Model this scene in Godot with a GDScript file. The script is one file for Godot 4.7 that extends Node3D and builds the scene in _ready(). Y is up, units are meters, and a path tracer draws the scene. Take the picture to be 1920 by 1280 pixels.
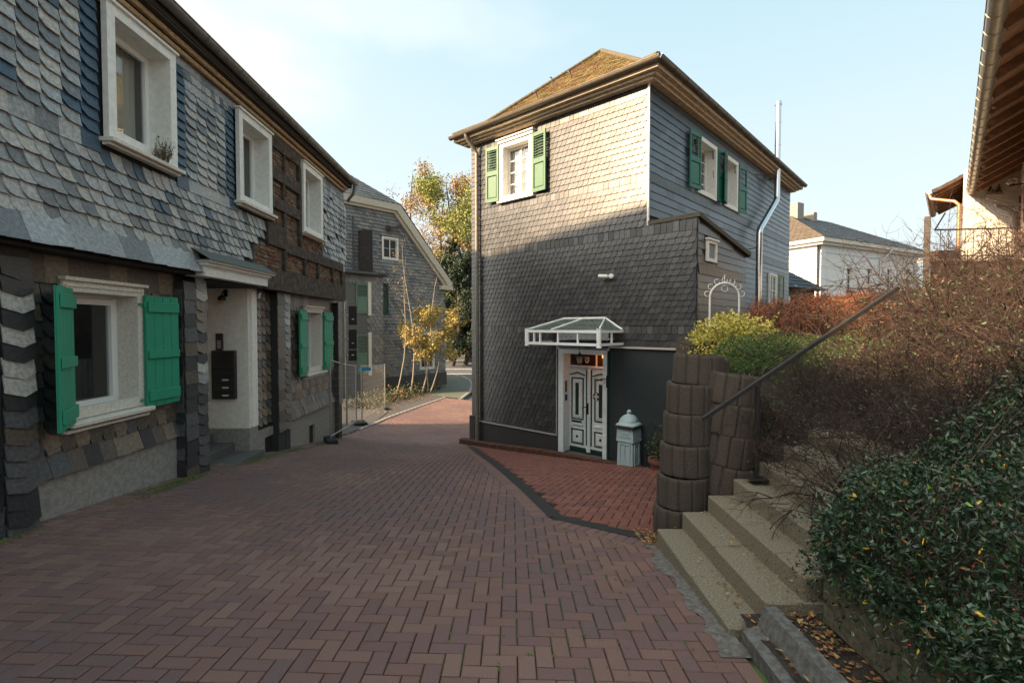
extends Node3D
# A sloping brick-paved lane between slate-clad houses, low autumn sun from behind on the left.
# World: the camera stands at the origin, y is height above the eye, -z is depth.

const F := 930.0                 # focal length in photo pixels (1920 x 1280)
const PITCH := -0.02902
var rng := RandomNumberGenerator.new()
var taken := {}
var mats := {}
var texs := {}

# ------------------------------------------------------------------ mesh builder
class B:
	var v := PackedVector3Array()
	var n := PackedVector3Array()
	var c := PackedColorArray()
	var col := Color.WHITE
	func tri(a: Vector3, b: Vector3, d: Vector3) -> void:      # counter-clockwise from the front
		var nn := (b - a).cross(d - a)
		if nn.length_squared() < 1e-16: return
		nn = nn.normalized()
		v.append(a); v.append(d); v.append(b)
		n.append(nn); n.append(nn); n.append(nn)
		c.append(col); c.append(col); c.append(col)
	func quad(a: Vector3, b: Vector3, d: Vector3, e: Vector3) -> void:
		tri(a, b, d); tri(a, d, e)
	func stri(a: Vector3, b: Vector3, d: Vector3, na: Vector3, nb: Vector3, nd: Vector3) -> void:
		v.append(a); v.append(d); v.append(b)
		n.append(na); n.append(nd); n.append(nb)
		c.append(col); c.append(col); c.append(col)
	func box(cen: Vector3, size: Vector3, bas := Basis.IDENTITY) -> void:
		var h := size * 0.5
		var p := []
		for i in 8:
			p.append(cen + bas * Vector3(h.x if i & 1 else -h.x, h.y if i & 2 else -h.y, h.z if i & 4 else -h.z))
		quad(p[4], p[5], p[7], p[6]); quad(p[1], p[0], p[2], p[3])
		quad(p[5], p[1], p[3], p[7]); quad(p[0], p[4], p[6], p[2])
		quad(p[6], p[7], p[3], p[2]); quad(p[0], p[1], p[5], p[4])
	func span(x0: float, x1: float, y0: float, y1: float, z0: float, z1: float) -> void:
		box(Vector3((x0 + x1) / 2, (y0 + y1) / 2, (z0 + z1) / 2), Vector3(x1 - x0, y1 - y0, z1 - z0))
	func bevel(cen: Vector3, size: Vector3, e: float, bas := Basis.IDENTITY) -> void:
		# a box with chamfered edges, as three crossed slabs joined by strips
		var h := size * 0.5
		var q := h - Vector3(e, e, e)
		var f := func(x, y, z): return cen + bas * Vector3(x, y, z)
		for s in [-1.0, 1.0]:
			var fl: bool = s < 0
			var fz := [f.call(-q.x, -q.y, s * h.z), f.call(q.x, -q.y, s * h.z), f.call(q.x, q.y, s * h.z), f.call(-q.x, q.y, s * h.z)]
			var fx := [f.call(s * h.x, -q.y, q.z), f.call(s * h.x, -q.y, -q.z), f.call(s * h.x, q.y, -q.z), f.call(s * h.x, q.y, q.z)]
			var fy := [f.call(-q.x, s * h.y, q.z), f.call(q.x, s * h.y, q.z), f.call(q.x, s * h.y, -q.z), f.call(-q.x, s * h.y, -q.z)]
			for a in [fz, fx, fy]:
				if fl: quad(a[3], a[2], a[1], a[0])
				else: quad(a[0], a[1], a[2], a[3])
			for t in [-1.0, 1.0]:
				var a1 = [f.call(s * q.x, -q.y, t * h.z), f.call(s * q.x, q.y, t * h.z), f.call(s * h.x, q.y, t * q.z), f.call(s * h.x, -q.y, t * q.z)]
				var a2 = [f.call(-q.x, s * q.y, t * h.z), f.call(q.x, s * q.y, t * h.z), f.call(q.x, s * h.y, t * q.z), f.call(-q.x, s * h.y, t * q.z)]
				var a3 = [f.call(s * q.x, t * h.y, -q.z), f.call(s * q.x, t * h.y, q.z), f.call(s * h.x, t * q.y, q.z), f.call(s * h.x, t * q.y, -q.z)]
				for k in 3:
					var a = [a1, a2, a3][k]
					var out: Vector3 = (a[0] + a[1] + a[2] + a[3]) / 4.0 - cen
					if (a[1] - a[0]).cross(a[2] - a[0]).dot(out) > 0: quad(a[0], a[1], a[2], a[3])
					else: quad(a[3], a[2], a[1], a[0])
				for w in [-1.0, 1.0]:
					var t0 = f.call(s * h.x, t * q.y, w * q.z); var t1 = f.call(s * q.x, t * h.y, w * q.z); var t2 = f.call(s * q.x, t * q.y, w * h.z)
					if (t1 - t0).cross(t2 - t0).dot((t0 + t1 + t2) / 3.0 - cen) > 0: tri(t0, t1, t2)
					else: tri(t0, t2, t1)
	func tube(pts: Array, rad, sides := 8, cap := true) -> void:
		var rings := []
		var nr := []
		var up := Vector3.UP
		for i in pts.size():
			var t: Vector3 = (pts[min(i + 1, pts.size() - 1)] - pts[max(i - 1, 0)]).normalized()
			if absf(t.dot(up)) > 0.95: up = Vector3.RIGHT if absf(t.x) < 0.9 else Vector3.BACK
			var s := t.cross(up).normalized()
			var u := s.cross(t).normalized()
			up = u
			var r: float = rad[i] if rad is Array else rad
			var ring := []
			var nn := []
			for k in sides:
				var a := TAU * k / sides
				var o := s * cos(a) + u * sin(a)
				ring.append(pts[i] + o * r); nn.append(o)
			rings.append(ring); nr.append(nn)
		for i in pts.size() - 1:
			for k in sides:
				var k2 := (k + 1) % sides
				stri(rings[i][k], rings[i + 1][k2], rings[i][k2], nr[i][k], nr[i + 1][k2], nr[i][k2])
				stri(rings[i][k], rings[i + 1][k], rings[i + 1][k2], nr[i][k], nr[i + 1][k], nr[i + 1][k2])
		if cap:
			for e in [0, pts.size() - 1]:
				for k in range(1, sides - 1):
					if e == 0: tri(rings[e][0], rings[e][k], rings[e][k + 1])
					else: tri(rings[e][0], rings[e][k + 1], rings[e][k])
	func prism(poly: PackedVector2Array, z0: float, z1: float, xf := Transform3D.IDENTITY) -> void:
		var idx := Geometry2D.triangulate_polygon(poly)
		var area := 0.0
		for i in poly.size():
			area += poly[i].cross(poly[(i + 1) % poly.size()])
		var pp := poly.duplicate()
		if area < 0:
			pp.reverse(); idx = Geometry2D.triangulate_polygon(pp)
		for i in range(0, idx.size(), 3):
			var a := pp[idx[i]]; var b := pp[idx[i + 1]]; var d := pp[idx[i + 2]]
			if (b - a).cross(d - a) < 0:
				var t := b; b = d; d = t
			tri(xf * Vector3(a.x, a.y, z1), xf * Vector3(b.x, b.y, z1), xf * Vector3(d.x, d.y, z1))
			tri(xf * Vector3(a.x, a.y, z0), xf * Vector3(d.x, d.y, z0), xf * Vector3(b.x, b.y, z0))
		for i in pp.size():
			var a := pp[i]; var b := pp[(i + 1) % pp.size()]
			quad(xf * Vector3(a.x, a.y, z0), xf * Vector3(b.x, b.y, z0), xf * Vector3(b.x, b.y, z1), xf * Vector3(a.x, a.y, z1))
	func lathe(prof: Array, segs: int, xf := Transform3D.IDENTITY, ripple := 0.0, nrip := 0) -> void:
		for i in prof.size() - 1:
			var p0: Vector2 = prof[i]; var p1: Vector2 = prof[i + 1]
			var pd := p1 - p0
			for k in segs:
				var q := []
				for kk in [k, k + 1]:
					var a: float = TAU * kk / segs
					var m := 1.0
					if nrip > 0: m = 1.0 - ripple * (1.0 if (kk % nrip) == 0 else 0.0)
					var dirv := Vector3(cos(a), 0, sin(a))
					q.append(xf * (dirv * p0.x * m + Vector3(0, p0.y, 0)))
					q.append(xf * (dirv * p1.x * m + Vector3(0, p1.y, 0)))
				# outward is to the right of the way up the profile
				if nrip > 0 or pd.length() < 1e-6:
					quad(q[0], q[1], q[3], q[2])
				else:
					var na := []
					for kk in [k, k + 1]:
						var a2: float = TAU * kk / segs
						na.append((xf.basis * Vector3(cos(a2) * pd.y, -pd.x, sin(a2) * pd.y)).normalized())
					stri(q[0], q[1], q[3], na[0], na[0], na[1])
					stri(q[0], q[3], q[2], na[0], na[1], na[1])
	func leaf(p: Vector3, d: Vector3, side: Vector3, ln: float, wd: float) -> void:
		var m := p + d * ln * 0.45
		var nn := side.cross(d).normalized()
		var l := m + side * wd * 0.5 + nn * wd * 0.12
		var r := m - side * wd * 0.5 + nn * wd * 0.12
		var t := p + d * ln
		tri(p, r, t); tri(p, t, l)
	func mesh() -> ArrayMesh:
		var arr := []
		arr.resize(Mesh.ARRAY_MAX)
		arr[Mesh.ARRAY_VERTEX] = v; arr[Mesh.ARRAY_NORMAL] = n; arr[Mesh.ARRAY_COLOR] = c
		var m := ArrayMesh.new()
		m.add_surface_from_arrays(Mesh.PRIMITIVE_TRIANGLES, arr)
		return m

# ------------------------------------------------------------------ camera geometry
func ray(px: float, py: float) -> Vector3:
	return Vector3((px - 960.0) / F, -(py - 640.0) / F, -1.0).rotated(Vector3.RIGHT, PITCH)
func at(px: float, py: float, d: float) -> Vector3:
	var r := ray(px, py)
	return r * (d / -r.z)
func hit(fr: Transform3D, px: float, py: float, w := 0.0) -> Vector3:      # the point of a frame's plane z = w
	var inv := fr.affine_inverse()
	var o := inv.origin; var r := inv.basis * ray(px, py)
	return o + r * ((w - o.z) / r.z)
func hitx(fr: Transform3D, px: float, py: float, xx := 0.0) -> Vector3:
	var inv := fr.affine_inverse()
	var o := inv.origin; var r := inv.basis * ray(px, py)
	return o + r * ((xx - o.x) / r.x)
const KD := [-30.0, -10.0, 0.0, 2.66, 4.6, 6.7, 8.84, 11.7, 13.5, 15.2, 22.0, 26.5, 32.0, 42.0, 80.0, 600.0]
const KV := [0.6, 1.25, 1.68, 1.82, 1.97, 2.19, 2.49, 2.97, 3.26, 3.42, 3.68, 3.77, 3.85, 3.93, 4.04, 4.2]
func lerp_tab(ks: Array, vs: Array, d: float) -> float:
	if d <= ks[0]: return vs[0]
	for i in ks.size() - 1:
		if d <= ks[i + 1]: return lerpf(vs[i], vs[i + 1], (d - ks[i]) / (ks[i + 1] - ks[i]))
	return vs[-1]
func gy(x: float, d: float) -> float:
	var a := (lerp_tab(KD, KV, d - 0.9) + 2.0 * lerp_tab(KD, KV, d) + lerp_tab(KD, KV, d + 0.9)) / 4.0
	var cr := lerp_tab([-10.0, 4.0, 12.0, 15.0, 22.0, 30.0], [0.03, 0.03, 0.06, 0.06, 0.02, 0.0], d)
	return -(a + cr * clampf(x, -6.0, 2.5))
func on_ground(px: float, py: float) -> Vector3:
	var r := ray(px, py); r /= -r.z
	var d := 1.0
	while d < 200.0 and r.y * d > gy(r.x * d, d): d *= 1.08
	var lo := d / 1.08; var hi := d
	for k in 16:
		d = (lo + hi) / 2
		if r.y * d > gy(r.x * d, d): lo = d
		else: hi = d
	return Vector3(r.x * hi, gy(r.x * hi, hi), -hi)
func gbasis(x: float, d: float, turn := 0.0) -> Basis:
	var px := Vector3(0.2, gy(x + 0.1, d) - gy(x - 0.1, d), 0)
	var pz := Vector3(0, gy(x, d - 0.1) - gy(x, d + 0.1), 0.2)
	var up := pz.cross(px).normalized()
	var xx := px.normalized()
	return Basis(xx, up, xx.cross(up)) * Basis(Vector3.UP, turn)

# ------------------------------------------------------------------ scene helpers
func numbered(nm: String) -> String:
	var k: int = taken.get(nm, 0)
	taken[nm] = k + 1
	return nm if k == 0 else "%s_%03d" % [nm, k]
func thing(called: String, label: String, category: String, base: Vector3, group := "", turn := 0.0) -> Node3D:
	var o := Node3D.new()
	o.name = numbered(called)
	add_child(o, true)
	o.position = base; o.rotation.y = turn
	o.set_meta("label", label); o.set_meta("category", category)
	if group != "": o.set_meta("group", group)
	return o
func part(parent: Node, called: String, b: B, m: Material, fr := Transform3D.IDENTITY, kind := "") -> MeshInstance3D:
	return part_mesh(parent, called, b.mesh(), m, fr, kind)
func part_mesh(parent: Node, called: String, mesh: Mesh, m: Material, fr := Transform3D.IDENTITY, kind := "") -> MeshInstance3D:
	var o := MeshInstance3D.new()
	o.mesh = mesh
	o.material_override = m
	o.name = called
	parent.add_child(o, true)
	o.global_transform = fr
	if kind != "": o.set_meta("kind", kind)
	return o
func solo(called: String, b: B, m: Material, label: String, category: String, group := "", kind := "", fr := Transform3D.IDENTITY) -> MeshInstance3D:
	var o := part(self, numbered(called), b, m, fr, kind)
	if label != "": o.set_meta("label", label)
	if category != "": o.set_meta("category", category)
	if group != "": o.set_meta("group", group)
	return o
func structure(called: String, b: B, m: Material) -> MeshInstance3D:
	return solo(called, b, m, "", "", "", "structure")
func lin(r: float, g: float, b: float) -> Color: return Color(r, g, b)

# ------------------------------------------------------------------ materials
func grain(key: String, freq: float, lo: float, hi: float, sd: int, kind := FastNoiseLite.TYPE_SIMPLEX_SMOOTH, oct := 5, size := 512) -> ImageTexture:
	if texs.has(key): return texs[key]
	var nz := FastNoiseLite.new()
	nz.noise_type = kind; nz.frequency = freq; nz.seed = sd; nz.fractal_octaves = oct; nz.fractal_gain = 0.68
	var im := nz.get_seamless_image(size, size)
	im.convert(Image.FORMAT_RGB8)
	var out := Image.create(size, size, true, Image.FORMAT_RGB8)
	for y in size:
		for x in size:
			var g := lerpf(lo, hi, im.get_pixel(x, y).r)
			out.set_pixel(x, y, Color(g, g, g))
	out.generate_mipmaps()
	texs[key] = ImageTexture.create_from_image(out)
	return texs[key]
func bump(key: String, freq: float, strength: float, sd: int, kind := FastNoiseLite.TYPE_SIMPLEX_SMOOTH, oct := 5, size := 512) -> ImageTexture:
	if texs.has(key): return texs[key]
	var nz := FastNoiseLite.new()
	nz.noise_type = kind; nz.frequency = freq; nz.seed = sd; nz.fractal_octaves = oct
	var im := nz.get_seamless_image(size, size)
	im.convert(Image.FORMAT_RGBA8)
	im.bump_map_to_normal_map(strength)
	im.generate_mipmaps()
	texs[key] = ImageTexture.create_from_image(im)
	return texs[key]
# base is linear; tex multiplies it; scale is texture repeats per metre
func mat(key: String, base: Color, rough := 0.8, tex: Texture2D = null, sc := 1.0, nrm: Texture2D = null, nd := 1.0, metal := 0.0, vc := false) -> StandardMaterial3D:
	if mats.has(key): return mats[key]
	var m := StandardMaterial3D.new()
	m.albedo_color = base.linear_to_srgb()
	m.roughness = rough; m.metallic = metal
	if tex: m.albedo_texture = tex
	if nrm:
		m.normal_enabled = true; m.normal_texture = nrm; m.normal_scale = nd
	if tex or nrm:
		m.uv1_triplanar = true; m.uv1_world_triplanar = true
		m.uv1_scale = Vector3(sc, sc, sc)
	if vc: m.vertex_color_use_as_albedo = true
	mats[key] = m
	return m
func glass_mat(key: String, tint: Color, alpha: float, rough := 0.03) -> StandardMaterial3D:
	if mats.has(key): return mats[key]
	var m := StandardMaterial3D.new()
	m.albedo_color = Color(tint.r, tint.g, tint.b, alpha)
	m.transparency = BaseMaterial3D.TRANSPARENCY_ALPHA
	m.roughness = rough; m.metallic_specular = 0.9
	mats[key] = m
	return m

# ------------------------------------------------------------------ alike pieces: the nearest `limit` in view as parts, the rest joined
# list entries: [template (ArrayMesh), Transform3D (global), tone index]
func in_view(p: Vector3) -> bool:
	if p.z > -0.6: return false
	var q := p.rotated(Vector3.RIGHT, -PITCH)
	var sx := q.x / -q.z * F; var sy := q.y / -q.z * F
	return absf(sx) < 975.0 and absf(sy) < 655.0
func pieces(parent: Node, called: String, joined: String, list: Array, tones: Array, limit: int, family: String, rough: float, tex: Texture2D, sc: float, nrm: Texture2D, nd: float) -> void:
	var near := []
	for i in list.size():
		var p: Vector3 = list[i][1].origin
		if in_view(p): near.append([p.length_squared(), i])
	near.sort_custom(func(a, b): return a[0] < b[0])
	var chosen := {}
	for k in mini(limit, near.size()): chosen[near[k][1]] = true
	var v := PackedVector3Array(); var n := PackedVector3Array(); var c := PackedColorArray()
	var cache := {}
	for i in list.size():
		var e = list[i]
		if chosen.has(i):
			var t: int = e[2]
			part_mesh(parent, called, e[0], mat("%s_%d" % [family, t], tones[t], rough, tex, sc, nrm, nd), e[1])
		else:
			if not cache.has(e[0]):
				var ar = e[0].surface_get_arrays(0)
				cache[e[0]] = [ar[Mesh.ARRAY_VERTEX], ar[Mesh.ARRAY_NORMAL]]
			var ca = cache[e[0]]
			var xf: Transform3D = e[1]
			v.append_array(xf * (ca[0] as PackedVector3Array))
			n.append_array(Transform3D(xf.basis, Vector3.ZERO) * (ca[1] as PackedVector3Array))
			var cc := PackedColorArray(); cc.resize(ca[0].size()); cc.fill(tones[e[2]])
			c.append_array(cc)
	if v.size() > 0:
		var b := B.new()
		b.v = v; b.n = n; b.c = c
		part(parent, joined, b, mat(family + "_joined", Color.WHITE, rough, tex, sc, nrm, nd, 0.0, true), Transform3D.IDENTITY, "stuff")

# a thin plate with the given outline (counter-clockwise, metres), lower edge lifted off the wall
func plate(poly: PackedVector2Array, h: float, lift := 0.016, side := 0.0, thick := 0.008, w := 1.0) -> ArrayMesh:
	var b := B.new()
	var zz := func(p: Vector2): return 0.003 + lift * clampf(1.0 - p.y / h, 0.0, 1.0) + side * p.x / w
	var idx := Geometry2D.triangulate_polygon(poly)
	for i in range(0, idx.size(), 3):
		var a := poly[idx[i]]; var d := poly[idx[i + 1]]; var e := poly[idx[i + 2]]
		if (d - a).cross(e - a) < 0:
			var t := d; d = e; e = t
		b.tri(Vector3(a.x, a.y, zz.call(a)), Vector3(d.x, d.y, zz.call(d)), Vector3(e.x, e.y, zz.call(e)))
	for i in poly.size():
		var a := poly[i]; var d := poly[(i + 1) % poly.size()]
		if a.y > h * 0.97 and d.y > h * 0.97: continue
		var za: float = zz.call(a); var zd: float = zz.call(d)
		b.quad(Vector3(a.x, a.y, za - thick), Vector3(d.x, d.y, zd - thick), Vector3(d.x, d.y, zd), Vector3(a.x, a.y, za))
	return b.mesh()
func scale_plate(w: float, ex: float, mirror: bool, lift := 0.024, thick := 0.012) -> ArrayMesh:
	# a slate with one rounded lower corner; covers ex of height and overlaps above and to the side
	var h := ex * 1.35
	var ww := w * 1.3
	var pts := PackedVector2Array([Vector2(0, 0.02 * ex), Vector2(ww * 0.5, 0), Vector2(ww * 0.72, ex * 0.10), Vector2(ww * 0.88, ex * 0.30), Vector2(ww * 0.97, ex * 0.62), Vector2(ww, ex * 1.0), Vector2(ww, h), Vector2(0, h)])
	var sd := 0.006
	if mirror:
		var q := PackedVector2Array()
		for i in pts.size(): q.append(Vector2(w - pts[pts.size() - 1 - i].x, pts[pts.size() - 1 - i].y))
		return plate(q, h, lift, -sd * 1.5, thick, w)
	return plate(pts, h, lift, sd, thick, w)
func holed_wall(b: B, x0: float, x1: float, y0: float, y1: float, holes: Array, z: float, thick: float) -> void:
	var xs := [x0, x1]; var ys := [y0, y1]
	for hl in holes:
		xs.append(hl[0]); xs.append(hl[1]); ys.append(hl[2]); ys.append(hl[3])
	xs.sort(); ys.sort()
	for i in xs.size() - 1:
		for j in ys.size() - 1:
			if xs[i + 1] - xs[i] < 1e-5 or ys[j + 1] - ys[j] < 1e-5: continue
			var cx: float = (xs[i] + xs[i + 1]) / 2; var cy: float = (ys[j] + ys[j + 1]) / 2
			if cx < x0 or cx > x1 or cy < y0 or cy > y1: continue
			var inside := false
			for hl in holes:
				if cx > hl[0] and cx < hl[1] and cy > hl[2] and cy < hl[3]: inside = true
			if inside: continue
			for zz in [z, z - thick]:
				var a := Vector3(xs[i], ys[j], zz); var d := Vector3(xs[i + 1], ys[j], zz)
				var e := Vector3(xs[i + 1], ys[j + 1], zz); var f := Vector3(xs[i], ys[j + 1], zz)
				if zz == z: b.quad(a, d, e, f)
				else: b.quad(d, a, f, e)
	for hl in holes:
		var p := [Vector3(hl[0], hl[2], z), Vector3(hl[1], hl[2], z), Vector3(hl[1], hl[3], z), Vector3(hl[0], hl[3], z)]
		for k in 4:
			var a: Vector3 = p[k]; var d: Vector3 = p[(k + 1) % 4]
			b.quad(d, a, a - Vector3(0, 0, thick), d - Vector3(0, 0, thick))
# a picture-frame of four boards
func frame_boards(b: B, x0: float, x1: float, y0: float, y1: float, w: float, z0: float, z1: float, wb := -1.0) -> void:
	if wb < 0: wb = w
	b.span(x0, x0 + w, y0, y1, z0, z1); b.span(x1 - w, x1, y0, y1, z0, z1)
	b.span(x0 + w, x1 - w, y1 - w, y1, z0, z1 - 0.002); b.span(x0 + w, x1 - w, y0, y0 + wb, z0, z1 - 0.002)
func half_pipe(b: B, p0: Vector3, p1: Vector3, r: float, sides := 10) -> void:
	var t := (p1 - p0).normalized()
	var s := t.cross(Vector3.UP).normalized()
	var u := s.cross(t)
	for k in sides:
		var a0 := PI + PI * k / sides; var a1 := PI + PI * (k + 1) / sides
		var o0 := s * cos(a0) + u * sin(a0); var o1 := s * cos(a1) + u * sin(a1)
		b.stri(p0 + o0 * r, p1 + o0 * r, p1 + o1 * r, o0, o0, o1)
		b.stri(p0 + o0 * r, p1 + o1 * r, p0 + o1 * r, o0, o1, o1)
		var i0 := o0 * (r - 0.004); var i1 := o1 * (r - 0.004)
		b.stri(p0 + i0, p1 + i1, p1 + i0, -o0, -o1, -o0)
		b.stri(p0 + i0, p0 + i1, p1 + i1, -o0, -o1, -o1)
	b.tube([p0 + s * r, p1 + s * r], 0.010, 6); b.tube([p0 - s * r, p1 - s * r], 0.006, 6)
# roof courses between a lower edge p0-p1 and an upper edge t0-t1
func tile_rows(b: B, p0: Vector3, p1: Vector3, t0: Vector3, t1: Vector3, rows: int, tw: float, tones: Array, lift := 0.03) -> void:
	var nrm := (p1 - p0).cross(t0 - p0 + t1 - p1).normalized()
	for r in rows:
		var f0 := float(r) / rows; var f1 := float(r + 1.25) / rows
		var a := p0.lerp(t0, f0); var e := p1.lerp(t1, f0)
		var c2 := p0.lerp(t0, minf(f1, 1.0)); var d2 := p1.lerp(t1, minf(f1, 1.0))
		var ln := a.distance_to(e)
		var nt := maxi(1, int(round(ln / tw)))
		var off := 0.5 if r % 2 else 0.0
		for k in range(0, nt + 1):
			var s0 := clampf((k - off) / nt, 0.0, 1.0); var s1 := clampf((k + 1 - off) / nt, 0.0, 1.0)
			if s1 - s0 < 0.001: continue
			var g := (s1 - s0) * 0.03
			b.col = tones[rng.randi() % tones.size()]
			var l := lift * rng.randf_range(0.8, 1.25)
			var q0 := a.lerp(e, s0 + g) + nrm * l; var q1 := a.lerp(e, s1 - g) + nrm * l
			var q2 := c2.lerp(d2, s1 - g) + nrm * 0.006; var q3 := c2.lerp(d2, s0 + g) + nrm * 0.006
			b.quad(q0, q1, q2, q3)
			b.quad(q0 - nrm * 0.02, q1 - nrm * 0.02, q1, q0)
	b.col = Color.WHITE

# ------------------------------------------------------------------ the scene
var LF: Transform3D      # left house: x along the facade (depth), y up, z towards the street
var RF: Transform3D      # corner house: x to the right along the door front, z outwards
var RS: Transform3D      # its long side: x receding, z outwards
var GF: Transform3D      # far gable house
var SUN := Vector3(-0.86, 0.5, 0.36).normalized()

func _ready() -> void:
	rng.seed = 4711
	LF = Transform3D(Basis(Vector3.UP, PI / 2 + atan(0.0161)), Vector3(-4.4, 0, 0))
	RF = Transform3D(Basis(Vector3.UP, -atan2(0.674, 0.739)), Vector3(2.727, 0, -10.0))
	RS = Transform3D(RF.basis * Basis(Vector3.UP, PI / 2), RF.origin)
	var go := at(835, 613, 33.0)
	GF = Transform3D(Basis(Vector3.UP, atan2(0.742, 0.670)), Vector3(go.x, 0, go.z))
	light_and_camera()
	ground()
	left_house()
	left_details()
	corner_house()
	corner_details()
	gable_house()
	right_bank()
	right_houses()
	fence_and_signs()
	plants()
	background()

func light_and_camera() -> void:
	var cam := Camera3D.new()
	cam.name = "camera"
	cam.fov = 69.06; cam.near = 0.05; cam.far = 1500.0
	cam.rotation.x = PITCH
	add_child(cam)
	cam.current = true
	var env := Environment.new()
	env.background_mode = Environment.BG_SKY
	env.tonemap_mode = Environment.TONE_MAPPER_LINEAR
	env.tonemap_exposure = 3.2
	env.sdfgi_enabled = true; env.ssao_enabled = true; env.ssil_enabled = true
	var sky := Sky.new()
	var pan := PanoramaSkyMaterial.new()
	pan.panorama = ImageTexture.create_from_image(sky_image())
	sky.sky_material = pan
	env.sky = sky
	env.background_energy_multiplier = 1.0
	var we := WorldEnvironment.new()
	we.name = "world_environment"
	we.environment = env
	add_child(we)
	var sun := DirectionalLight3D.new()
	sun.name = "sun"
	sun.light_energy = 1.6
	sun.light_color = Color(1.0, 0.86, 0.68)
	sun.light_angular_distance = 1.5
	sun.shadow_enabled = true
	sun.basis = Basis.looking_at(-SUN, Vector3.UP)
	add_child(sun)

func sky_image() -> Image:
	# pale autumn sky: blue overhead, milky towards the horizon and round the sun's side, with thin veils of cloud
	var w := 1024; var h := 512
	var im := Image.create(w, h, false, Image.FORMAT_RGBF)
	var nz := FastNoiseLite.new()
	nz.noise_type = FastNoiseLite.TYPE_SIMPLEX_SMOOTH; nz.frequency = 1.6; nz.fractal_octaves = 5; nz.seed = 12
	for y in h:
		var el := PI / 2 - PI * (y + 0.5) / h
		for x in w:
			var az := TAU * (x + 0.5) / w          # 0 is straight ahead (-z), growing to the right
			var d := Vector3(sin(az) * cos(el), sin(el), -cos(az) * cos(el))
			var t := clampf(d.y, 0.0, 1.0)
			var c := Color(0.80, 0.90, 0.92).lerp(Color(0.40, 0.66, 0.79), smoothstep(0.0, 0.8, t))
			var th := acos(clampf(d.dot(SUN), -1.0, 1.0))
			var f := nz.get_noise_3d(d.x * 1.2, d.y * 3.4, d.z * 1.2) * 0.5 + 0.5
			var near_sun := exp(-pow(th / 0.95, 2.0))
			var veil := clampf(near_sun * 1.35 + smoothstep(0.45, 0.8, f) * 0.55 * smoothstep(2.2, 1.0, th), 0.0, 1.0)
			c = c.lerp(Color(0.97, 0.98, 0.96), veil)
			var glow := 5.5 * exp(-pow(th / 0.45, 2.0)) + 1.3 * exp(-pow(th / 0.72, 2.0))     # hazy brightness round the sun
			c = Color(c.r + glow, c.g + glow * 0.94, c.b + glow * 0.84)
			c = Color(c.r / 2.75, c.g / 2.75, c.b / 2.75)
			if d.y < 0.0: c = c.lerp(Color(0.08, 0.075, 0.07), smoothstep(0.0, 0.08, -d.y))
			im.set_pixel(x, y, c)
	return im

# ------------------------------------------------------------------ ground, lane and yard
func sheet(poly: PackedVector2Array, dy: float, cell: float) -> B:
	# a sheet over a polygon of (x, depth), draped on the ground
	var b := B.new()
	var r := Rect2(poly[0], Vector2.ZERO)
	for p in poly: r = r.expand(p)
	var nx := int(ceil(r.size.x / cell)); var ny := int(ceil(r.size.y / cell))
	for i in nx:
		for j in ny:
			var q := PackedVector2Array([r.position + Vector2(i, j) * cell, r.position + Vector2(i + 1, j) * cell, r.position + Vector2(i + 1, j + 1) * cell, r.position + Vector2(i, j + 1) * cell])
			for pc in Geometry2D.intersect_polygons(q, poly):
				var idx := Geometry2D.triangulate_polygon(pc)
				for k in range(0, idx.size(), 3):
					var t := []
					for m in 3:
						var p: Vector2 = pc[idx[k + m]]
						t.append(Vector3(p.x, gy(p.x, p.y) + dy, -p.y))
					if (t[1] - t[0]).cross(t[2] - t[0]).y < 0: b.tri(t[0], t[2], t[1])
					else: b.tri(t[0], t[1], t[2])
	return b
var lane_poly: PackedVector2Array
var yard_poly: PackedVector2Array
var strip_pts := []
func flat(p: Vector3) -> Vector2: return Vector2(p.x, -p.z)
func paver_mesh(l: float, w: float) -> ArrayMesh:
	var b := B.new()
	var e := 0.006
	var hx := l / 2 - 0.0034; var hz := w / 2 - 0.0034
	var t := [Vector3(-hx + e, 0, hz - e), Vector3(hx - e, 0, hz - e), Vector3(hx - e, 0, -hz + e), Vector3(-hx + e, 0, -hz + e)]
	var m := [Vector3(-hx, -e * 0.8, hz), Vector3(hx, -e * 0.8, hz), Vector3(hx, -e * 0.8, -hz), Vector3(-hx, -e * 0.8, -hz)]
	b.quad(t[0], t[1], t[2], t[3])
	for k in 4:
		var k2 := (k + 1) % 4
		b.quad(m[k], m[k2], t[k2], t[k])
		b.quad(m[k] - Vector3(0, 0.03, 0), m[k2] - Vector3(0, 0.03, 0), m[k2], m[k])
	return b.mesh()
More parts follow.
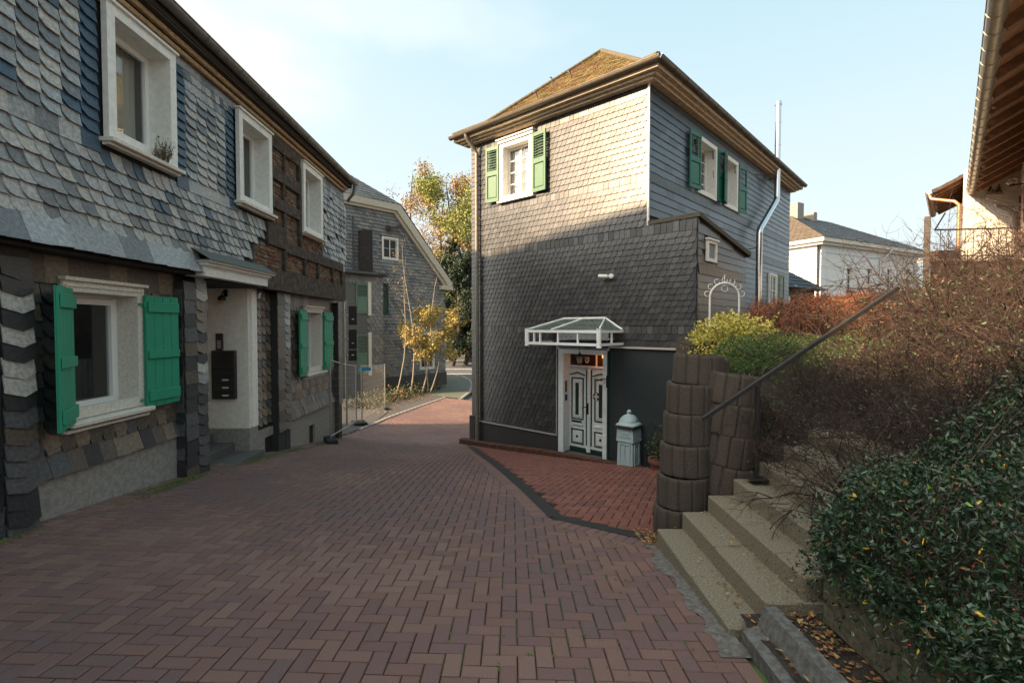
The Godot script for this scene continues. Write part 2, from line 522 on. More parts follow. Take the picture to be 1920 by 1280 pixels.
func herringbone(poly: PackedVector2Array, unit: float, turn: float, org: Vector2, dmax: float, tone_fn: Callable, lifted: float) -> Array:
	var list := []
	var hm := paver_mesh(unit * 2, unit)
	var r := Rect2(poly[0], Vector2.ZERO)
	for p in poly: r = r.expand(p)
	var cx := Vector2(cos(turn), sin(turn)); var cy := Vector2(-sin(turn), cos(turn))
	var rad := int(maxf(r.size.x, r.size.y) / unit) + 4
	for i in range(-rad, rad):
		for j in range(-rad, rad):
			var m := posmod(i - j, 4)
			if m != 0 and m != 3: continue
			var cen := org + (cx * (i + 1.0) + cy * (j + 0.5)) * unit
			var a := turn
			if m == 3:
				cen = org + (cx * (i + 0.5) + cy * (j + 1.0)) * unit; a = turn + PI / 2
			if cen.y > dmax or not r.has_point(cen): continue
			if not Geometry2D.is_point_in_polygon(cen, poly): continue
			var bs := gbasis(cen.x, cen.y, a)
			bs = bs * Basis(Vector3(1, 0, 0), rng.randf_range(-0.022, 0.022)) * Basis(Vector3(0, 0, 1), rng.randf_range(-0.012, 0.012)) * Basis(Vector3.UP, rng.randf_range(-0.008, 0.008))
			list.append([hm, Transform3D(bs, Vector3(cen.x, gy(cen.x, cen.y) + lifted + rng.randf_range(-0.0015, 0.0015), -cen.y)), tone_fn.call(cen)])
	return list
var pnoise := FastNoiseLite.new()
func ground() -> void:
	pnoise.frequency = 0.35; pnoise.seed = 5; pnoise.fractal_octaves = 3
	# the wide ground below everything
	var b := B.new()
	var xs := [-700.0, -300.0, -120.0, -60.0, -40.0, -30.0, -20.0, -14.0, -10.0, -7.0, -5.0, -3.0, -1.0, 1.0, 2.5, 5.0, 8.0, 14.0, 20.0, 30.0, 45.0, 70.0, 130.0, 300.0, 700.0]
	var ds := [-200.0, -60.0, -30.0, -10.0, -6.0, -3.0, 0.0, 1.5, 3.0, 4.5, 6.0, 7.5, 9.0, 10.5, 12.0, 13.5, 15.0, 17.0, 20.0, 23.0, 26.0, 30.0, 36.0, 44.0, 60.0, 80.0, 120.0, 200.0, 400.0, 900.0]
	for i in xs.size() - 1:
		for j in ds.size() - 1:
			var p := func(x, d): return Vector3(x, gy(x, d) - 0.11, -d)
			b.quad(p.call(xs[i], ds[j]), p.call(xs[i + 1], ds[j]), p.call(xs[i + 1], ds[j + 1]), p.call(xs[i], ds[j + 1]))
	var asphalt_tex := grain("asphalt", 0.06, 0.72, 1.0, 3)
	structure("ground", b, mat("ground", lin(0.075, 0.075, 0.072), 0.9, asphalt_tex, 1.2, bump("asphalt_n", 0.12, 3.0, 8), 0.6))

	# lane and yard outlines on (x, depth)
	for q in [[1225, 1012], [1042, 970], [883, 838]]: strip_pts.append(flat(on_ground(q[0], q[1])))
	var s0: Vector2 = strip_pts[0]; var s1: Vector2 = strip_pts[1]; var s2: Vector2 = strip_pts[2]
	var kb := []
	for q in [[674, 805], [725, 784], [780, 764], [835, 745]]: kb.append(flat(on_ground(q[0], q[1])))
	var hc := RF * Vector3(-5.3, 0, 0.1)
	lane_poly = PackedVector2Array([Vector2(-4.43, -1.0), Vector2(1.36, -1.0), Vector2(1.36, 2.9), Vector2(1.33, 4.5), s0, s1, s2, flat(hc) + Vector2(0.05, 0.1), Vector2(0.2, 17.0), Vector2(-1.2, 24.0), Vector2(-2.6, 25.4), kb[3], kb[2], kb[1], kb[0], Vector2(-4.62, 13.2), Vector2(-4.62, 9.0)])
	structure("lane", sheet(lane_poly, -0.014, 0.8), joint_mat())
	var lane := get_node("lane")
	var tones := [lin(0.245, 0.136, 0.116), lin(0.212, 0.122, 0.112), lin(0.270, 0.155, 0.128), lin(0.195, 0.122, 0.120), lin(0.290, 0.175, 0.145), lin(0.225, 0.130, 0.124)]
	var tf := func(c: Vector2) -> int:
		var v := 0.8 * pnoise.get_noise_2d(c.x, c.y) + rng.randf_range(-0.38, 0.38)
		if v < -0.38: return 3
		if v < -0.18: return 1
		if v < 0.0: return 5
		if v < 0.18: return 0
		if v < 0.42: return 2
		return 4
	var pl := herringbone(lane_poly, 0.1, 0.0, Vector2(0.03, 0.02), 27.0, tf, 0.0)
	var ptex := grain("paver", 0.09, 0.62, 1.0, 21)
	var pbump := bump("paver_n", 0.22, 2.2, 22)
	pieces(lane, "paver", "far_pavers", pl, tones, 300, "paver", 0.78, ptex, 2.2, pbump, 0.45)
	# moss that has grown in the joints
	moss()

	# the red yard before the door
	var hr := RF * Vector3(1.2, 0, 0.36)
	var hl := RF * Vector3(-5.15, 0, 0.40)
	yard_poly = PackedVector2Array([s0 + Vector2(0.06, 0.1), Vector2(1.52, 5.0), Vector2(2.72, 9.0), flat(hr), flat(hl) + Vector2(0.15, -0.1), s2 + Vector2(0.14, 0.05), s1 + Vector2(0.1, 0.12)])
	var yd := structure("yard", sheet(yard_poly, -0.014, 0.8), mat("joint_yard", lin(0.022, 0.016, 0.014), 0.95))
	var ytones := [lin(0.29, 0.105, 0.075), lin(0.25, 0.095, 0.072), lin(0.32, 0.125, 0.09), lin(0.22, 0.09, 0.072)]
	var yf := func(c: Vector2) -> int: return clampi(int((pnoise.get_noise_2d(c.x * 2 + 40, c.y * 2) + rng.randf_range(-0.4, 0.4)) * 3.0 + 1.7), 0, 3)
	pieces(yd, "paver", "far_pavers", herringbone(yard_poly, 0.1, -0.36, Vector2(0.8, 8.0), 40.0, yf, 0.002), ytones, 300, "yardpaver", 0.8, ptex, 2.2, pbump, 0.45)
	# border row of pavers and the dark drain strip between lane and yard
	var bl := []
	var bm := paver_mesh(0.2, 0.1)
	for seg in [[s0, s1], [s1, s2]]:
		var a: Vector2 = seg[0]; var e: Vector2 = seg[1]
		var dv := (e - a).normalized()
		var nv := Vector2(-dv.y, dv.x)
		if nv.x > 0: nv = -nv
		var cnt := int(a.distance_to(e) / 0.102)
		for k in cnt:
			var c := a + dv * (k + 0.5) * 0.102 + nv * 0.16
			if not Geometry2D.is_point_in_polygon(c - nv * 0.1, lane_poly) and k > 3: pass
			bl.append([bm, Transform3D(gbasis(c.x, c.y, atan2(nv.y, nv.x)), Vector3(c.x, gy(c.x, c.y) + 0.006, -c.y)), [0, 2, 0, 5][rng.randi() % 4]])
	pieces(lane, "border_paver", "far_border_pavers", bl, tones, 120, "paver", 0.78, ptex, 2.2, pbump, 0.45)
	var sb := B.new()
	for k in 2:
		var a: Vector2 = strip_pts[k]; var e: Vector2 = strip_pts[k + 1]
		var nseg := 14
		var dv := (e - a).normalized(); var nv := Vector2(-dv.y, dv.x)
		if nv.x < 0: nv = -nv
		for i in nseg:
			var p0 := a.lerp(e, float(i) / nseg); var p1 := a.lerp(e, float(i + 1) / nseg)
			var w0 := nv * 0.085
			var g := func(p: Vector2): return Vector3(p.x, gy(p.x, p.y) + 0.011, -p.y)
			sb.quad(g.call(p0 - w0), g.call(p0 + w0), g.call(p1 + w0), g.call(p1 - w0))
	structure("drain_strip", sb, mat("strip", lin(0.022, 0.024, 0.024), 0.7, asphalt_tex, 3.0))
	# smeared cement along the foot of the steps
	var cm := B.new()
	for k in 40:
		var d0 := 2.75 + k * 0.045
		var wa := 0.10 + 0.10 * (pnoise.get_noise_1d(d0 * 9.0) + 0.4); var wb := 0.10 + 0.10 * (pnoise.get_noise_1d((d0 + 0.045) * 9.0) + 0.4)
		var g2 := func(x, dd): return Vector3(x, gy(x, dd) + 0.0045, -dd)
		cm.quad(g2.call(1.36 - wa, d0), g2.call(1.36, d0), g2.call(1.36, d0 + 0.045), g2.call(1.36 - wb, d0 + 0.045))
	structure("cement_edge", cm, mat("cement", lin(0.24, 0.22, 0.20), 0.95, grain("concg", 0.025, 0.5, 1.0, 97, FastNoiseLite.TYPE_SIMPLEX_SMOOTH, 6), 1.2))
	# asphalt walk on the left beyond the house, with a granite kerb edge
	var wk := PackedVector2Array([Vector2(-4.64, 13.1), kb[0], kb[1], kb[2], kb[3], Vector2(-3.9, 28.0), Vector2(-7.5, 27.0), Vector2(-7.0, 13.2)])
	structure("pavement", sheet(wk, 0.015, 1.0), mat("walk", lin(0.07, 0.068, 0.066), 0.9, asphalt_tex, 1.5))
	var kbb := B.new()
	for k in 3:
		var a: Vector2 = kb[k]; var e: Vector2 = kb[k + 1]
		for i in 8:
			var p0 := a.lerp(e, i / 8.0); var p1 := a.lerp(e, (i + 0.96) / 8.0)
			var c := (p0 + p1) / 2
			kbb.box(Vector3(c.x, gy(c.x, c.y) - 0.02, -c.y), Vector3(p0.distance_to(p1), 0.1, 0.12), Basis(Vector3.UP, atan2(p1.y - p0.y, p1.x - p0.x)))
	structure("kerb", kbb, mat("granite", lin(0.28, 0.26, 0.24), 0.85, asphalt_tex, 4.0))
	# green-grey walk at the corner of the junction, then the cross road with its markings
	var arc := PackedVector2Array()
	for q in [[836, 745], [862, 748], [878, 738], [886, 722], [880, 712], [866, 705], [836, 701]]: arc.append(flat(on_ground(q[0], q[1])))
	arc.append(Vector2(-8.0, 36.0)); arc.append(Vector2(-7.0, 29.0))
	structure("corner_pavement", sheet(arc, 0.03, 1.5), mat("moss_walk", lin(0.13, 0.15, 0.11), 0.95, grain("mosswalk", 0.05, 0.6, 1.0, 31), 0.6))
	var kr := B.new()
	for i in range(1, 6):
		var p0 := arc[i]; var p1 := arc[i + 1]
		var c := (p0 + p1) / 2
		kr.box(Vector3(c.x, gy(c.x, c.y) - 0.01, -c.y), Vector3(p0.distance_to(p1) + 0.05, 0.12, 0.16), Basis(Vector3.UP, atan2(p1.y - p0.y, p1.x - p0.x)))
	structure("corner_kerb", kr, mat("granite", lin(0.28, 0.26, 0.24), 0.85, asphalt_tex, 4.0))
	var road := PackedVector2Array([Vector2(-40, 33), Vector2(-3.6, 33), Vector2(-1.6, 26.0), Vector2(6, 26), Vector2(30, 40), Vector2(30, 75), Vector2(-40, 75)])
	structure("road", sheet(road, 0.0, 6.0), mat("road", lin(0.085, 0.088, 0.092), 0.85, asphalt_tex, 1.0))
	var mk := B.new()
	for row in [[666, 0.14], [675, 0.14], [692, 0.16], [701, 0.16]]:
		for x in [838, 852, 866, 880]:
			var p := on_ground(x, row[0])
			mk.box(p + Vector3(0, 0.012, 0), Vector3(0.9 if row[0] > 680 else 1.3, 0.006, row[1] * 2.0), Basis(Vector3.UP, -0.35))
	structure("road_markings", mk, mat("marking", lin(0.6, 0.6, 0.58), 0.8, asphalt_tex, 3.0))

func joint_mat() -> StandardMaterial3D:
	# dark soil in the joints with patches of green moss
	var nz := FastNoiseLite.new(); nz.seed = 9; nz.frequency = 0.012; nz.fractal_octaves = 5
	var im := nz.get_seamless_image(512, 512); im.convert(Image.FORMAT_RGB8)
	for y in 512:
		for x in 512:
			var g := im.get_pixel(x, y).r
			im.set_pixel(x, y, lin(0.022, 0.018, 0.014).lerp(lin(0.060, 0.115, 0.020), smoothstep(0.36, 0.60, g)).linear_to_srgb())
	im.generate_mipmaps()
	var m := mat("joint", Color.WHITE, 0.95, ImageTexture.create_from_image(im), 0.33)
	return m
func moss() -> void:
	# low tufts in the joints, thickest along the foot of the left house and right of the middle of the lane
	var b := B.new()
	var r := RandomNumberGenerator.new(); r.seed = 99
	for k in 9000:
		var x := r.randf_range(-4.4, 1.2); var d := r.randf_range(1.9, 9.5)
		var dens := clampf(1.0 - absf(x - 0.55) / 1.1, 0.0, 1.0) * clampf(1.0 - absf(d - 3.2) / 2.6, 0.0, 1.0) * 0.9
		dens += clampf(1.0 - (x + 4.4) / 0.45, 0.0, 1.0) * 0.8
		dens *= 0.5 + 0.9 * pnoise.get_noise_2d(x * 3.0, d * 3.0)
		if r.randf() > dens: continue
		# snap to a joint line of the tenth-metre grid
		if r.randf() < 0.5: x = roundf((x - 0.03) / 0.1) * 0.1 + 0.03 + r.randf_range(-0.003, 0.003)
		else: d = roundf((d - 0.02) / 0.1) * 0.1 + 0.02 + r.randf_range(-0.003, 0.003)
		b.col = [lin(0.06, 0.12, 0.02), lin(0.05, 0.10, 0.02), lin(0.09, 0.14, 0.03)][r.randi() % 3]
		var y := gy(x, d)
		for q in 3:
			var a := r.randf() * TAU
			var s := Vector3(cos(a), 0, sin(a))
			b.leaf(Vector3(x, y - 0.010, -d), (s * 0.5 + Vector3.UP * 0.5).normalized(), s.cross(Vector3.UP), r.randf_range(0.016, 0.028), r.randf_range(0.012, 0.020))
	# a broken green edge of moss along the foot of the left house
	for k in 9000:
		var d := r.randf_range(3.2, 12.5); var x := -4.36 - 0.016 * d * 0.0 + absf(r.randfn(0.0, 0.16))
		if pnoise.get_noise_2d(x * 6.0, d * 1.6) + 0.25 - (x + 4.36) * 1.5 < r.randf_range(-0.1, 0.35): continue
		b.col = [lin(0.07, 0.12, 0.02), lin(0.10, 0.12, 0.025), lin(0.12, 0.12, 0.04)][r.randi() % 3]
		var a := r.randf() * TAU
		var s := Vector3(cos(a), 0, sin(a))
		b.leaf(Vector3(x, gy(x, d) + 0.001, -d), (s + Vector3.UP * r.randf_range(0.1, 0.6)).normalized(), s.cross(Vector3.UP), r.randf_range(0.014, 0.030), r.randf_range(0.012, 0.022))
	var o := part(self, "joint_moss", b, mat("moss", Color.WHITE, 0.95, null, 1.0, null, 1.0, 0.0, true), Transform3D.IDENTITY, "stuff")
	o.set_meta("label", "bright green moss growing in the joints of the brick lane"); o.set_meta("category", "moss")

# ------------------------------------------------------------------ slates
var tmpl := {}
func template(kind: String, w: float, ex: float) -> ArrayMesh:
	var key := "%s_%.3f_%.3f" % [kind, w, ex]
	if tmpl.has(key): return tmpl[key]
	var m: ArrayMesh
	var h := ex * 1.3
	match kind:
		"scale": m = scale_plate(w, ex, false)
		"scale_l": m = scale_plate(w, ex, true, 0.036, 0.016)
		"rect": m = plate(PackedVector2Array([Vector2(0.003, 0), Vector2(w - 0.003, 0.004), Vector2(w - 0.003, h), Vector2(0.003, h)]), h, 0.018, 0.004, 0.011, w)
		"cut": m = plate(PackedVector2Array([Vector2(0.005, ex * 0.42), Vector2(w * 0.32, 0.0), Vector2(w - 0.005, -ex * 0.06), Vector2(w - 0.005, h), Vector2(0.005, h)]), h, 0.034, 0.0, 0.016, w)
		"chev": m = plate(PackedVector2Array([Vector2(0, ex * 0.22), Vector2(w * 0.60, -ex * 0.12), Vector2(w, ex * 0.20), Vector2(w, h), Vector2(0, h)]), h, 0.022, 0.0, 0.011, w)
		"heavy": m = scale_plate(w, ex, true, 0.07, 0.035)
		"fringe": m = plate(PackedVector2Array([Vector2(w * 0.2, 0), Vector2(w * 0.95, ex * 0.07), Vector2(w * 1.05, ex * 0.4), Vector2(w * 0.75, h), Vector2(-w * 0.25, h)]), h, 0.02, 0.006, 0.010, w)
	tmpl[key] = m
	return m
func lay(list: Array, fr: Transform3D, kind: String, u0: float, u1: float, v0: float, v1: float, w: float, ex: float, tone: Callable, skip: Callable, z := 0.0, stag := 0.5, jit := 0.012) -> void:
	var m := template(kind, w, ex)
	var rows := int(round((v1 - v0) / ex))
	for r in rows:
		var v := v0 + r * ex
		var off := fmod(r * stag, 1.0) * w
		var u := u0 - off
		var over := 1.3 if kind == "scale" else (1.05 if kind == "fringe" else 1.0)
		while u < u1 - 0.015:
			var cu := u + w * 0.5; var cv := v + ex * 0.5
			if cu > u0 - w * 0.5 and not skip.call(clampf(cu, u0 + 0.01, u1 - 0.01), cv):
				var t: int = tone.call(cu, cv)
				var mm := m
				var us := u
				if u < u0 - 0.012:                       # cut to fit at the ends of a course
					us = u0; mm = template("rect", maxf(0.02, snappedf(u + w - u0, 0.02)), ex)
				elif u + w * over > u1 + 0.02:
					mm = template("rect", maxf(0.02, snappedf(minf(u1 - u, w), 0.02)), ex)
				if t >= 0:
					var j := rng.randf_range(-1, 1)
					list.append([mm, fr * Transform3D(Basis(Vector3(0, 0, 1), j * jit) * Basis(Vector3(0, 1, 0), rng.randf_range(-1, 1) * jit), Vector3(us, v + j * 0.003, z + rng.randf_range(0, 0.002))), t])
			u += w
func pick(a: Array) -> Callable:
	return func(_u, _v) -> int: return a[rng.randi() % a.size()]
func none() -> Callable:
	return func(_u, _v) -> bool: return false

# ------------------------------------------------------------------ windows and shutters of the left house
func white_paint(peel := false) -> StandardMaterial3D:
	if peel: return mat("white_peel", lin(0.78, 0.73, 0.63), 0.7, grain("peel", 0.03, 0.80, 1.0, 41, FastNoiseLite.TYPE_SIMPLEX_SMOOTH, 6), 1.3, bump("peel_n", 0.06, 3.0, 42), 0.5)
	return mat("white_paint", lin(0.82, 0.80, 0.74), 0.55, grain("paint", 0.02, 0.88, 1.0, 43), 0.8)
func left_upper_window(h: Node3D, u0: float, u1: float, v0: float, v1: float) -> void:
	var z := 0.25
	var b := B.new()
	# outer casing, reveal boards set back into the wall
	frame_boards(b, u0 - 0.01, u1 + 0.01, v0 - 0.01, v1 + 0.02, 0.11, z + 0.01, z + 0.07)
	b.span(u0 - 0.03, u1 + 0.03, v1 + 0.02, v1 + 0.05, z + 0.0, z + 0.10)
	var d := 0.27
	b.span(u0 + 0.085, u0 + 0.099, v0 + 0.09, v1 - 0.08, z - d, z + 0.012); b.span(u1 - 0.099, u1 - 0.085, v0 + 0.09, v1 - 0.08, z - d, z + 0.012)
	b.span(u0 + 0.1, u1 - 0.1, v1 - 0.094, v1 - 0.08, z - d, z + 0.012); b.span(u0 + 0.1, u1 - 0.1, v0 + 0.08, v0 + 0.098, z - d, z + 0.012)
	var w := part(h, "window", b, white_paint(), LF)
	var s := B.new()
	frame_boards(s, u0 + 0.1, u1 - 0.1, v0 + 0.1, v1 - 0.095, 0.065, z - d + 0.03, z - d + 0.08)
	part(w, "sash", s, mat("pvc", lin(0.74, 0.74, 0.72), 0.35), LF)
	var p := B.new()
	p.span(u0 + 0.16, u1 - 0.16, v0 + 0.16, v1 - 0.155, z - d + 0.045, z - d + 0.051)
	part(w, "pane", p, glass_mat("pane_l", Color(0.08, 0.10, 0.10), 0.16), LF)
	var c := B.new()
	var n := 40
	for i in n:
		var a := lerpf(u0 + 0.12, u1 - 0.12, float(i) / n); var e := lerpf(u0 + 0.12, u1 - 0.12, float(i + 1) / n)
		var za := z - d - 0.07 + 0.012 * sin(i * 1.7); var ze := z - d - 0.07 + 0.012 * sin((i + 1) * 1.7)
		c.quad(Vector3(a, v0 + 0.1, za), Vector3(e, v0 + 0.1, ze), Vector3(e, v1 - 0.1, ze), Vector3(a, v1 - 0.1, za))
	part(w, "curtain", c, mat("curtain", lin(0.52, 0.52, 0.42), 0.95), LF)
	var sl := B.new()
	sl.bevel(Vector3((u0 + u1) / 2, v0 - 0.035, z + 0.06), Vector3(u1 - u0 + 0.10, 0.045, 0.17), 0.006)
	sl.span(u0 - 0.03, u1 + 0.03, v0 - 0.085, v0 - 0.06, z + 0.01, z + 0.09)
	part(w, "sill", sl, white_paint(true), LF)
func green_shutter(h: Node3D, hinge: Vector3, width: float, v0: float, v1: float, ang: float, toward: float) -> void:
	# toward: +1 opens along +u, -1 along -u; ang is how far it stands off the wall
	var bs := Basis(Vector3.UP, -ang * toward)
	var fr := LF * Transform3D(bs, hinge)
	var m := mat("green_paint", lin(0.015, 0.30, 0.17), 0.6, grain("greenp", 0.05, 0.82, 1.0, 47, FastNoiseLite.TYPE_SIMPLEX_SMOOTH, 6), 1.6, bump("wood_n", 0.09, 2.5, 48), 0.4)
	var fb := B.new()
	fb.span(0.0 if toward > 0 else -width, width if toward > 0 else 0.0, v0, v1, 0.0, 0.010)
	var sh := part(h, "shutter", fb, m, fr)
	var np := 4
	for k in np:
		var p := B.new()
		var a := width * k / np; var e := width * (k + 1) / np
		p.bevel(Vector3(toward * (a + e) / 2, (v0 + v1) / 2 + rng.randf_range(-0.006, 0.006), 0.022), Vector3(width / np - 0.006, v1 - v0, 0.026), 0.004)
		part(sh, "plank", p, m, fr)
	for f in [0.10, 0.47, 0.90]:
		var p := B.new()
		p.bevel(Vector3(toward * width / 2, lerpf(v0, v1, f), 0.049), Vector3(width - 0.03, 0.13 if f != 0.47 else 0.10, 0.026), 0.005)
		part(sh, "batten", p, m, fr)
	for f in [0.07, 0.92]:
		var hb := B.new()
		hb.tube([Vector3(0, lerpf(v0, v1, f) - 0.03, 0.02), Vector3(0, lerpf(v0, v1, f) + 0.03, 0.02)], 0.012, 6)
		hb.span(-0.05 * toward - 0.02, -0.05 * toward + 0.03, lerpf(v0, v1, f) - 0.012, lerpf(v0, v1, f) + 0.012, 0.0, 0.02)
		part(sh, "hinge", hb, m, fr)
func left_lower_window(h: Node3D, u0: float, u1: float, v0: float, v1: float) -> void:
	var b := B.new()
	frame_boards(b, u0, u1, v0 + 0.05, v1, 0.11, -0.02, 0.045)
	b.span(u0 - 0.02, u1 + 0.02, v1, v1 + 0.035, -0.02, 0.09)
	b.span(u0 + 0.02, u1 - 0.02, v1 - 0.06, v1 - 0.03, 0.045, 0.06)
	var d := 0.26
	b.span(u0 + 0.095, u0 + 0.109, v0 + 0.08, v1 - 0.1, -d, -0.018); b.span(u1 - 0.109, u1 - 0.095, v0 + 0.08, v1 - 0.1, -d, -0.018)
	b.span(u0 + 0.11, u1 - 0.11, v1 - 0.115, v1 - 0.1, -d, -0.018); b.span(u0 + 0.11, u1 - 0.11, v0 + 0.06, v0 + 0.078, -d, -0.018)
	var w := part(h, "window", b, white_paint(true), LF)
	var s := B.new()
	frame_boards(s, u0 + 0.11, u1 - 0.11, v0 + 0.08, v1 - 0.115, 0.035, -d + 0.0, -d + 0.06)
	frame_boards(s, u0 + 0.15, u1 - 0.15, v0 + 0.12, v1 - 0.155, 0.065, -d + 0.01, -d + 0.075)
	part(w, "sash", s, mat("pvc", lin(0.74, 0.74, 0.72), 0.35), LF)
	var p := B.new()
	p.span(u0 + 0.21, u1 - 0.21, v0 + 0.18, v1 - 0.215, -d + 0.03, -d + 0.036)
	part(w, "pane", p, glass_mat("pane_l", Color(0.08, 0.10, 0.10), 0.16), LF)
	var c := B.new()
	for i in 30:
		var a := lerpf(u0 + 0.15, u1 - 0.15, i / 30.0); var e := lerpf(u0 + 0.15, u1 - 0.15, (i + 1) / 30.0)
		var za := -d - 0.22 + 0.012 * sin(i * 1.9); var ze := -d - 0.22 + 0.012 * sin((i + 1) * 1.9)
		c.quad(Vector3(a, v0 + 0.1, za), Vector3(e, v0 + 0.1, ze), Vector3(e, v0 + 0.62, ze), Vector3(a, v0 + 0.62, za))
	part(w, "curtain", c, mat("net_curtain", lin(0.10, 0.10, 0.10), 0.95), LF)
	var sl := B.new()
	sl.bevel(Vector3((u0 + u1) / 2, v0 + 0.015, 0.03), Vector3(u1 - u0 + 0.06, 0.05, 0.22), 0.008, Basis(Vector3.RIGHT, 0.10))
	sl.span(u0 - 0.02, u1 + 0.02, v0 - 0.075, v0 - 0.045, -0.01, 0.07)
	part(w, "sill", sl, white_paint(true), LF)

var W_UP := [[5.19, 6.25], [7.74, 8.80], [10.19, 11.24]]
const UV0 := 1.97
const UV1 := 3.35
func in_window(u: float, v: float, m := 0.06) -> bool:
	if v < UV0 - 0.12 or v > UV1 + 0.05: return false
	for w in W_UP:
		if u > w[0] - m and u < w[1] + m: return true
	return false

func left_house() -> void:
	var h := thing("slate_house", "old two-storey house with weathered slate cladding, exposed timbers and green shutters along the lane", "house", LF * Vector3(4.5, -2.0, 0))
	var plaster := mat("grey_plaster", lin(0.34, 0.315, 0.285), 0.95, grain("plaster", 0.03, 0.74, 1.0, 51, FastNoiseLite.TYPE_SIMPLEX_SMOOTH, 6), 0.7, bump("plaster_n", 0.10, 3.0, 52), 0.5)
	var dark := mat("dark_board", lin(0.035, 0.032, 0.03), 0.9, grain("plaster", 0.03, 0.74, 1.0, 51), 1.0)
	# bodies: lower storey, projecting upper storey, floor between, ends, back
	var b := B.new()
	var lw := [[4.97, 5.95, -0.93, 0.42], [7.1, 8.5, -3.4, 0.70], [10.88, 11.88, -1.02, 0.40]]
	holed_wall(b, -7.0, 13.02, -3.4, 0.73, lw, -0.03, 0.25)
	b.span(-7.0, 12.95, 0.70, 0.73, -0.3, 0.245)
	var uw := []
	for w in W_UP: uw.append([w[0] + 0.08, w[1] - 0.08, UV0 + 0.08, UV1 - 0.08])
	holed_wall(b, -7.0, 12.95, 0.73, 3.62, uw, 0.22, 0.25)
	b.span(12.90, 12.95, 0.72, 3.62, -8.6, 0.218)
	b.span(12.97, 13.02, -3.4, 0.70, -8.6, -0.032)
	b.span(-7.05, -7.0, -3.4, 3.62, -8.6, 0.218)
	b.span(-7.0, 12.95, -3.4, 3.62, -8.65, -8.6)
	b.span(-7.0, 12.9, 3.56, 3.62, -8.6, 0.218)
	# gable triangles of the roof space
	for u in [-7.0, 12.90]:
		b.prism(PackedVector2Array([Vector2(0.2, 3.62), Vector2(-8.6, 3.62), Vector2(-4.2, 5.68)]), u, u + 0.05, Transform3D(Basis(Vector3(0, 0, 1), Vector3.UP, Vector3(1, 0, 0)), Vector3.ZERO))
	part(h, "wall", b, dark, LF)
	# recessed entrance: side walls, back wall, ceiling
	var e := B.new()
	e.span(8.488, 8.56, -1.74, 0.72, -0.95, -0.034)
	e.span(8.492, 8.74, -1.74, 0.70, -0.0335, 0.012)
	e.span(7.06, 7.099, -3.2, 0.72, -0.95, -0.29)
	e.span(7.06, 8.56, -3.2, 0.72, -0.99, -0.952)
	part(h, "entrance_wall", e, mat("cream_plaster", lin(0.80, 0.75, 0.66), 0.9, grain("cream", 0.025, 0.88, 1.0, 55, FastNoiseLite.TYPE_SIMPLEX_SMOOTH, 6), 0.6, bump("plaster_n", 0.10, 3.0, 52), 0.3), LF)
	var ep := B.new()
	ep.span(8.47, 8.56, -3.3, -1.742, -0.95, -0.034); ep.span(8.47, 8.76, -3.3, -1.742, -0.031, 0.03)
	# plinths
	ep.span(4.50, 6.62, -3.2, -1.43, -0.029, 0.02)
	ep.span(-7.0, 4.2, -3.2, -1.43, -0.029, 0.02)
	holed_wall(ep, 8.765, 13.06, -3.3, -1.86, [[9.0, 9.34, -3.0, -2.02], [11.05, 11.38, -3.0, -2.22]], 0.03, 0.05)
	ep.span(13.022, 13.06, -3.3, -1.86, -8.6, -0.032)
	part(h, "plinth", ep, plaster, LF)
	var jb := B.new()
	jb.span(8.56, 8.745, -1.735, 0.69, 0.0125, 0.045)
	part(h, "door_jamb", jb, white_paint(), LF)
	var ce := B.new(); ce.span(7.06, 8.56, 0.66, 0.70, -0.95, 0.24)
	part(h, "entrance_ceiling", ce, dark, LF)
	# roof
	var rf := B.new()
	var dsl := [lin(0.07, 0.075, 0.08), lin(0.085, 0.09, 0.095), lin(0.06, 0.066, 0.07)]
	tile_rows(rf, Vector3(-7.2, 3.82, 0.47), Vector3(13.1, 3.82, 0.47), Vector3(-7.2, 5.8, -4.2), Vector3(13.1, 5.8, -4.2), 26, 0.25, dsl)
	tile_rows(rf, Vector3(13.1, 3.66, -9.0), Vector3(-7.2, 3.66, -9.0), Vector3(13.1, 5.8, -4.2), Vector3(-7.2, 5.8, -4.2), 14, 0.4, dsl)
	rf.col = dsl[0]
	rf.quad(Vector3(-7.2, 3.78, 0.47), Vector3(13.1, 3.78, 0.47), Vector3(13.1, 5.76, -4.2), Vector3(-7.2, 5.76, -4.2))
	rf.quad(Vector3(13.1, 3.62, -9.0), Vector3(-7.2, 3.62, -9.0), Vector3(-7.2, 5.76, -4.2), Vector3(13.1, 5.76, -4.2))
	part(h, "roof", rf, mat("roof_slate_vc", Color.WHITE, 0.6, grain("slate", 0.03, 0.6, 1.0, 61), 1.0, null, 1.0, 0.0, true), LF)
	# two unseen gables added to cast shade on the lane and door front opposite
	for q in [[1.0, 4.4, 10.6, 9.1], [-7.0, -3.4, -0.4, 7.6]]:
		var dg := B.new()
		dg.prism(PackedVector2Array([Vector2(q[0], 3.9), Vector2(q[2], 3.9), Vector2(q[2], 5.5), Vector2(q[1], q[3]), Vector2(q[0], 5.5)]), -5.8, -2.6)
		part(h, "added_shade_gable", dg, mats["roof_slate_vc"], LF)
	# eaves: soffit, two orange-brown boards, gutter
	var so := B.new(); so.span(-7.0, 13.0, 3.60, 3.625, 0.2, 0.44); so.span(-7.0, 12.98, 3.63, 3.72, 0.42, 0.45)
	part(h, "soffit", so, mat("dark_wood", lin(0.055, 0.042, 0.032), 0.9, grain("plaster", 0.03, 0.74, 1.0, 51), 1.0), LF)
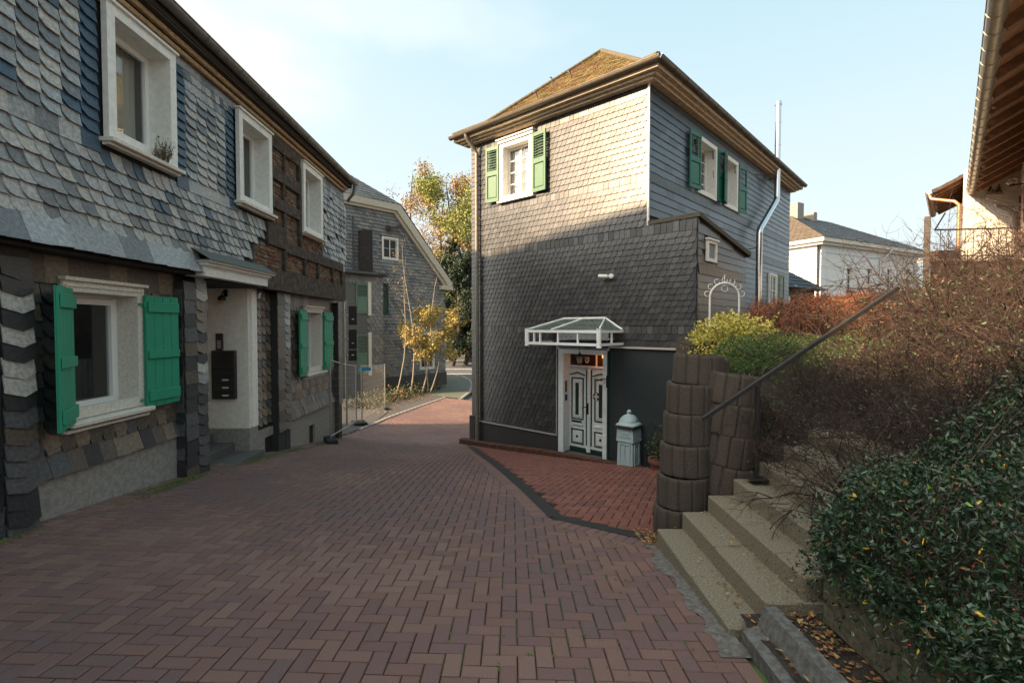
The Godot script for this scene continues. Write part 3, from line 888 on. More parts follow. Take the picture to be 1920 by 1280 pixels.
	var wood := mat("bare_wood", lin(0.58, 0.39, 0.21), 0.85, grain("woodg", 0.02, 0.6, 1.0, 63, FastNoiseLite.TYPE_SIMPLEX_SMOOTH, 6), 1.0, bump("wood_n", 0.09, 2.5, 48), 0.5)
	for k in 2:
		var fb := B.new()
		fb.bevel(Vector3(2.98, 3.50 + 0.07 * k, 0.275 + 0.06 * k), Vector3(19.9, 0.065, 0.06), 0.010)
		part(h, "eaves_board", fb, wood, LF)
	var gb := B.new()
	half_pipe(gb, Vector3(-7.2, 3.80, 0.52), Vector3(13.05, 3.74, 0.52), 0.075)
	for k in 24: gb.tube(arc_pts(Vector3(-6.6 + k * 0.82, 3.80 - 0.06 * (0.6 + k * 0.82) / 20.25, 0.52), 0.078, Vector3(0, 0, 1), Vector3(0, 1, 0), PI, TAU, 10), 0.006, 5)
	var zinc := mat("zinc", lin(0.22, 0.215, 0.19), 0.5, grain("zinc", 0.02, 0.7, 1.0, 65), 0.8, null, 1.0, 0.35)
	var gt := part(h, "gutter", gb, zinc, LF)
	var dp := B.new()
	dp.tube([Vector3(12.98, 3.70, 0.52), Vector3(12.99, 3.58, 0.51), Vector3(13.01, 3.45, 0.46), Vector3(13.02, 3.35, 0.37), Vector3(13.03, 3.26, 0.31)], 0.042, 10)
	part(gt, "downpipe", dp, zinc, LF)
	# windows and shutters
	for w in W_UP: left_upper_window(h, w[0], w[1], UV0, UV1)
	left_lower_window(h, 4.91, 6.01, -0.99, 0.47)
	left_lower_window(h, 10.83, 11.93, -1.07, 0.44)
	green_shutter(h, Vector3(4.94, 0, 0.07), 0.53, -0.97, 0.38, 0.52, -1.0)
	green_shutter(h, Vector3(5.97, 0, 0.06), 0.52, -0.97, 0.38, 0.10, 1.0)
	green_shutter(h, Vector3(10.86, 0, 0.06), 0.50, -1.05, 0.36, 0.10, -1.0)
	green_shutter(h, Vector3(11.90, 0, 0.06), 0.50, -1.05, 0.36, 0.06, 1.0)
	left_slates(h)
	timber_frame(h)
	# entrance steps, cornice over the door
	for k in 3:
		var st := B.new()
		var zf: float = [0.22, -0.22, -0.58][k]
		var yt: float = [-2.13, -1.98, -1.83][k]
		st.bevel(Vector3(7.78, yt - 0.25, zf - 0.36), Vector3(1.36 if k > 0 else 1.62, 0.5, 0.72), 0.008)
		part(h, "step", st, mat("step_stone", lin(0.12, 0.115, 0.11), 0.85, grain("plaster", 0.03, 0.74, 1.0, 51), 1.2), LF)
	var cb := B.new()
	cb.span(6.70, 8.45, 0.69, 0.83, 0.10, 0.38)
	cb.bevel(Vector3(7.575, 0.85, 0.25), Vector3(1.83, 0.045, 0.36), 0.01)
	cb.bevel(Vector3(7.575, 0.885, 0.27), Vector3(1.90, 0.03, 0.42), 0.008)
	for k in 44: cb.span(6.72 + k * 0.0395, 6.74 + k * 0.0395, 0.805, 0.826, 0.38, 0.40)
	part(h, "door_cornice", cb, white_paint(), LF)
	var cr := B.new()
	cr.quad(Vector3(6.60, 0.905, 0.50), Vector3(8.55, 0.905, 0.50), Vector3(8.55, 1.06, 0.25), Vector3(6.60, 1.06, 0.25))
	cr.span(6.60, 8.55, 0.895, 0.904, 0.24, 0.50)
	part(h, "cornice_roof", cr, mat("lead", lin(0.10, 0.11, 0.10), 0.6), LF)

func arc_pts(cen: Vector3, r: float, ax: Vector3, ay: Vector3, a0: float, a1: float, n: int) -> Array:
	var o := []
	for i in n + 1:
		var a := lerpf(a0, a1, float(i) / n)
		o.append(cen + ax * cos(a) * r + ay * sin(a) * r)
	return o

func timber_zone(u: float, v: float) -> bool:      # where the slates have come off
	if v > 3.42: return false
	var edge := 0.05 * sin(u * 31.0) + 0.05 * sin(v * 23.0)
	if u > 8.86 and u < 10.14 and v > 0.7: return true
	if v < 1.50 + edge and u > 8.05 + (v - 0.9) * 0.55 + edge * 2.0: return true
	if v < 1.92 and v >= 1.50 + edge and u > 8.72 + edge and u < 11.42 + edge: return true
	return false
func left_slates(h: Node3D) -> void:
	var tones := [lin(0.56, 0.565, 0.55), lin(0.40, 0.415, 0.42), lin(0.48, 0.515, 0.53), lin(0.23, 0.25, 0.265), lin(0.62, 0.60, 0.55), lin(0.06, 0.125, 0.195), lin(0.115, 0.118, 0.122), lin(0.14, 0.112, 0.086), lin(0.27, 0.215, 0.155), lin(0.040, 0.040, 0.044)]
	var L := []
	var light := [0, 1, 2, 0, 4, 3, 1, 3]
	var skip_up := func(u, v): return in_window(u, v, 0.05) or timber_zone(u, v)
	var sparse_blue := func(_u, _v) -> int: return 5 if rng.randf() < 0.05 else light[rng.randi() % 8]
	# rounded scales below the upper windows
	lay(L, LF, "scale_l", 3.0, 8.9, 0.98, 1.80, 0.155, 0.137, sparse_blue, skip_up, 0.225, 0.37, 0.05)
	# flat band under the window sills
	lay(L, LF, "rect", 3.0, 8.9, 1.79, 1.97, 0.24, 0.18, func(u, _v) -> int: return 5 if (absf(u - 5.0) < 0.1 or absf(u - 6.5) < 0.12 or (u > 7.55 and u < 8.9)) else light[rng.randi() % 8], skip_up, 0.228)
	# columns of cut slates between the windows; new blue ones beside the frames
	var u := 3.0
	while u < 5.14:
		var is_edge := u > 4.92
		lay(L, LF, "cut", u, u + 0.214, 1.97, 3.35, 0.214, 0.125, pick([5]) if is_edge else sparse_blue, skip_up, 0.225, 0.0, 0.02)
		u += 0.214
	for g in [[6.31, 7.70]]:
		u = g[0]
		var k := 0
		while u < g[1] - 0.1:
			var is_edge: bool = k == 0 or u > g[1] - 0.28
			lay(L, LF, "cut", u, u + 0.23, 1.97, 3.10 if not is_edge else 3.3, 0.23, 0.115, pick([5]) if is_edge else sparse_blue, skip_up, 0.225, 0.0, 0.02)
			u += 0.23; k += 1
		lay(L, LF, "fringe", 6.5, 7.55, 3.10, 3.36, 0.11, 0.13, sparse_blue, skip_up, 0.228, 0.5)
	u = 11.30
	while u < 12.90:
		lay(L, LF, "cut", u, u + 0.2, 1.74, 3.12, 0.2, 0.14, func(_u, _v) -> int: return -1 if rng.randf() < 0.05 else light[rng.randi() % 8], skip_up, 0.225, 0.0, 0.06)
		u += 0.2
	lay(L, LF, "fringe", 11.3, 12.95, 3.10, 3.36, 0.12, 0.13, sparse_blue, skip_up, 0.228, 0.5)
	lay(L, LF, "rect", 11.42, 12.95, 1.62, 1.80, 0.26, 0.18, pick([2, 5, 1]), none(), 0.226)
	lay(L, LF, "fringe", 11.5, 12.95, 1.42, 1.62, 0.12, 0.19, pick([1, 3, 2]), none(), 0.23, 0.5)
	# plain strip of slates under the eaves
	lay(L, LF, "rect", 3.0, 8.85, 3.34, 3.46, 0.30, 0.14, pick([3, 6, 3, 1]), func(_u, _v): return false, 0.224)
	lay(L, LF, "rect", 10.2, 12.95, 3.34, 3.46, 0.30, 0.14, pick([3, 6, 3]), none(), 0.224)
	# flared skirt row over the lower storey
	var sk := LF * Transform3D(Basis(Vector3.RIGHT, -0.32), Vector3(0, 0.73, 0.335))
	lay(L, sk, "rect", 3.4, 6.75, 0.0, 0.27, 0.215, 0.27, pick([1, 3, 2, 3]), none(), 0.0, 0.5, 0.02)
	# lower storey, browner and darker
	var brown := [7, 8, 7, 6, 8, 7]
	var skip_lo := func(uu, vv): return (uu > 4.88 and uu < 6.04 and vv > -1.02 and vv < 0.5) or (uu > 10.80 and uu < 11.96 and vv > -1.1 and vv < 0.47)
	lay(L, LF, "rect", 4.50, 6.62, 0.42, 0.70, 0.26, 0.28, pick([7, 8, 7]), skip_lo, -0.01)
	lay(L, LF, "cut", 4.50, 4.92, -1.05, 0.45, 0.21, 0.16, pick([7, 8, 9, 9, 6]), skip_lo, -0.012, 0.0)
	lay(L, LF, "scale_l", 6.03, 6.62, -1.05, 0.45, 0.15, 0.15, pick(brown), skip_lo, -0.012, 0.4, 0.04)
	lay(L, LF, "fringe", 4.52, 6.62, -1.24, -1.04, 0.17, 0.2, pick([7, 8, 6]), none(), 0.0, 0.5, 0.04)
	var sk2 := LF * Transform3D(Basis(Vector3.RIGHT, -0.25), Vector3(0, -1.46, 0.055))
	lay(L, sk2, "rect", 4.52, 6.62, 0.0, 0.25, 0.2, 0.25, pick([7, 9, 8, 6, 9]), none(), 0.0, 0.5, 0.03)
	for k in 3: lay(L, LF, "cut", 8.78 + k * 0.175, 8.955 + k * 0.175, -1.78, 0.62, 0.175, 0.15, pick([7, 8, 8, 6]), none(), -0.01, 0.0, 0.03)
	lay(L, LF, "scale_l", 9.86, 12.98, -1.20, 0.46, 0.14, 0.14, pick([7, 8, 6, 7]), skip_lo, -0.012, 0.4, 0.04)
	lay(L, LF, "rect", 9.86, 12.98, 0.42, 0.70, 0.26, 0.28, pick([7, 8, 7]), skip_lo, -0.01)
	lay(L, LF, "fringe", 9.86, 12.98, -1.54, -1.20, 0.13, 0.17, pick([7, 9, 6, 8]), none(), -0.004, 0.5, 0.05)
	var sk3 := LF * Transform3D(Basis(Vector3.RIGHT, -0.2), Vector3(0, -1.90, 0.07))
	lay(L, sk3, "rect", 9.86, 12.98, 0.0, 0.36, 0.21, 0.18, pick([9, 6, 9, 7]), none(), 0.0, 0.5, 0.05)
	# slate-clad posts of the lower storey
	for p in [[4.20, 4.49, 0.70], [6.60, 6.86, 0.60], [6.86, 7.10, 0.66], [9.32, 9.62, 0.62], [9.62, 9.86, 0.70], [12.72, 13.0, 0.62]]:
		var po := B.new()
		po.span(p[0] + 0.01, p[1] - 0.01, -3.3, p[2], -0.028, 0.13)
		part(h, "post", po, mats["dark_board"], LF)
	lay(L, LF, "chev", 4.20, 4.49, -1.90, 0.62, 0.29, 0.145, func(_u, v) -> int: return ([4, 9, 8, 4, 9, 4, 8, 8][rng.randi() % 8] if v > -0.65 else [9, 6, 9, 7][rng.randi() % 4]), none(), 0.135, 0.0, 0.03)
	lay(L, LF, "rect", 6.60, 6.86, -2.1, 0.56, 0.26, 0.19, pick([9, 7, 9, 6]), none(), 0.135, 0.0, 0.03)
	lay(L, LF, "chev", 6.86, 7.10, -2.1, 0.60, 0.24, 0.145, func(_u, v) -> int: return ([1, 3, 8, 4, 9, 8][rng.randi() % 6] if v > -0.75 else [9, 6, 9][rng.randi() % 3]), none(), 0.135, 0.0, 0.03)
	lay(L, LF, "rect", 9.32, 9.62, -2.0, 0.58, 0.30, 0.2, pick([7, 9, 6, 7]), none(), 0.135, 0.0, 0.03)
	lay(L, LF, "chev", 9.62, 9.86, -2.0, 0.66, 0.24, 0.145, func(_u, v) -> int: return ([2, 3, 1, 2][rng.randi() % 4] if v > -0.4 else [6, 9, 7][rng.randi() % 3]), none(), 0.135, 0.0, 0.03)
	lay(L, LF, "rect", 12.72, 13.0, -2.0, 0.6, 0.28, 0.2, pick([9, 6, 7]), none(), 0.135, 0.0, 0.03)
	# far end wall beside the gable house is seen only as a sliver: side returns of the posts
	var ret := LF * Transform3D(Basis(Vector3.UP, -PI / 2), Vector3(4.20, 0, -0.03))
	lay(L, ret, "rect", 0.0, 0.16, -1.9, 0.6, 0.16, 0.16, pick([9, 6]), none(), 0.0, 0.0)
	var ret2 := LF * Transform3D(Basis(Vector3.UP, -PI / 2), Vector3(6.60, 0, -0.03))
	lay(L, ret2, "rect", 0.0, 0.16, -2.1, 0.5, 0.16, 0.16, pick([9, 6]), none(), 0.0, 0.0)
	pieces(h, "slate", "slates", L, tones, 300, "lslate", 0.5, grain("slate", 0.03, 0.6, 1.0, 61), 1.1, bump("slate_n", 0.05, 2.5, 62), 0.5)

func timber_frame(h: Node3D) -> void:
	var beams := [[9.38, 12.93, 0.66, 1.07], [8.62, 9.40, 0.66, 1.05], [9.42, 12.75, 1.40, 1.62], [8.70, 9.42, 1.45, 1.86], [8.85, 10.14, 2.14, 2.36], [8.85, 10.14, 2.66, 2.90], [8.85, 10.14, 3.22, 3.48]]
	var posts := [[9.36, 9.46, 1.05, 2.14], [10.06, 10.16, 1.62, 3.22], [9.32, 9.40, 2.36, 2.66], [9.40, 9.48, 2.90, 3.22], [10.30, 10.40, 1.07, 1.40], [11.05, 11.15, 1.07, 1.40], [11.95, 12.05, 1.07, 1.40], [12.68, 12.93, 1.07, 1.40], [8.84, 8.92, 1.86, 3.22]]
	var tm := mat("timber", lin(0.15, 0.11, 0.08), 0.95, grain("timberg", 0.012, 0.35, 1.0, 71, FastNoiseLite.TYPE_SIMPLEX_SMOOTH, 6), 0.9, bump("timber_n", 0.05, 5.0, 72), 0.9)
	for q in beams + posts:
		var b := B.new()
		b.bevel(Vector3((q[0] + q[1]) / 2, (q[2] + q[3]) / 2, 0.235 + rng.randf_range(-0.01, 0.012)), Vector3(q[1] - q[0] - 0.006, q[3] - q[2] - 0.006, 0.10), 0.012, Basis(Vector3(0, 0, 1), rng.randf_range(-0.006, 0.006)))
		part(h, "beam", b, tm, LF)
	# bricks in the panels
	var L := []
	var bb := B.new(); bb.bevel(Vector3.ZERO, Vector3(0.185, 0.058, 0.05), 0.008)
	var hb := B.new(); hb.bevel(Vector3.ZERO, Vector3(0.09, 0.056, 0.05), 0.008)
	var m1 := bb.mesh(); var m2 := hb.mesh()
	var rects := [[8.92, 10.06, 1.87, 2.14], [8.92, 10.06, 2.36, 2.66], [8.92, 10.06, 2.90, 3.22], [9.46, 11.5, 1.62, 1.95], [8.30, 9.36, 1.06, 1.46], [9.46, 12.68, 1.07, 1.40], [10.16, 10.22, 1.95, 3.2]]
	for q in rects:
		var v: float = q[2] + 0.035
		var r := 0
		while v < q[3] - 0.01:
			var u: float = q[0] + (0.0 if r % 2 else 0.1)
			while u < q[1]:
				var half := rng.randf() < 0.3
				var wd := 0.10 if half else 0.197
				if rng.randf() > 0.03 and u + wd < q[1] + 0.03:
					L.append([m2 if half else m1, LF * Transform3D(Basis(Vector3(0, 0, 1), rng.randf_range(-0.04, 0.04)) * Basis(Vector3.UP, rng.randf_range(-0.06, 0.06)), Vector3(u + wd / 2, v, 0.205 + rng.randf_range(-0.014, 0.014))), rng.randi() % 5])
				u += wd
			v += 0.068; r += 1
	var bt := [lin(0.34, 0.145, 0.08), lin(0.27, 0.115, 0.065), lin(0.40, 0.20, 0.11), lin(0.34, 0.24, 0.16), lin(0.22, 0.11, 0.075)]
	pieces(h, "brick", "bricks", L, bt, 300, "oldbrick", 0.95, grain("brickg", 0.05, 0.5, 1.0, 75), 2.0, bump("brick_n", 0.12, 4.0, 76), 0.8)
	var mo := B.new()
	for q in rects: mo.span(q[0], q[1], q[2], q[3], 0.18, 0.2215)
	part(h, "mortar", mo, mat("mortar", lin(0.20, 0.15, 0.10), 0.95, grain("brickg", 0.05, 0.5, 1.0, 75), 1.4), LF)

func left_details() -> void:
	# letter boxes and intercom on the cream wall of the entrance, facing down the lane towards the viewer
	var fr := LF * Transform3D(Basis(Vector3.UP, -PI / 2), Vector3(8.486, 0, 0))      # x: towards the street, z: towards the viewer
	var a := hit(fr, 400, 657, 0.0); var c := hit(fr, 445, 747, 0.0)
	var t := thing("letterbox_unit", "dark brown metal letterbox unit on the cream entrance wall", "letterbox", fr * Vector3((a.x + c.x) / 2, c.y, 0))
	var br := mat("brown_metal", lin(0.022, 0.018, 0.016), 0.4)
	var b := B.new(); b.bevel(Vector3((a.x + c.x) / 2, (a.y + c.y) / 2, 0.04), Vector3(c.x - a.x, a.y - c.y, 0.08), 0.006)
	part(t, "case", b, br, fr)
	var hh := (a.y - c.y)
	for k in 5:
		var f := B.new()
		var y := a.y - hh * (0.20 + 0.16 * k) - hh * 0.08
		f.bevel(Vector3((a.x + c.x) / 2, y, 0.085), Vector3(c.x - a.x - 0.04, hh * 0.145, 0.014), 0.003)
		f.span(a.x + 0.04, c.x - 0.04, y + hh * 0.045, y + hh * 0.058, 0.09, 0.105)
		var fl := part(t, "flap", f, br, fr)
		if k >= 2:
			var l := B.new(); l.span((a.x + c.x) / 2 - 0.01, c.x - 0.10, y - 0.012, y + 0.012, 0.0921, 0.0945)
			part(fl, "name_label", l, mat("paper", lin(0.6, 0.6, 0.58), 0.8), fr)
	var wn := B.new(); wn.span(a.x + 0.10, c.x - 0.06, a.y - hh * 0.14, a.y - hh * 0.08, 0.0802, 0.084)
	part(t, "viewing_slot", wn, mat("black", lin(0.008, 0.008, 0.008), 0.3), fr)
	var ia := hit(fr, 406, 625, 0.0); var ic := hit(fr, 419, 656, 0.0)
	var it := thing("intercom", "narrow brown door intercom with bell buttons above the letterboxes", "intercom", fr * Vector3((ia.x + ic.x) / 2, ic.y, 0))
	var ib := B.new(); ib.bevel(Vector3((ia.x + ic.x) / 2, (ia.y + ic.y) / 2, 0.02), Vector3(ic.x - ia.x, ia.y - ic.y, 0.04), 0.005)
	part(it, "case", ib, mat("brown_anod", lin(0.05, 0.035, 0.03), 0.35, null, 1.0, null, 1.0, 0.4), fr)
	for k in 5:
		var bb := B.new()
		var y := lerpf(ic.y, ia.y, 0.12 + 0.1 * k)
		bb.span(ia.x + 0.025, ic.x - 0.025, y, y + 0.014, 0.0402, 0.045)
		part(it, "bell_button", bb, mat("silver_btn", lin(0.5, 0.48, 0.45), 0.4), fr)
	# wall lantern in the entrance and a small camera lamp by the jamb
	var lp := hit(fr, 417, 560, 0.10)
	var ln := thing("wall_lantern", "small dark wall lantern under the entrance ceiling", "lamp", fr * Vector3(lp.x, lp.y, 0.0))
	var lm := mat("lantern_black", lin(0.012, 0.011, 0.010), 0.5)
	var lb := B.new()
	lb.tube([Vector3(lp.x, lp.y + 0.10, 0.0), Vector3(lp.x, lp.y + 0.13, 0.08), Vector3(lp.x, lp.y + 0.06, 0.13)], 0.012, 6)
	lb.box(Vector3(lp.x, lp.y + 0.1, 0.008), Vector3(0.06, 0.12, 0.016))
	part(ln, "bracket", lb, lm, fr)
	var lh := B.new()
	lh.lathe([Vector2(0.06, 0.0), Vector2(0.062, 0.04), Vector2(0.045, 0.075), Vector2(0.012, 0.09), Vector2(0.0, 0.092)], 14, Transform3D(Basis.IDENTITY, Vector3(lp.x, lp.y - 0.03, 0.13)))
	part(ln, "hood", lh, lm, fr)
	var lg := B.new()
	lg.lathe([Vector2(0.0, -0.06), Vector2(0.03, -0.055), Vector2(0.036, 0.0)], 12, Transform3D(Basis.IDENTITY, Vector3(lp.x, lp.y - 0.03, 0.13)))
	part(ln, "glass", lg, mat("amber_glass", lin(0.45, 0.26, 0.14), 0.3), fr)
	var cp := hit(LF, 486, 545, 0.12)
	var cm := thing("motion_sensor_lamp", "small round motion sensor under the end of the door cornice", "sensor", LF * Vector3(cp.x, cp.y, 0.05))
	var cb := B.new(); cb.lathe([Vector2(0, -0.045), Vector2(0.032, -0.03), Vector2(0.045, 0), Vector2(0.032, 0.03), Vector2(0, 0.045)], 12, Transform3D(Basis.IDENTITY, cp))
	part(cm, "globe", cb, mat("dark_globe", lin(0.04, 0.03, 0.025), 0.15), LF)
	var cs := B.new(); cs.tube([cp + Vector3(0.0, 0, -0.1), cp], 0.02, 8); cs.tube([cp + Vector3(0.02, -0.03, 0), cp + Vector3(-0.02, -0.13, 0)], 0.018, 8)
	part(cm, "arm", cs, mat("white_plastic", lin(0.65, 0.63, 0.58), 0.5), LF)
	# tuft of weeds on the first upper sill
	var wp := hit(LF, 300, 290, 0.36)
	var w := B.new()
	var r := RandomNumberGenerator.new(); r.seed = 5
	for k in 70:
		var p := wp + Vector3(r.randf_range(-0.12, 0.12), -0.06, r.randf_range(-0.03, 0.05))
		w.col = [lin(0.10, 0.09, 0.03), lin(0.16, 0.10, 0.05), lin(0.08, 0.09, 0.03)][r.randi() % 3]
		var q := p + Vector3(r.randf_range(-0.10, 0.10), r.randf_range(0.06, 0.26), r.randf_range(-0.02, 0.08))
		w.tube([p, (p + q) / 2 + Vector3(0.01, 0.01, 0), q], [0.0025, 0.002, 0.001], 4, false)
		for j in 4:
			var f := r.randf_range(0.3, 1.0)
			w.leaf(p.lerp(q, f), Vector3(r.randf_range(-1, 1), r.randf_range(0, 1), r.randf_range(-0.3, 1)).normalized(), Vector3(r.randf_range(-1, 1), 0.3, r.randf_range(-1, 1)).normalized(), 0.025, 0.012)
	var wt := thing("weed_tuft", "tuft of dry weeds growing on the white upper window sill", "weeds", LF * (wp + Vector3(0, -0.06, 0)))
	part(wt, "stems", w, mat("weed", Color.WHITE, 0.9, null, 1.0, null, 1.0, 0.0, true), LF)

# ------------------------------------------------------------------ corner house with the white double door
func louvre_shutter(h: Node3D, fr: Transform3D, x0: float, x1: float, y0: float, y1: float, z: float, m: Material, ang := 0.0, hinge_right := false) -> void:
	var hx := x1 if hinge_right else x0
	var f2 := fr * Transform3D(Basis(Vector3.UP, (ang if hinge_right else -ang)), Vector3(hx, 0, z))
	var a := x0 - hx; var e := x1 - hx
	var b := B.new()
	var st := 0.055
	b.span(a, a + st, y0, y1, 0, 0.035); b.span(e - st, e, y0, y1, 0, 0.035)
	var mid := lerpf(y0, y1, 0.52)
	b.span(a + st, e - st, y1 - 0.09, y1, 0.0, 0.033); b.span(a + st, e - st, y0, y0 + 0.09, 0.0, 0.033); b.span(a + st, e - st, mid - 0.06, mid + 0.06, 0.0, 0.033)
	b.span(a + st, e - st, y0 + 0.09, mid - 0.06, 0.002, 0.006)
	var s := part(h, "shutter", b, m, f2)
	var p := B.new(); p.bevel(Vector3((a + e) / 2, (y0 + 0.09 + mid - 0.06) / 2, 0.014), Vector3(e - a - 2 * st - 0.04, mid - y0 - 0.19, 0.018), 0.006)
	part(s, "panel", p, m, f2)
	var n := 8
	for k in n:
		var l := B.new()
		var y := lerpf(mid + 0.06, y1 - 0.09, (k + 0.5) / n)
		l.box(Vector3((a + e) / 2, y, 0.018), Vector3(e - a - 2 * st, 0.008, 0.045), Basis(Vector3.RIGHT, 0.7))
		part(s, "slat", l, m, f2)
func casement(h: Node3D, fr: Transform3D, x0: float, x1: float, y0: float, y1: float, z: float, depth: float, cols: int, rows: int, casing: float, m: Material, gm: Material, cap := true) -> Node3D:
	var b := B.new()
	frame_boards(b, x0, x1, y0, y1, casing, z - 0.01, z + 0.05)
	if cap:
		b.span(x0 - 0.04, x1 + 0.04, y1, y1 + 0.07, z - 0.01, z + 0.09); b.span(x0 - 0.07, x1 + 0.07, y1 + 0.07, y1 + 0.10, z - 0.01, z + 0.13)
		b.span(x0 - 0.05, x1 + 0.05, y0 - 0.045, y0, z - 0.01, z + 0.10)
	var i0 := x0 + casing; var i1 := x1 - casing; var j0 := y0 + casing; var j1 := y1 - casing
	b.span(i0 - 0.015, i0 - 0.001, j0, j1, z - depth, z - 0.011); b.span(i1 + 0.001, i1 + 0.015, j0, j1, z - depth, z - 0.011)
	b.span(i0, i1, j1 + 0.001, j1 + 0.015, z - depth, z - 0.011); b.span(i0, i1, j0 - 0.015, j0 - 0.001, z - depth, z - 0.011)
	var w := part(h, "window", b, m, fr)
	var s := B.new()
	frame_boards(s, i0, i1, j0, j1, 0.05, z - depth, z - depth + 0.05)
	for k in range(1, cols):
		var x := lerpf(i0, i1, float(k) / cols)
		s.span(x - (0.03 if k * 2 == cols else 0.012), x + (0.03 if k * 2 == cols else 0.012), j0 + 0.05, j1 - 0.05, z - depth + 0.005, z - depth + 0.045)
	part(w, "sash", s, m, fr)
	for k in range(1, rows):
		var y := lerpf(j0 + 0.03, j1 - 0.03, float(k) / rows)
		var gb := B.new(); gb.span(i0 + 0.05, i1 - 0.05, y - 0.011, y + 0.011, z - depth + 0.008, z - depth + 0.042)
		part(w, "glazing_bar", gb, m, fr)
	for cx in cols:
		for cy in rows:
			var p := B.new()
			var q0 := lerpf(i0, i1, float(cx) / cols) + 0.012; var q1 := lerpf(i0, i1, float(cx + 1) / cols) - 0.012
			var r0 := lerpf(j0 + 0.03, j1 - 0.03, float(cy) / rows) + 0.01; var r1 := lerpf(j0 + 0.03, j1 - 0.03, float(cy + 1) / rows) - 0.01
			p.box(Vector3((q0 + q1) / 2, (r0 + r1) / 2, z - depth + 0.022), Vector3(q1 - q0, r1 - r0, 0.005), Basis(Vector3.UP, rng.randf_range(-0.006, 0.006)) * Basis(Vector3.RIGHT, rng.randf_range(-0.006, 0.006)))
			part(w, "pane", p, gm, fr)
	return w

const WL := -5.15
const DEEP := 10.75
func corner_house() -> void:
	var h := thing("corner_house", "tall dark slate house with hipped roof, green shutters and a white double door", "house", RF * Vector3(-2.5, -3.0, -5.0))
	var dark := mat("slate_back", lin(0.035, 0.035, 0.036), 0.9)
	var wh := white_paint()
	var green := mat("sage_green", lin(0.075, 0.16, 0.10), 0.6, grain("paint", 0.02, 0.88, 1.0, 43), 0.8)
	var teal := mat("deep_green", lin(0.012, 0.13, 0.085), 0.5, grain("paint", 0.02, 0.88, 1.0, 43), 0.8)
	var b := B.new()
	holed_wall(b, WL, 0.0, -3.8, 5.05, [[-3.98, -3.06, 3.26, 4.55], [-2.1, -0.97, -3.4, -0.56]], -0.012, 0.3)
	var sw := [[2.45, 3.45, 3.20, 4.42], [4.18, 5.05, 3.20, 4.42]]
	b.span(WL, 0.0, -3.8, 5.05, -DEEP, -DEEP + 0.05)
	b.span(WL + 0.012, WL + 0.05, -3.8, 5.05, -DEEP + 0.05, -0.32)
	b.span(WL, 0.0, 4.98, 5.04, -DEEP, -0.02)
	part(h, "wall", b, dark, RF)
	var bs := B.new()
	holed_wall(bs, 0.32, DEEP, -3.8, 5.05, sw, -0.012, 0.3)
	bs.span(0.0125, 0.319, -3.8, 5.0, -0.20, -0.0125)
	part(h, "side_wall", bs, dark, RS)
	# lean-to beside the door front: same front plane, side wall with a sloping top
	part_mesh(h, "lean_to", lean_mesh(), dark)
	# dark rendered ground floor right of the door
	var rn := B.new()
	rn.span(-0.86, 0.998, -3.8, -0.445, -0.25, 0.012)
	rn.span(0.998, 1.014, -3.8, -0.445, -2.7, 0.012)
	part(h, "rendered_wall", rn, mat("black_render", lin(0.022, 0.033, 0.037), 0.7, grain("renderg", 0.05, 0.7, 1.0, 81), 1.0, bump("render_n", 0.14, 9.0, 82), 1.0), RF)
	var lg := B.new()
	lg.span(-0.86, 1.03, -0.445, -0.405, -0.02, 0.06)
	part(h, "ledge", lg, mat("ledge_white", lin(0.40, 0.37, 0.32), 0.7), RF)
	var pl := B.new()
	pl.span(WL - 0.05, -2.235, -3.9, -2.53, -0.02, 0.03)
	pl.span(WL - 0.05, WL + 0.0, -3.9, -2.53, -DEEP, -0.021)
	pl.span(WL - 0.05, WL + 0.16, -3.9, -2.40, 0.0305, 0.07)
	part(h, "plinth", pl, mat("plinth_dark", lin(0.028, 0.026, 0.025), 0.8), RF)
	var tr := B.new()
	tr.span(WL - 0.01, -2.24, -2.53, -2.495, 0.0, 0.055)
	tr.span(-2.262, -2.238, -2.495, -0.42, 0.0, 0.045)
	part(h, "trim", tr, mat("trim_grey", lin(0.30, 0.28, 0.27), 0.6), RF)
	var ct := B.new()
	ct.span(-0.012, 0.022, 2.03, 4.86, -0.012, 0.030)
	part(h, "corner_trim", ct, wh, RF)
	# roof: hip with a slight kick at the eaves
	var ap := hitx(RF, 1128, 97, -2.57)
	var oh := 0.36
	var ey := 5.07
	var e0 := Vector3(WL - oh, ey, oh); var e1 := Vector3(oh, ey, oh); var e2 := Vector3(oh, ey, -DEEP - oh); var e3 := Vector3(WL - oh, ey, -DEEP - oh)
	var apex := Vector3(-2.57, ap.y, ap.z); var apb := Vector3(-2.57, ap.y, -DEEP - ap.z)
	var gold := [lin(0.30, 0.21, 0.065), lin(0.25, 0.165, 0.06), lin(0.33, 0.24, 0.085), lin(0.27, 0.14, 0.065), lin(0.22, 0.17, 0.07)]
	var rb := B.new()
	var kick := 0.16
	var f := 0.22
	var ks := []
	for q in [[e0, apex], [e1, apex], [e1, apex], [e2, apb], [e0, apex], [e3, apb]]: ks.append(q[0].lerp(q[1], f) - Vector3(0, kick, 0))
	tile_rows(rb, e0, e1, ks[0], ks[1], 7, 0.2, gold)
	tile_rows(rb, ks[0], ks[1], apex, apex, 22, 0.2, gold)
	tile_rows(rb, e1, e2, ks[2], ks[3], 6, 0.3, gold)
	tile_rows(rb, ks[2], ks[3], apex, apb, 18, 0.3, gold)
	tile_rows(rb, e3, e0, ks[5], ks[4], 6, 0.3, gold)
	tile_rows(rb, ks[5], ks[4], apb, apex, 18, 0.3, gold)
	var rbm := part(h, "roof", rb, mat("roof_gold", Color.WHITE, 0.9, grain("rooflichen", 0.02, 0.45, 1.0, 85, FastNoiseLite.TYPE_SIMPLEX_SMOOTH, 6), 0.9, null, 1.0, 0.0, true), RF)
	var ru := B.new()
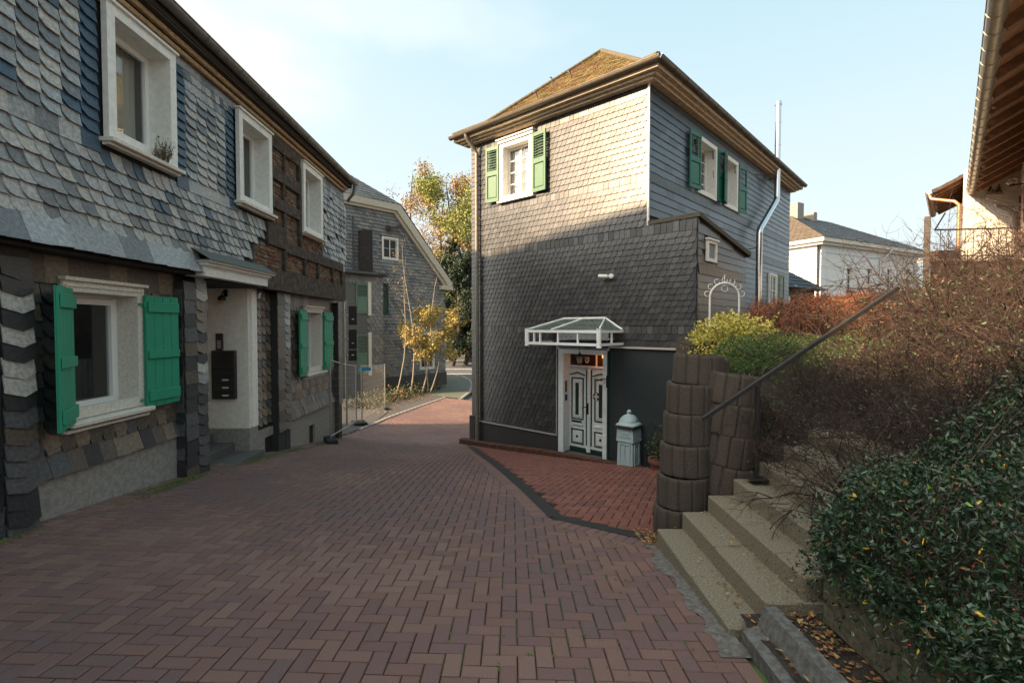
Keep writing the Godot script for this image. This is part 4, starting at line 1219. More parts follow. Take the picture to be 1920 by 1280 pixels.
	for q in [[e0, e1, ks[1], ks[0]], [ks[0], ks[1], apex, apex], [e1, e2, ks[3], ks[2]], [ks[2], ks[3], apb, apex], [e3, e0, ks[4], ks[5]], [ks[5], ks[4], apex, apb]]:
		var dn := Vector3(0, -0.02, 0)
		ru.quad(q[0] + dn, q[1] + dn, q[2] + dn, q[3] + dn)
	part(rbm, "roof_deck", ru, mat("deck", lin(0.10, 0.07, 0.04), 0.9), RF)
	var rg := B.new()
	rg.tube([e1 + Vector3(0, 0.06, 0), ks[1] + Vector3(0, 0.05, 0), apex + Vector3(0, 0.03, 0)], 0.06, 6); rg.tube([e0 + Vector3(0, 0.06, 0), ks[0] + Vector3(0, 0.05, 0), apex + Vector3(0, 0.03, 0), apb], 0.06, 6)
	part(rbm, "ridge_tiles", rg, mat("ridge", lin(0.17, 0.13, 0.07), 0.9, grain("rooflichen", 0.02, 0.45, 1.0, 85), 0.9), RF)
	for q in [[0.42, 0.22], [0.55, 0.5], [0.3, 0.62]]:
		var hk := B.new()
		var pp: Vector3 = e0.lerp(e1, q[0]).lerp(apex, q[1] * 0.8) + Vector3(0, 0.03, 0)
		hk.tube([pp, pp + Vector3(0, 0.12, 0.05), pp + Vector3(0, 0.10, 0.14)], 0.015, 5)
		part(rbm, "roof_hook", hk, mat("zinc2", lin(0.16, 0.15, 0.13), 0.5, null, 1.0, null, 1.0, 0.5), RF)
	var sg := B.new()                                # snow guard above the long gutter
	for k in 60:
		var a := 0.2 + k * 0.19
		sg.tube([Vector3(oh - 0.12, ey + 0.06, -a), Vector3(oh - 0.12, ey + 0.20, -a)], 0.006, 4)
	for y in [0.10, 0.15, 0.20]: sg.tube([Vector3(oh - 0.12, ey + y, -0.1), Vector3(oh - 0.12, ey + y, -DEEP)], 0.007, 4)
	part(rbm, "snow_guard", sg, mat("dark_steel", lin(0.03, 0.035, 0.04), 0.5), RF)
	# cornice boards and gutters
	var wood := mat("eaves_wood", lin(0.72, 0.56, 0.38), 0.75, grain("woodg", 0.02, 0.6, 1.0, 63), 0.8)
	for cfg in [[RF, WL, 0.0, 0.0], [RS, 0.0, DEEP, 1.0]]:
		var cb := B.new()
		var x0: float = cfg[1]; var x1: float = cfg[2]
		var ex := 0.0 if cfg[3] == 0.0 else 0.004
		cb.span(x0 - 0.14, x1 + 0.14, 4.83 + ex, 4.88 + ex, -0.02, 0.16 + ex)
		cb.span(x0 - 0.22, x1 + 0.22, 4.88 + ex, 4.93 + ex, -0.02, 0.24 + ex)
		cb.span(x0 - oh + 0.02, x1 + oh - 0.02, 4.93 + ex, 5.05 + ex, -0.02, oh - 0.02 + ex)
		part(h, "cornice", cb, wood, cfg[0])
	var zinc := mat("zinc_brown", lin(0.17, 0.145, 0.11), 0.45, grain("zinc", 0.02, 0.7, 1.0, 65), 0.8, null, 1.0, 0.4)
	var g1 := B.new()
	half_pipe(g1, Vector3(WL - oh - 0.05, ey - 0.01, oh + 0.05), Vector3(oh + 0.08, ey + 0.0, oh + 0.05), 0.075)
	part(h, "gutter", g1, zinc, RF)
	var g2 := B.new()
	half_pipe(g2, Vector3(oh + 0.05, ey, oh + 0.08), Vector3(oh + 0.05, ey, -DEEP - oh), 0.075)
	for k in 20: g2.tube(arc_pts(Vector3(oh + 0.05, ey, -0.2 - k * 0.56), 0.079, Vector3(1, 0, 0), Vector3(0, 1, 0), PI, TAU, 8), 0.007, 5)
	part(h, "gutter", g2, zinc, RF)
	var dp := B.new()
	dp.tube([Vector3(-4.95, ey - 0.06, oh + 0.05), Vector3(-4.94, 4.90, oh + 0.02), Vector3(-4.87, 4.66, 0.16), Vector3(-4.86, 4.55, 0.10), Vector3(-4.86, -3.3, 0.10)], 0.05, 12)
	for y in [3.8, 1.6, -0.6, -2.3]: dp.tube([Vector3(-4.86, y, 0.10), Vector3(-4.86, y + 0.03, 0.10)], 0.058, 12)
	part(h, "downpipe", dp, mat("downpipe_m", lin(0.26, 0.23, 0.18), 0.5, grain("zinc", 0.02, 0.7, 1.0, 65), 0.8, null, 1.0, 0.3), RF)
	# windows
	var gm := glass_mat("pane_clear", Color(0.12, 0.14, 0.14), 0.18, 0.02)
	var fw := casement(h, RF, -4.06, -2.98, 3.18, 4.62, 0.012, 0.20, 2, 4, 0.11, wh, gm)
	var nc := B.new()                                  # pale net added behind the panes to make them look bright
	for i in 36:
		var ca := lerpf(-3.98, -3.06, i / 36.0); var ce := lerpf(-3.98, -3.06, (i + 1) / 36.0)
		nc.quad(Vector3(ca, 3.27, -0.24 + 0.008 * sin(i * 1.8)), Vector3(ce, 3.27, -0.24 + 0.008 * sin((i + 1) * 1.8)), Vector3(ce, 4.54, -0.24 + 0.008 * sin((i + 1) * 1.8)), Vector3(ca, 4.54, -0.24 + 0.008 * sin(i * 1.8)))
	part(fw, "curtain", nc, mat("added_pale_net", lin(0.62, 0.62, 0.60), 0.95), RF)
	louvre_shutter(h, RF, -4.50, -4.08, 3.20, 4.60, 0.06, green, 0.10, true)
	louvre_shutter(h, RF, -2.96, -2.52, 3.20, 4.60, 0.06, green, 0.10, false)
	var gd := gm
	casement(h, RS, 2.36, 3.54, 3.16, 4.50, 0.012, 0.24, 2, 4, 0.10, wh, gd, false)
	casement(h, RS, 4.10, 5.12, 3.16, 4.50, 0.012, 0.24, 2, 4, 0.10, wh, gd, false)
	for s in [[1.84, 2.34], [3.56, 4.06], [5.14, 5.62]]: louvre_shutter(h, RS, s[0], s[1], 3.18, 4.46, 0.05, teal, 0.12, false)
	louvre_shutter(h, RS, 3.70, 4.09, 3.18, 4.46, 0.09, teal, 0.25, true)
	for w in [[8.2, 9.1, 0.2, 1.75], [2.9, 3.0, 0.0, 0.1]]:
		if w[1] - w[0] > 0.5: casement(h, RS, w[0], w[1], w[2], w[3], 0.02, 0.03, 2, 3, 0.08, wh, gd, false)
	louvre_shutter(h, RS, 4.98, 5.52, -0.3, 1.80, 0.04, mat("olive_green", lin(0.16, 0.19, 0.10), 0.6), 0.05, false)
	louvre_shutter(h, RS, 9.15, 9.80, 0.0, 1.78, 0.04, mat("olive_green", lin(0.16, 0.19, 0.10), 0.6), 0.05, false)
	var aw := B.new(); frame_boards(aw, 0.36, 0.84, 1.27, 1.68, 0.06, 1.02, 1.07); aw.span(0.33, 0.87, 1.68, 1.715, 1.02, 1.10)
	var awp := part(h, "window", aw, wh, RS)
	var awg := B.new(); awg.span(0.42, 0.78, 1.33, 1.62, 1.03, 1.034)
	part(awp, "pane", awg, mat("grey_glass", lin(0.16, 0.17, 0.17), 0.08), RS)
	corner_slates(h)
	door_front(h)
	# stainless flue on brackets along the long side
	var steel := mat("stainless", lin(0.62, 0.63, 0.64), 0.16, null, 1.0, null, 1.0, 1.0)
	var fl := B.new()
	var x0 := 6.30; var x1 := 8.05
	fl.tube([Vector3(x0, -1.0, 0.28), Vector3(x0, 2.72, 0.28), Vector3(x0 + 0.06, 2.86, 0.28), Vector3(x1 - 0.06, 3.98, 0.28), Vector3(x1, 4.12, 0.28), Vector3(x1, 7.0, 0.28)], 0.085, 20)
	for y in [-0.2, 0.6, 1.4, 2.2, 2.68]: fl.tube([Vector3(x0, y, 0.28), Vector3(x0, y + 0.02, 0.28)], 0.092, 20)
	for y in [4.16, 4.9, 5.7, 6.4]: fl.tube([Vector3(x1, y, 0.28), Vector3(x1, y + 0.02, 0.28)], 0.092, 20)
	fl.lathe([Vector2(0.10, 6.95), Vector2(0.10, 7.03), Vector2(0.085, 7.06), Vector2(0.0, 7.08)], 20, Transform3D(Basis.IDENTITY, Vector3(x1, 0, 0.28)))
	part(h, "flue", fl, steel, RS)
	var fb := B.new()
	fb.tube([Vector3(x1 - 1.4, 4.55, 0.02), Vector3(x1, 4.72, 0.30)], 0.014, 6); fb.tube([Vector3(x1 + 0.1, 4.7, 0.0), Vector3(x1, 4.72, 0.30)], 0.014, 6); fb.tube([Vector3(x0, 2.3, 0.0), Vector3(x0, 2.3, 0.28)], 0.014, 6)
	part(h, "flue_bracket", fb, mat("dark_steel2", lin(0.06, 0.05, 0.045), 0.5, null, 1.0, null, 1.0, 0.6), RS)

func lean_mesh() -> ArrayMesh:
	var b := B.new()
	# front slab, side prism, back, roof, all in world space
	var q := func(x, y, z): return RF * Vector3(x, y, z)
	var f := [q.call(0.012, -0.42, -0.012), q.call(1.0, -0.42, -0.012), q.call(1.0, 2.03, -0.012), q.call(0.012, 2.03, -0.012)]
	b.quad(f[0], f[1], f[2], f[3])
	b.quad(q.call(1.0, -3.8, -0.012), q.call(1.0, -3.8, -2.72), q.call(1.0, 1.62, -2.72), q.call(1.0, 2.03, -0.012))
	b.quad(q.call(1.0, -3.8, -2.72), q.call(0.02, -3.8, -2.72), q.call(0.02, 1.62, -2.72), q.call(1.0, 1.62, -2.72))
	return b.mesh()

func corner_slates(h: Node3D) -> void:
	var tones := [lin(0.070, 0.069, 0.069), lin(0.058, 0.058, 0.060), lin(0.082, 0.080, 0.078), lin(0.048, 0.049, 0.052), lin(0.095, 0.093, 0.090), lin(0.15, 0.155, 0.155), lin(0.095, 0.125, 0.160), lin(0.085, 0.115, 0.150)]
	var L := []
	var body := pick([0, 1, 2, 0, 1, 3, 4])
	var skipf := func(u, v):
		if u > -4.16 and u < -2.90 and v > 3.08 and v < 4.78: return true
		if u > -2.28 and u < -0.82 and v < -0.38: return true
		if u > -0.9 and v < -0.40: return true
		return false
	# door front, main part: scales between plain bands
	for q in [[3.10, 4.62], [2.02, 2.93], [-2.48, -0.13]]:
		lay(L, RF, "scale", WL + 0.22, 0.0, q[0], q[1], 0.134, (q[1] - q[0]) / round((q[1] - q[0]) / 0.122), body, skipf, 0.0, 0.55, 0.010)
	lay(L, RF, "scale", WL + 0.22, 1.0, 0.03, 1.83, 0.134, 0.12, body, func(u, v): return false, 0.0, 0.55, 0.010)
	for q in [[4.62, 4.76], [2.93, 3.10], [-0.13, 0.03]]:
		lay(L, RF, "rect", WL + 0.22, 0.0, q[0], q[1], 0.13, q[1] - q[0], pick([4, 5, 2]), skipf, 0.002, 0.0, 0.02)
	lay(L, RF, "rect", WL + 0.22, 1.0, 1.83, 2.02, 0.13, 0.19, pick([4, 5, 2]), func(u, v): return false, 0.002, 0.0, 0.02)
	lay(L, RF, "fringe", WL + 0.1, 0.0, 4.76, 4.88, 0.12, 0.12, body, none(), 0.0, 0.5)
	lay(L, RF, "rect", WL, WL + 0.24, -2.48, 4.86, 0.25, 0.12, pick([4, 2, 4, 0]), none(), 0.006, 0.0, 0.01)
	lay(L, RF, "scale", -0.86, 1.0, -0.40, -0.13, 0.134, 0.13, body, none(), 0.0, 0.55, 0.010)
	lay(L, RF, "rect", 0.0, 1.0, -0.13, 0.03, 0.13, 0.16, pick([4, 5, 2]), none(), 0.002, 0.0, 0.02)
	# long side: wide slates in level courses with two slanting bands and a fringe under the cornice
	var skips := func(u, v): return (u > 2.33 and u < 3.57 and v > 3.05 and v < 4.55) or (u > 4.07 and u < 5.15 and v > 3.05 and v < 4.55)
	var side := pick([6, 7, 6, 7, 3, 6])  # bluish tones paint the sky reflection into this side
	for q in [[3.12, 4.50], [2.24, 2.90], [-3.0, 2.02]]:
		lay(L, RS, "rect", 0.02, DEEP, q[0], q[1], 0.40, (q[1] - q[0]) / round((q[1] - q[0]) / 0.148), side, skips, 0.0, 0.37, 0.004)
	lay(L, RS, "fringe", 0.02, DEEP, 4.50, 4.90, 0.085, 0.2, pick([0, 1, 2]), skips, 0.002, 0.5)
	lay(L, RS, "fringe", 0.02, DEEP, 2.90, 3.12, 0.085, 0.22, pick([0, 1, 2]), skips, 0.002, 0.5)
	lay(L, RS, "fringe", 2.75, DEEP, 2.02, 2.24, 0.085, 0.22, pick([0, 1, 2]), skips, 0.002, 0.5)
	# lean-to side
	var RA := RS * Transform3D(Basis.IDENTITY, Vector3(0, 0, 1.004))
	var under := func(u, v): return v > 2.0 - 0.155 * u or (u > 0.33 and u < 0.87 and v > 1.2 and v < 1.72)
	lay(L, RA, "rect", 0.0, 2.7, 1.20, 2.05, 0.32, 0.142, pick([2, 4, 0, 2]), under, 0.0, 0.37, 0.006)
	lay(L, RA, "fringe", 0.05, 2.7, 1.0, 1.2, 0.085, 0.2, pick([2, 4, 0]), none(), 0.002, 0.5)
	lay(L, RA, "rect", 0.0, 2.7, -0.42, 1.0, 0.32, 0.142, pick([2, 4, 0, 2]), none(), 0.0, 0.37, 0.006)
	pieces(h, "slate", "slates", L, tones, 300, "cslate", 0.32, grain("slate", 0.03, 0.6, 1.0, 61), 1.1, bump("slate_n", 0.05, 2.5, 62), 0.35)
	var cp := B.new()                      # coping and roof of the lean-to
	var w3 := [Vector3(0.0, 2.04, 0.03), Vector3(1.06, 2.06, 0.03), Vector3(1.06, 2.14, 0.03), Vector3(0.0, 2.12, 0.03)]
	cp.quad(w3[0], w3[1], w3[2], w3[3])
	var sl0 := 0.0; var zb := -2.85; var dy := 0.155 * 2.85
	cp.quad(w3[3], w3[2], Vector3(1.10, 2.14 - dy, zb), Vector3(0.0, 2.12 - dy, zb))
	cp.quad(Vector3(1.10, 2.04 - dy, zb), Vector3(1.10, 2.14 - dy, zb), w3[2], w3[1])
	cp.quad(w3[1], w3[0], Vector3(0.0, 2.04 - dy, zb), Vector3(1.10, 2.04 - dy, zb))
	part(h, "lean_to_roof", cp, mat("lichen_lead", lin(0.14, 0.12, 0.08), 0.9, grain("rooflichen", 0.02, 0.45, 1.0, 85), 1.5), RF)

func door_front(h: Node3D) -> void:
	var wh := mat("door_white", lin(0.66, 0.72, 0.72), 0.5, grain("paint", 0.02, 0.88, 1.0, 43), 0.8)
	var gr := mat("door_green", lin(0.008, 0.032, 0.026), 0.45)
	# casing with green edge, deep reveal
	var b := B.new()
	b.span(-2.19, -2.05, -2.88, -0.50, -0.012, 0.055); b.span(-1.0, -0.90, -2.88, -0.50, -0.012, 0.055)
	b.span(-2.05, -1.0, -0.60, -0.50, -0.012, 0.053)
	b.span(-2.10, -2.085, -2.88, -0.56, -0.26, -0.0125); b.span(-0.985, -0.97, -2.88, -0.56, -0.26, -0.0125)
	b.span(-2.085, -0.985, -0.575, -0.56, -0.26, -0.0125)
	b.span(-2.23, -0.86, -0.50, -0.46, -0.012, 0.04)
	b.span(-2.22, -0.88, -0.30, -0.06, -0.005, 0.03)
	var dr := part(h, "door_frame", b, wh, RF)
	var ge := B.new()
	ge.span(-2.232, -2.191, -2.90, -0.52, -0.01, 0.04); ge.span(-0.899, -0.862, -2.90, -0.52, -0.01, 0.04); ge.span(-2.19, -0.90, -0.495, -0.47, 0.041, 0.046)
	part(dr, "green_edge", ge, gr, RF)
	# transom with a small coat of arms
	var tr := B.new()
	frame_boards(tr, -2.085, -0.985, -0.92, -0.575, 0.045, -0.24, -0.19)
	tr.span(-1.34, -1.31, -0.875, -0.62, -0.235, -0.195)
	part(dr, "transom", tr, wh, RF)
	for q in [[-2.04, -1.34], [-1.31, -1.03]]:
		var tp := B.new(); tp.span(q[0], q[1], -0.875, -0.62, -0.222, -0.216)
		part(dr, "transom_pane", tp, mat("transom_glass", lin(0.035, 0.016, 0.010), 0.06), RF)
	var cst := B.new()
	cst.prism(PackedVector2Array([Vector2(-0.055, 0.07), Vector2(-0.055, -0.02), Vector2(-0.03, -0.06), Vector2(0.0, -0.075), Vector2(0.03, -0.06), Vector2(0.055, -0.02), Vector2(0.055, 0.07)]), -0.215, -0.205, Transform3D(Basis.IDENTITY, Vector3(-1.58, -0.745, 0)))
	var cs := part(h, "crest", cst, mat("crest_white", lin(0.55, 0.55, 0.5), 0.6), RF)
	var cbk := B.new(); cbk.box(Vector3(-1.595, -0.74, -0.203), Vector3(0.02, 0.10, 0.003), Basis(Vector3(0, 0, 1), 0.5)); cbk.box(Vector3(-1.56, -0.74, -0.203), Vector3(0.02, 0.08, 0.003), Basis(Vector3(0, 0, 1), -0.6)); cbk.span(-1.60, -1.56, -0.70, -0.685, -0.2045, -0.202)
	part(cs, "crest_mark", cbk, gr, RF)
	# two leaves
	for k in 2:
		var x0: float = [-2.085, -1.525][k]; var x1: float = [-1.545, -0.985][k]
		var z := -0.235
		var lf := B.new(); lf.span(x0 + 0.004, x1 - 0.004, -2.86, -0.925, z - 0.03, z)
		var leaf := part(h, "door_leaf", lf, wh, RF)
		var cx := (x0 + x1) / 2 + (-0.035 if k == 0 else 0.035)
		var gg := B.new()
		frame_boards(gg, cx - 0.17, cx + 0.17, -2.13, -1.16, 0.028, z, z + 0.012)
		frame_boards(gg, cx - 0.17, cx + 0.17, -2.70, -2.35, 0.028, z, z + 0.012)
		gg.span(x0 + 0.02, x1 - 0.02, -2.86, -2.77, z, z + 0.010)
		gg.span(cx - 0.045, cx + 0.045, -2.02, -1.28, z + 0.021, z + 0.026)
		gg.box(Vector3(cx - 0.10, -1.07, z + 0.012), Vector3(0.23, 0.022, 0.024), Basis(Vector3(0, 0, 1), 0.28)); gg.box(Vector3(cx + 0.10, -1.07, z + 0.012), Vector3(0.23, 0.022, 0.024), Basis(Vector3(0, 0, 1), -0.28))
		var ex: float = x1 - 0.055 if k == 0 else x0 + 0.055
		gg.span(ex - 0.014, ex + 0.014, -2.70, -0.97, z, z + 0.011)
		part(leaf, "green_moulding", gg, gr, RF)
		var pn := B.new()
		pn.bevel(Vector3(cx, -1.645, z + 0.010), Vector3(0.25, 0.84, 0.022), 0.012)
		pn.bevel(Vector3(cx, -2.525, z + 0.010), Vector3(0.25, 0.26, 0.022), 0.012)
		pn.bevel(Vector3(cx, -2.24, z + 0.014), Vector3(0.32, 0.055, 0.028), 0.008)
		part(leaf, "panel", pn, wh, RF)
		var kn := B.new(); kn.lathe([Vector2(0.0, 0.0), Vector2(0.03, 0.0), Vector2(0.024, 0.018), Vector2(0.0, 0.026)], 12, Transform3D(Basis(Vector3.RIGHT, PI / 2), Vector3(cx, -2.52, z + 0.021)))
		part(leaf, "knob", kn, mat("iron", lin(0.02, 0.02, 0.02), 0.4, null, 1.0, null, 1.0, 0.5), RF)
	var ps := B.new()
	ps.bevel(Vector3(-1.535, -1.88, -0.222), Vector3(0.075, 1.90, 0.05), 0.012); ps.bevel(Vector3(-1.535, -2.80, -0.215), Vector3(0.10, 0.10, 0.06), 0.01)
	part(dr, "centre_post", ps, wh, RF)
	var hd := B.new()
	hd.span(-1.562, -1.522, -1.98, -1.72, -0.199, -0.188); hd.tube([Vector3(-1.54, -1.80, -0.19), Vector3(-1.54, -1.80, -0.13), Vector3(-1.60, -1.81, -0.125), Vector3(-1.65, -1.83, -0.125)], 0.010, 6)
	part(dr, "handle", hd, mats["iron"], RF)
	var ms := B.new(); ms.span(-2.0, -1.72, -2.19, -2.15, -0.206, -0.198)
	part(dr, "letter_slot", ms, gr, RF)
	# blue name plates above the door
	for q in [[-2.15, -1.58, "Im Ackerhof 6"], [-1.50, -0.92, "Anno 1653"]]:
		var pb := B.new(); pb.span(q[0], q[1], -0.445, -0.315, 0.041, 0.050)
		var pt := part(h, "name_plate", pb, mat("plate_blue", lin(0.008, 0.02, 0.13), 0.3), RF)
		var tm := TextMesh.new()
		var sf := SystemFont.new(); sf.font_names = PackedStringArray(["Droid Serif"])
		tm.font = sf; tm.text = q[2]; tm.font_size = 24; tm.pixel_size = 0.0034; tm.depth = 0.003
		part_mesh(pt, "lettering", tm, mat("plate_white", lin(0.7, 0.7, 0.7), 0.5), RF * Transform3D(Basis.IDENTITY, Vector3((q[0] + q[1]) / 2, -0.385, 0.0525)))
	# number plate and bell on the left reveal
	var nb := B.new(); nb.span(-2.085, -2.081, -1.70, -1.56, -0.15, -0.05)
	part(dr, "number_plate", nb, mats["plate_blue"], RF)
	var bl := B.new(); bl.span(-2.085, -2.065, -1.50, -1.24, -0.12, -0.05)
	part(dr, "bell_panel", bl, mat("bell_grey", lin(0.12, 0.12, 0.12), 0.4, null, 1.0, null, 1.0, 0.5), RF)
	# glazed canopy: posts, rails with panes between, hipped glass top
	var x0 := -2.40; var x1 := -0.55; var zf := 0.92; var y0 := -0.38; var y1 := -0.06
	var cw := mat("canopy_white", lin(0.80, 0.80, 0.77), 0.5)
	var cb := B.new()
	for y in [y0 + 0.03, y1 - 0.03]:
		cb.span(x0, x1, y - 0.028, y + 0.028, zf - 0.03, zf + 0.03); cb.span(x0 - 0.03, x0 + 0.03, y - 0.026, y + 0.026, 0.02, zf - 0.03); cb.span(x1 - 0.03, x1 + 0.03, y - 0.026, y + 0.026, 0.02, zf - 0.03)
	for f in [0.11, 0.20, 0.46, 0.73]: cb.span(lerpf(x0, x1, f) - 0.016, lerpf(x0, x1, f) + 0.016, y0 + 0.058, y1 - 0.058, zf - 0.018, zf + 0.018)
	for z in [0.45]:
		for x in [x0, x1]: cb.span(x - 0.018, x + 0.018, y0 + 0.056, y1 - 0.056, z - 0.016, z + 0.016)
	var cn := part(h, "canopy", cb, cw, RF)
	for x in [x0, x1]:
		var pb := B.new(); pb.lathe([Vector2(0.0, y0 - 0.03), Vector2(0.055, y0 - 0.03), Vector2(0.05, y0), Vector2(0.05, y1 + 0.02), Vector2(0.056, y1 + 0.035), Vector2(0.0, y1 + 0.035)], 14, Transform3D(Basis.IDENTITY, Vector3(x, 0, zf)))
		part(cn, "corner_post", pb, cw, RF)
	var gl := glass_mat("canopy_glass", Color(0.30, 0.38, 0.33), 0.55, 0.12)
	var t0 := Vector3(-2.05, 0.19, 0.03); var t1 := Vector3(-0.96, 0.19, 0.03)
	var c0 := Vector3(x0, y1, zf); var c1 := Vector3(x1, y1, zf); var wl := Vector3(x0, y1, 0.03); var wr := Vector3(x1, y1, 0.03)
	var tm0 := (t0 + t1) / 2 + Vector3(-0.0, 0, 0); var cm := (c0 + c1) / 2 - Vector3(0.25, 0, 0)
	for q in [[c0, cm, tm0, t0], [cm, c1, t1, tm0], [c1, wr, t1, t1], [wl, c0, t0, t0]]:
		var gb := B.new(); gb.quad(q[0], q[1], q[2], q[3])
		var up := Vector3(0, 0.006, 0)
		gb.quad(q[3] + up, q[2] + up, q[1] + up, q[0] + up)
		part(cn, "glass_pane", gb, gl, RF)
	for q in [[c0, t0], [cm, tm0], [c1, t1], [t0, t1], [wl, t0], [wr, t1]]:
		var rb := B.new(); rb.tube([q[0] + Vector3(0, 0.01, 0), q[1] + Vector3(0, 0.01, 0)], 0.018, 6)
		part(cn, "glazing_bar", rb, cw, RF)
	# lintel board and small box under the canopy
	var sb := B.new(); sb.span(-1.95, -0.75, -0.27, -0.24, 0.031, 0.20)
	part(cn, "shelf", sb, cw, RF)
	# threshold stones
	var ts := B.new(); ts.span(-2.05, -1.0, -3.2, -2.885, -0.25, 0.10)
	part(h, "threshold", ts, mat("step_stone", lin(0.12, 0.115, 0.11), 0.85), RF)

func corner_details() -> void:
	# brick-on-edge kerb along the foot of the house
	var kt := thing("brick_edging", "low raised edging of red bricks along the door front", "edging", RF * Vector3(-2.0, -3.05, 0.3))
	var L := []
	var bm := B.new(); bm.bevel(Vector3.ZERO, Vector3(0.068, 0.16, 0.20), 0.008)
	var m := bm.mesh()
	for k in 84:
		var u := -5.2 + k * 0.0765
		var z := 0.30 + 0.02 * sin(u)
		var wp := RF * Vector3(u, 0, z)
		wp.y = maxf(gy(wp.x, -wp.z) + 0.045, -3.06 + 0.012 * (u + 5.0)) 
		if u > -2.6 and u < 1.3: wp.y = lerpf(wp.y, -2.93, 0.6)
		L.append([m, Transform3D(RF.basis * Basis(Vector3(0, 0, 1), rng.randf_range(-0.05, 0.05)), wp), rng.randi() % 4])
	pieces(kt, "brick", "far_bricks", L, [lin(0.17, 0.065, 0.04), lin(0.14, 0.055, 0.035), lin(0.20, 0.085, 0.05), lin(0.12, 0.06, 0.04)], 120, "edgebrick", 0.9, grain("brickg", 0.05, 0.5, 1.0, 75), 2.0, bump("brick_n", 0.12, 4.0, 76), 0.6)
	var fl := B.new()
	var q := [RF * Vector3(-5.15, 0, 0.0), RF * Vector3(1.3, 0, 0.0), RF * Vector3(1.3, 0, 0.28), RF * Vector3(-5.15, 0, 0.28)]
	var yy := [-3.14, -2.88, -2.90, -3.14]
	for k in 4: q[k].y = yy[k]
	fl.quad(q[3], q[2], q[1], q[0])
	structure("door_path", fl, mat("path_dark", lin(0.07, 0.05, 0.042), 0.9, grain("brickg", 0.05, 0.5, 1.0, 75), 1.5))
	# hanging door lantern
	var lp := hit(RF, 1087, 672, 0.25)
	var t := thing("door_lantern", "black hexagonal lantern with cream glass hanging before the white door", "lamp", RF * lp)
	var iron := mat("black_iron", lin(0.010, 0.010, 0.010), 0.45, null, 1.0, null, 1.0, 0.3)
	var b := B.new(); b.lathe([Vector2(0.0, 0.14), Vector2(0.02, 0.13), Vector2(0.035, 0.10), Vector2(0.14, 0.055), Vector2(0.145, 0.045), Vector2(0.09, 0.045)], 6, Transform3D(Basis.IDENTITY, lp))
	part(t, "hood", b, iron, RF)
	var g := B.new(); g.lathe([Vector2(0.055, -0.10), Vector2(0.09, 0.044)], 6, Transform3D(Basis.IDENTITY, lp))
	part(t, "glass", g, mat("cream_glass", lin(0.34, 0.27, 0.17), 0.3), RF)
	var fr := B.new()
	for k in 6:
		var a := TAU * k / 6.0
		fr.tube([lp + Vector3(cos(a) * 0.057, -0.10, sin(a) * 0.057), lp + Vector3(cos(a) * 0.093, 0.044, sin(a) * 0.093)], 0.007, 4)
	fr.lathe([Vector2(0.0, -0.16), Vector2(0.012, -0.15), Vector2(0.02, -0.13), Vector2(0.06, -0.105), Vector2(0.0, -0.10)], 6, Transform3D(Basis.IDENTITY, lp))
	fr.tube([lp + Vector3(0, 0.13, 0), lp + Vector3(0, 0.42, 0)], 0.007, 5)
	part(t, "cage", fr, iron, RF)
	# warm light in the transom: a small lit wall lamp
	var bp := hit(RF, 1133, 668, -0.10)
	var bt := thing("porch_bulb", "small lit warm lamp in the upper corner of the doorway", "lamp", RF * bp)
	var bb := B.new(); bb.lathe([Vector2(0.0, -0.05), Vector2(0.035, -0.04), Vector2(0.045, 0.0), Vector2(0.03, 0.04), Vector2(0.0, 0.045)], 12, Transform3D(Basis.IDENTITY, bp))
	var em := StandardMaterial3D.new(); em.albedo_color = Color(1, 0.75, 0.5); em.emission_enabled = true; em.emission = Color(1.0, 0.55, 0.25); em.emission_energy_multiplier = 1.0
	part(bt, "bulb", bb, em, RF)
	var bh := B.new(); bh.span(bp.x + 0.045, bp.x + 0.10, bp.y - 0.11, bp.y + 0.03, bp.z - 0.03, bp.z + 0.03)
	part(bt, "holder", bh, mat("canopy_white", lin(0.80, 0.80, 0.77), 0.5), RF)
	var ol := OmniLight3D.new(); ol.name = "porch_light"; ol.light_color = Color(1.0, 0.6, 0.3); ol.light_energy = 0.025; ol.light_size = 0.05; ol.omni_range = 8.0; ol.omni_attenuation = 2.0; ol.shadow_enabled = true
	bt.add_child(ol); ol.global_position = RF * (bp + Vector3(0, 0, 0.07))
	# wrought-iron bracket with a round hanging sign
	var sp := hit(RF, 1137, 715, 0.06)
	var st := thing("hanging_sign", "small wrought-iron bracket with round hanging sign beside the white door", "sign", RF * Vector3(sp.x, sp.y - 0.3, 0.06))
	var sb := B.new()
	sb.span(sp.x + 0.0, sp.x + 0.018, sp.y - 0.13, sp.y + 0.13, 0.055, 0.07)
	sb.tube([sp + Vector3(0, 0.06, 0.01), sp + Vector3(-0.03, 0.07, 0.16), sp + Vector3(-0.05, 0.02, 0.30)], 0.008, 5)
	sb.tube(arc_pts(sp + Vector3(-0.02, 0.0, 0.10), 0.05, Vector3(-0.3, 0, 1).normalized(), Vector3.UP, 0.0, 4.5, 10), 0.006, 5)
	sb.tube([sp + Vector3(-0.05, 0.02, 0.30), sp + Vector3(-0.05, -0.22, 0.30)], 0.004, 4)
	part(st, "bracket", sb, iron, RF)
	var sd := B.new()
	var dc := sp + Vector3(-0.05, -0.30, 0.30)
	sd.lathe([Vector2(0.0, -0.012), Vector2(0.085, -0.012), Vector2(0.085, 0.012), Vector2(0.0, 0.012)], 18, Transform3D(Basis(Vector3.RIGHT, PI / 2) , dc))
	part(st, "disc", sd, mat("sign_brown", lin(0.05, 0.02, 0.015), 0.5), RF)
	var sx := B.new(); sx.box(dc + Vector3(0, 0, 0.014), Vector3(0.035, 0.15, 0.004)); sx.box(dc + Vector3(0, 0, 0.0135), Vector3(0.13, 0.04, 0.004))
	part(st, "emblem", sx, mat("emblem", lin(0.4, 0.38, 0.36), 0.6), RF)
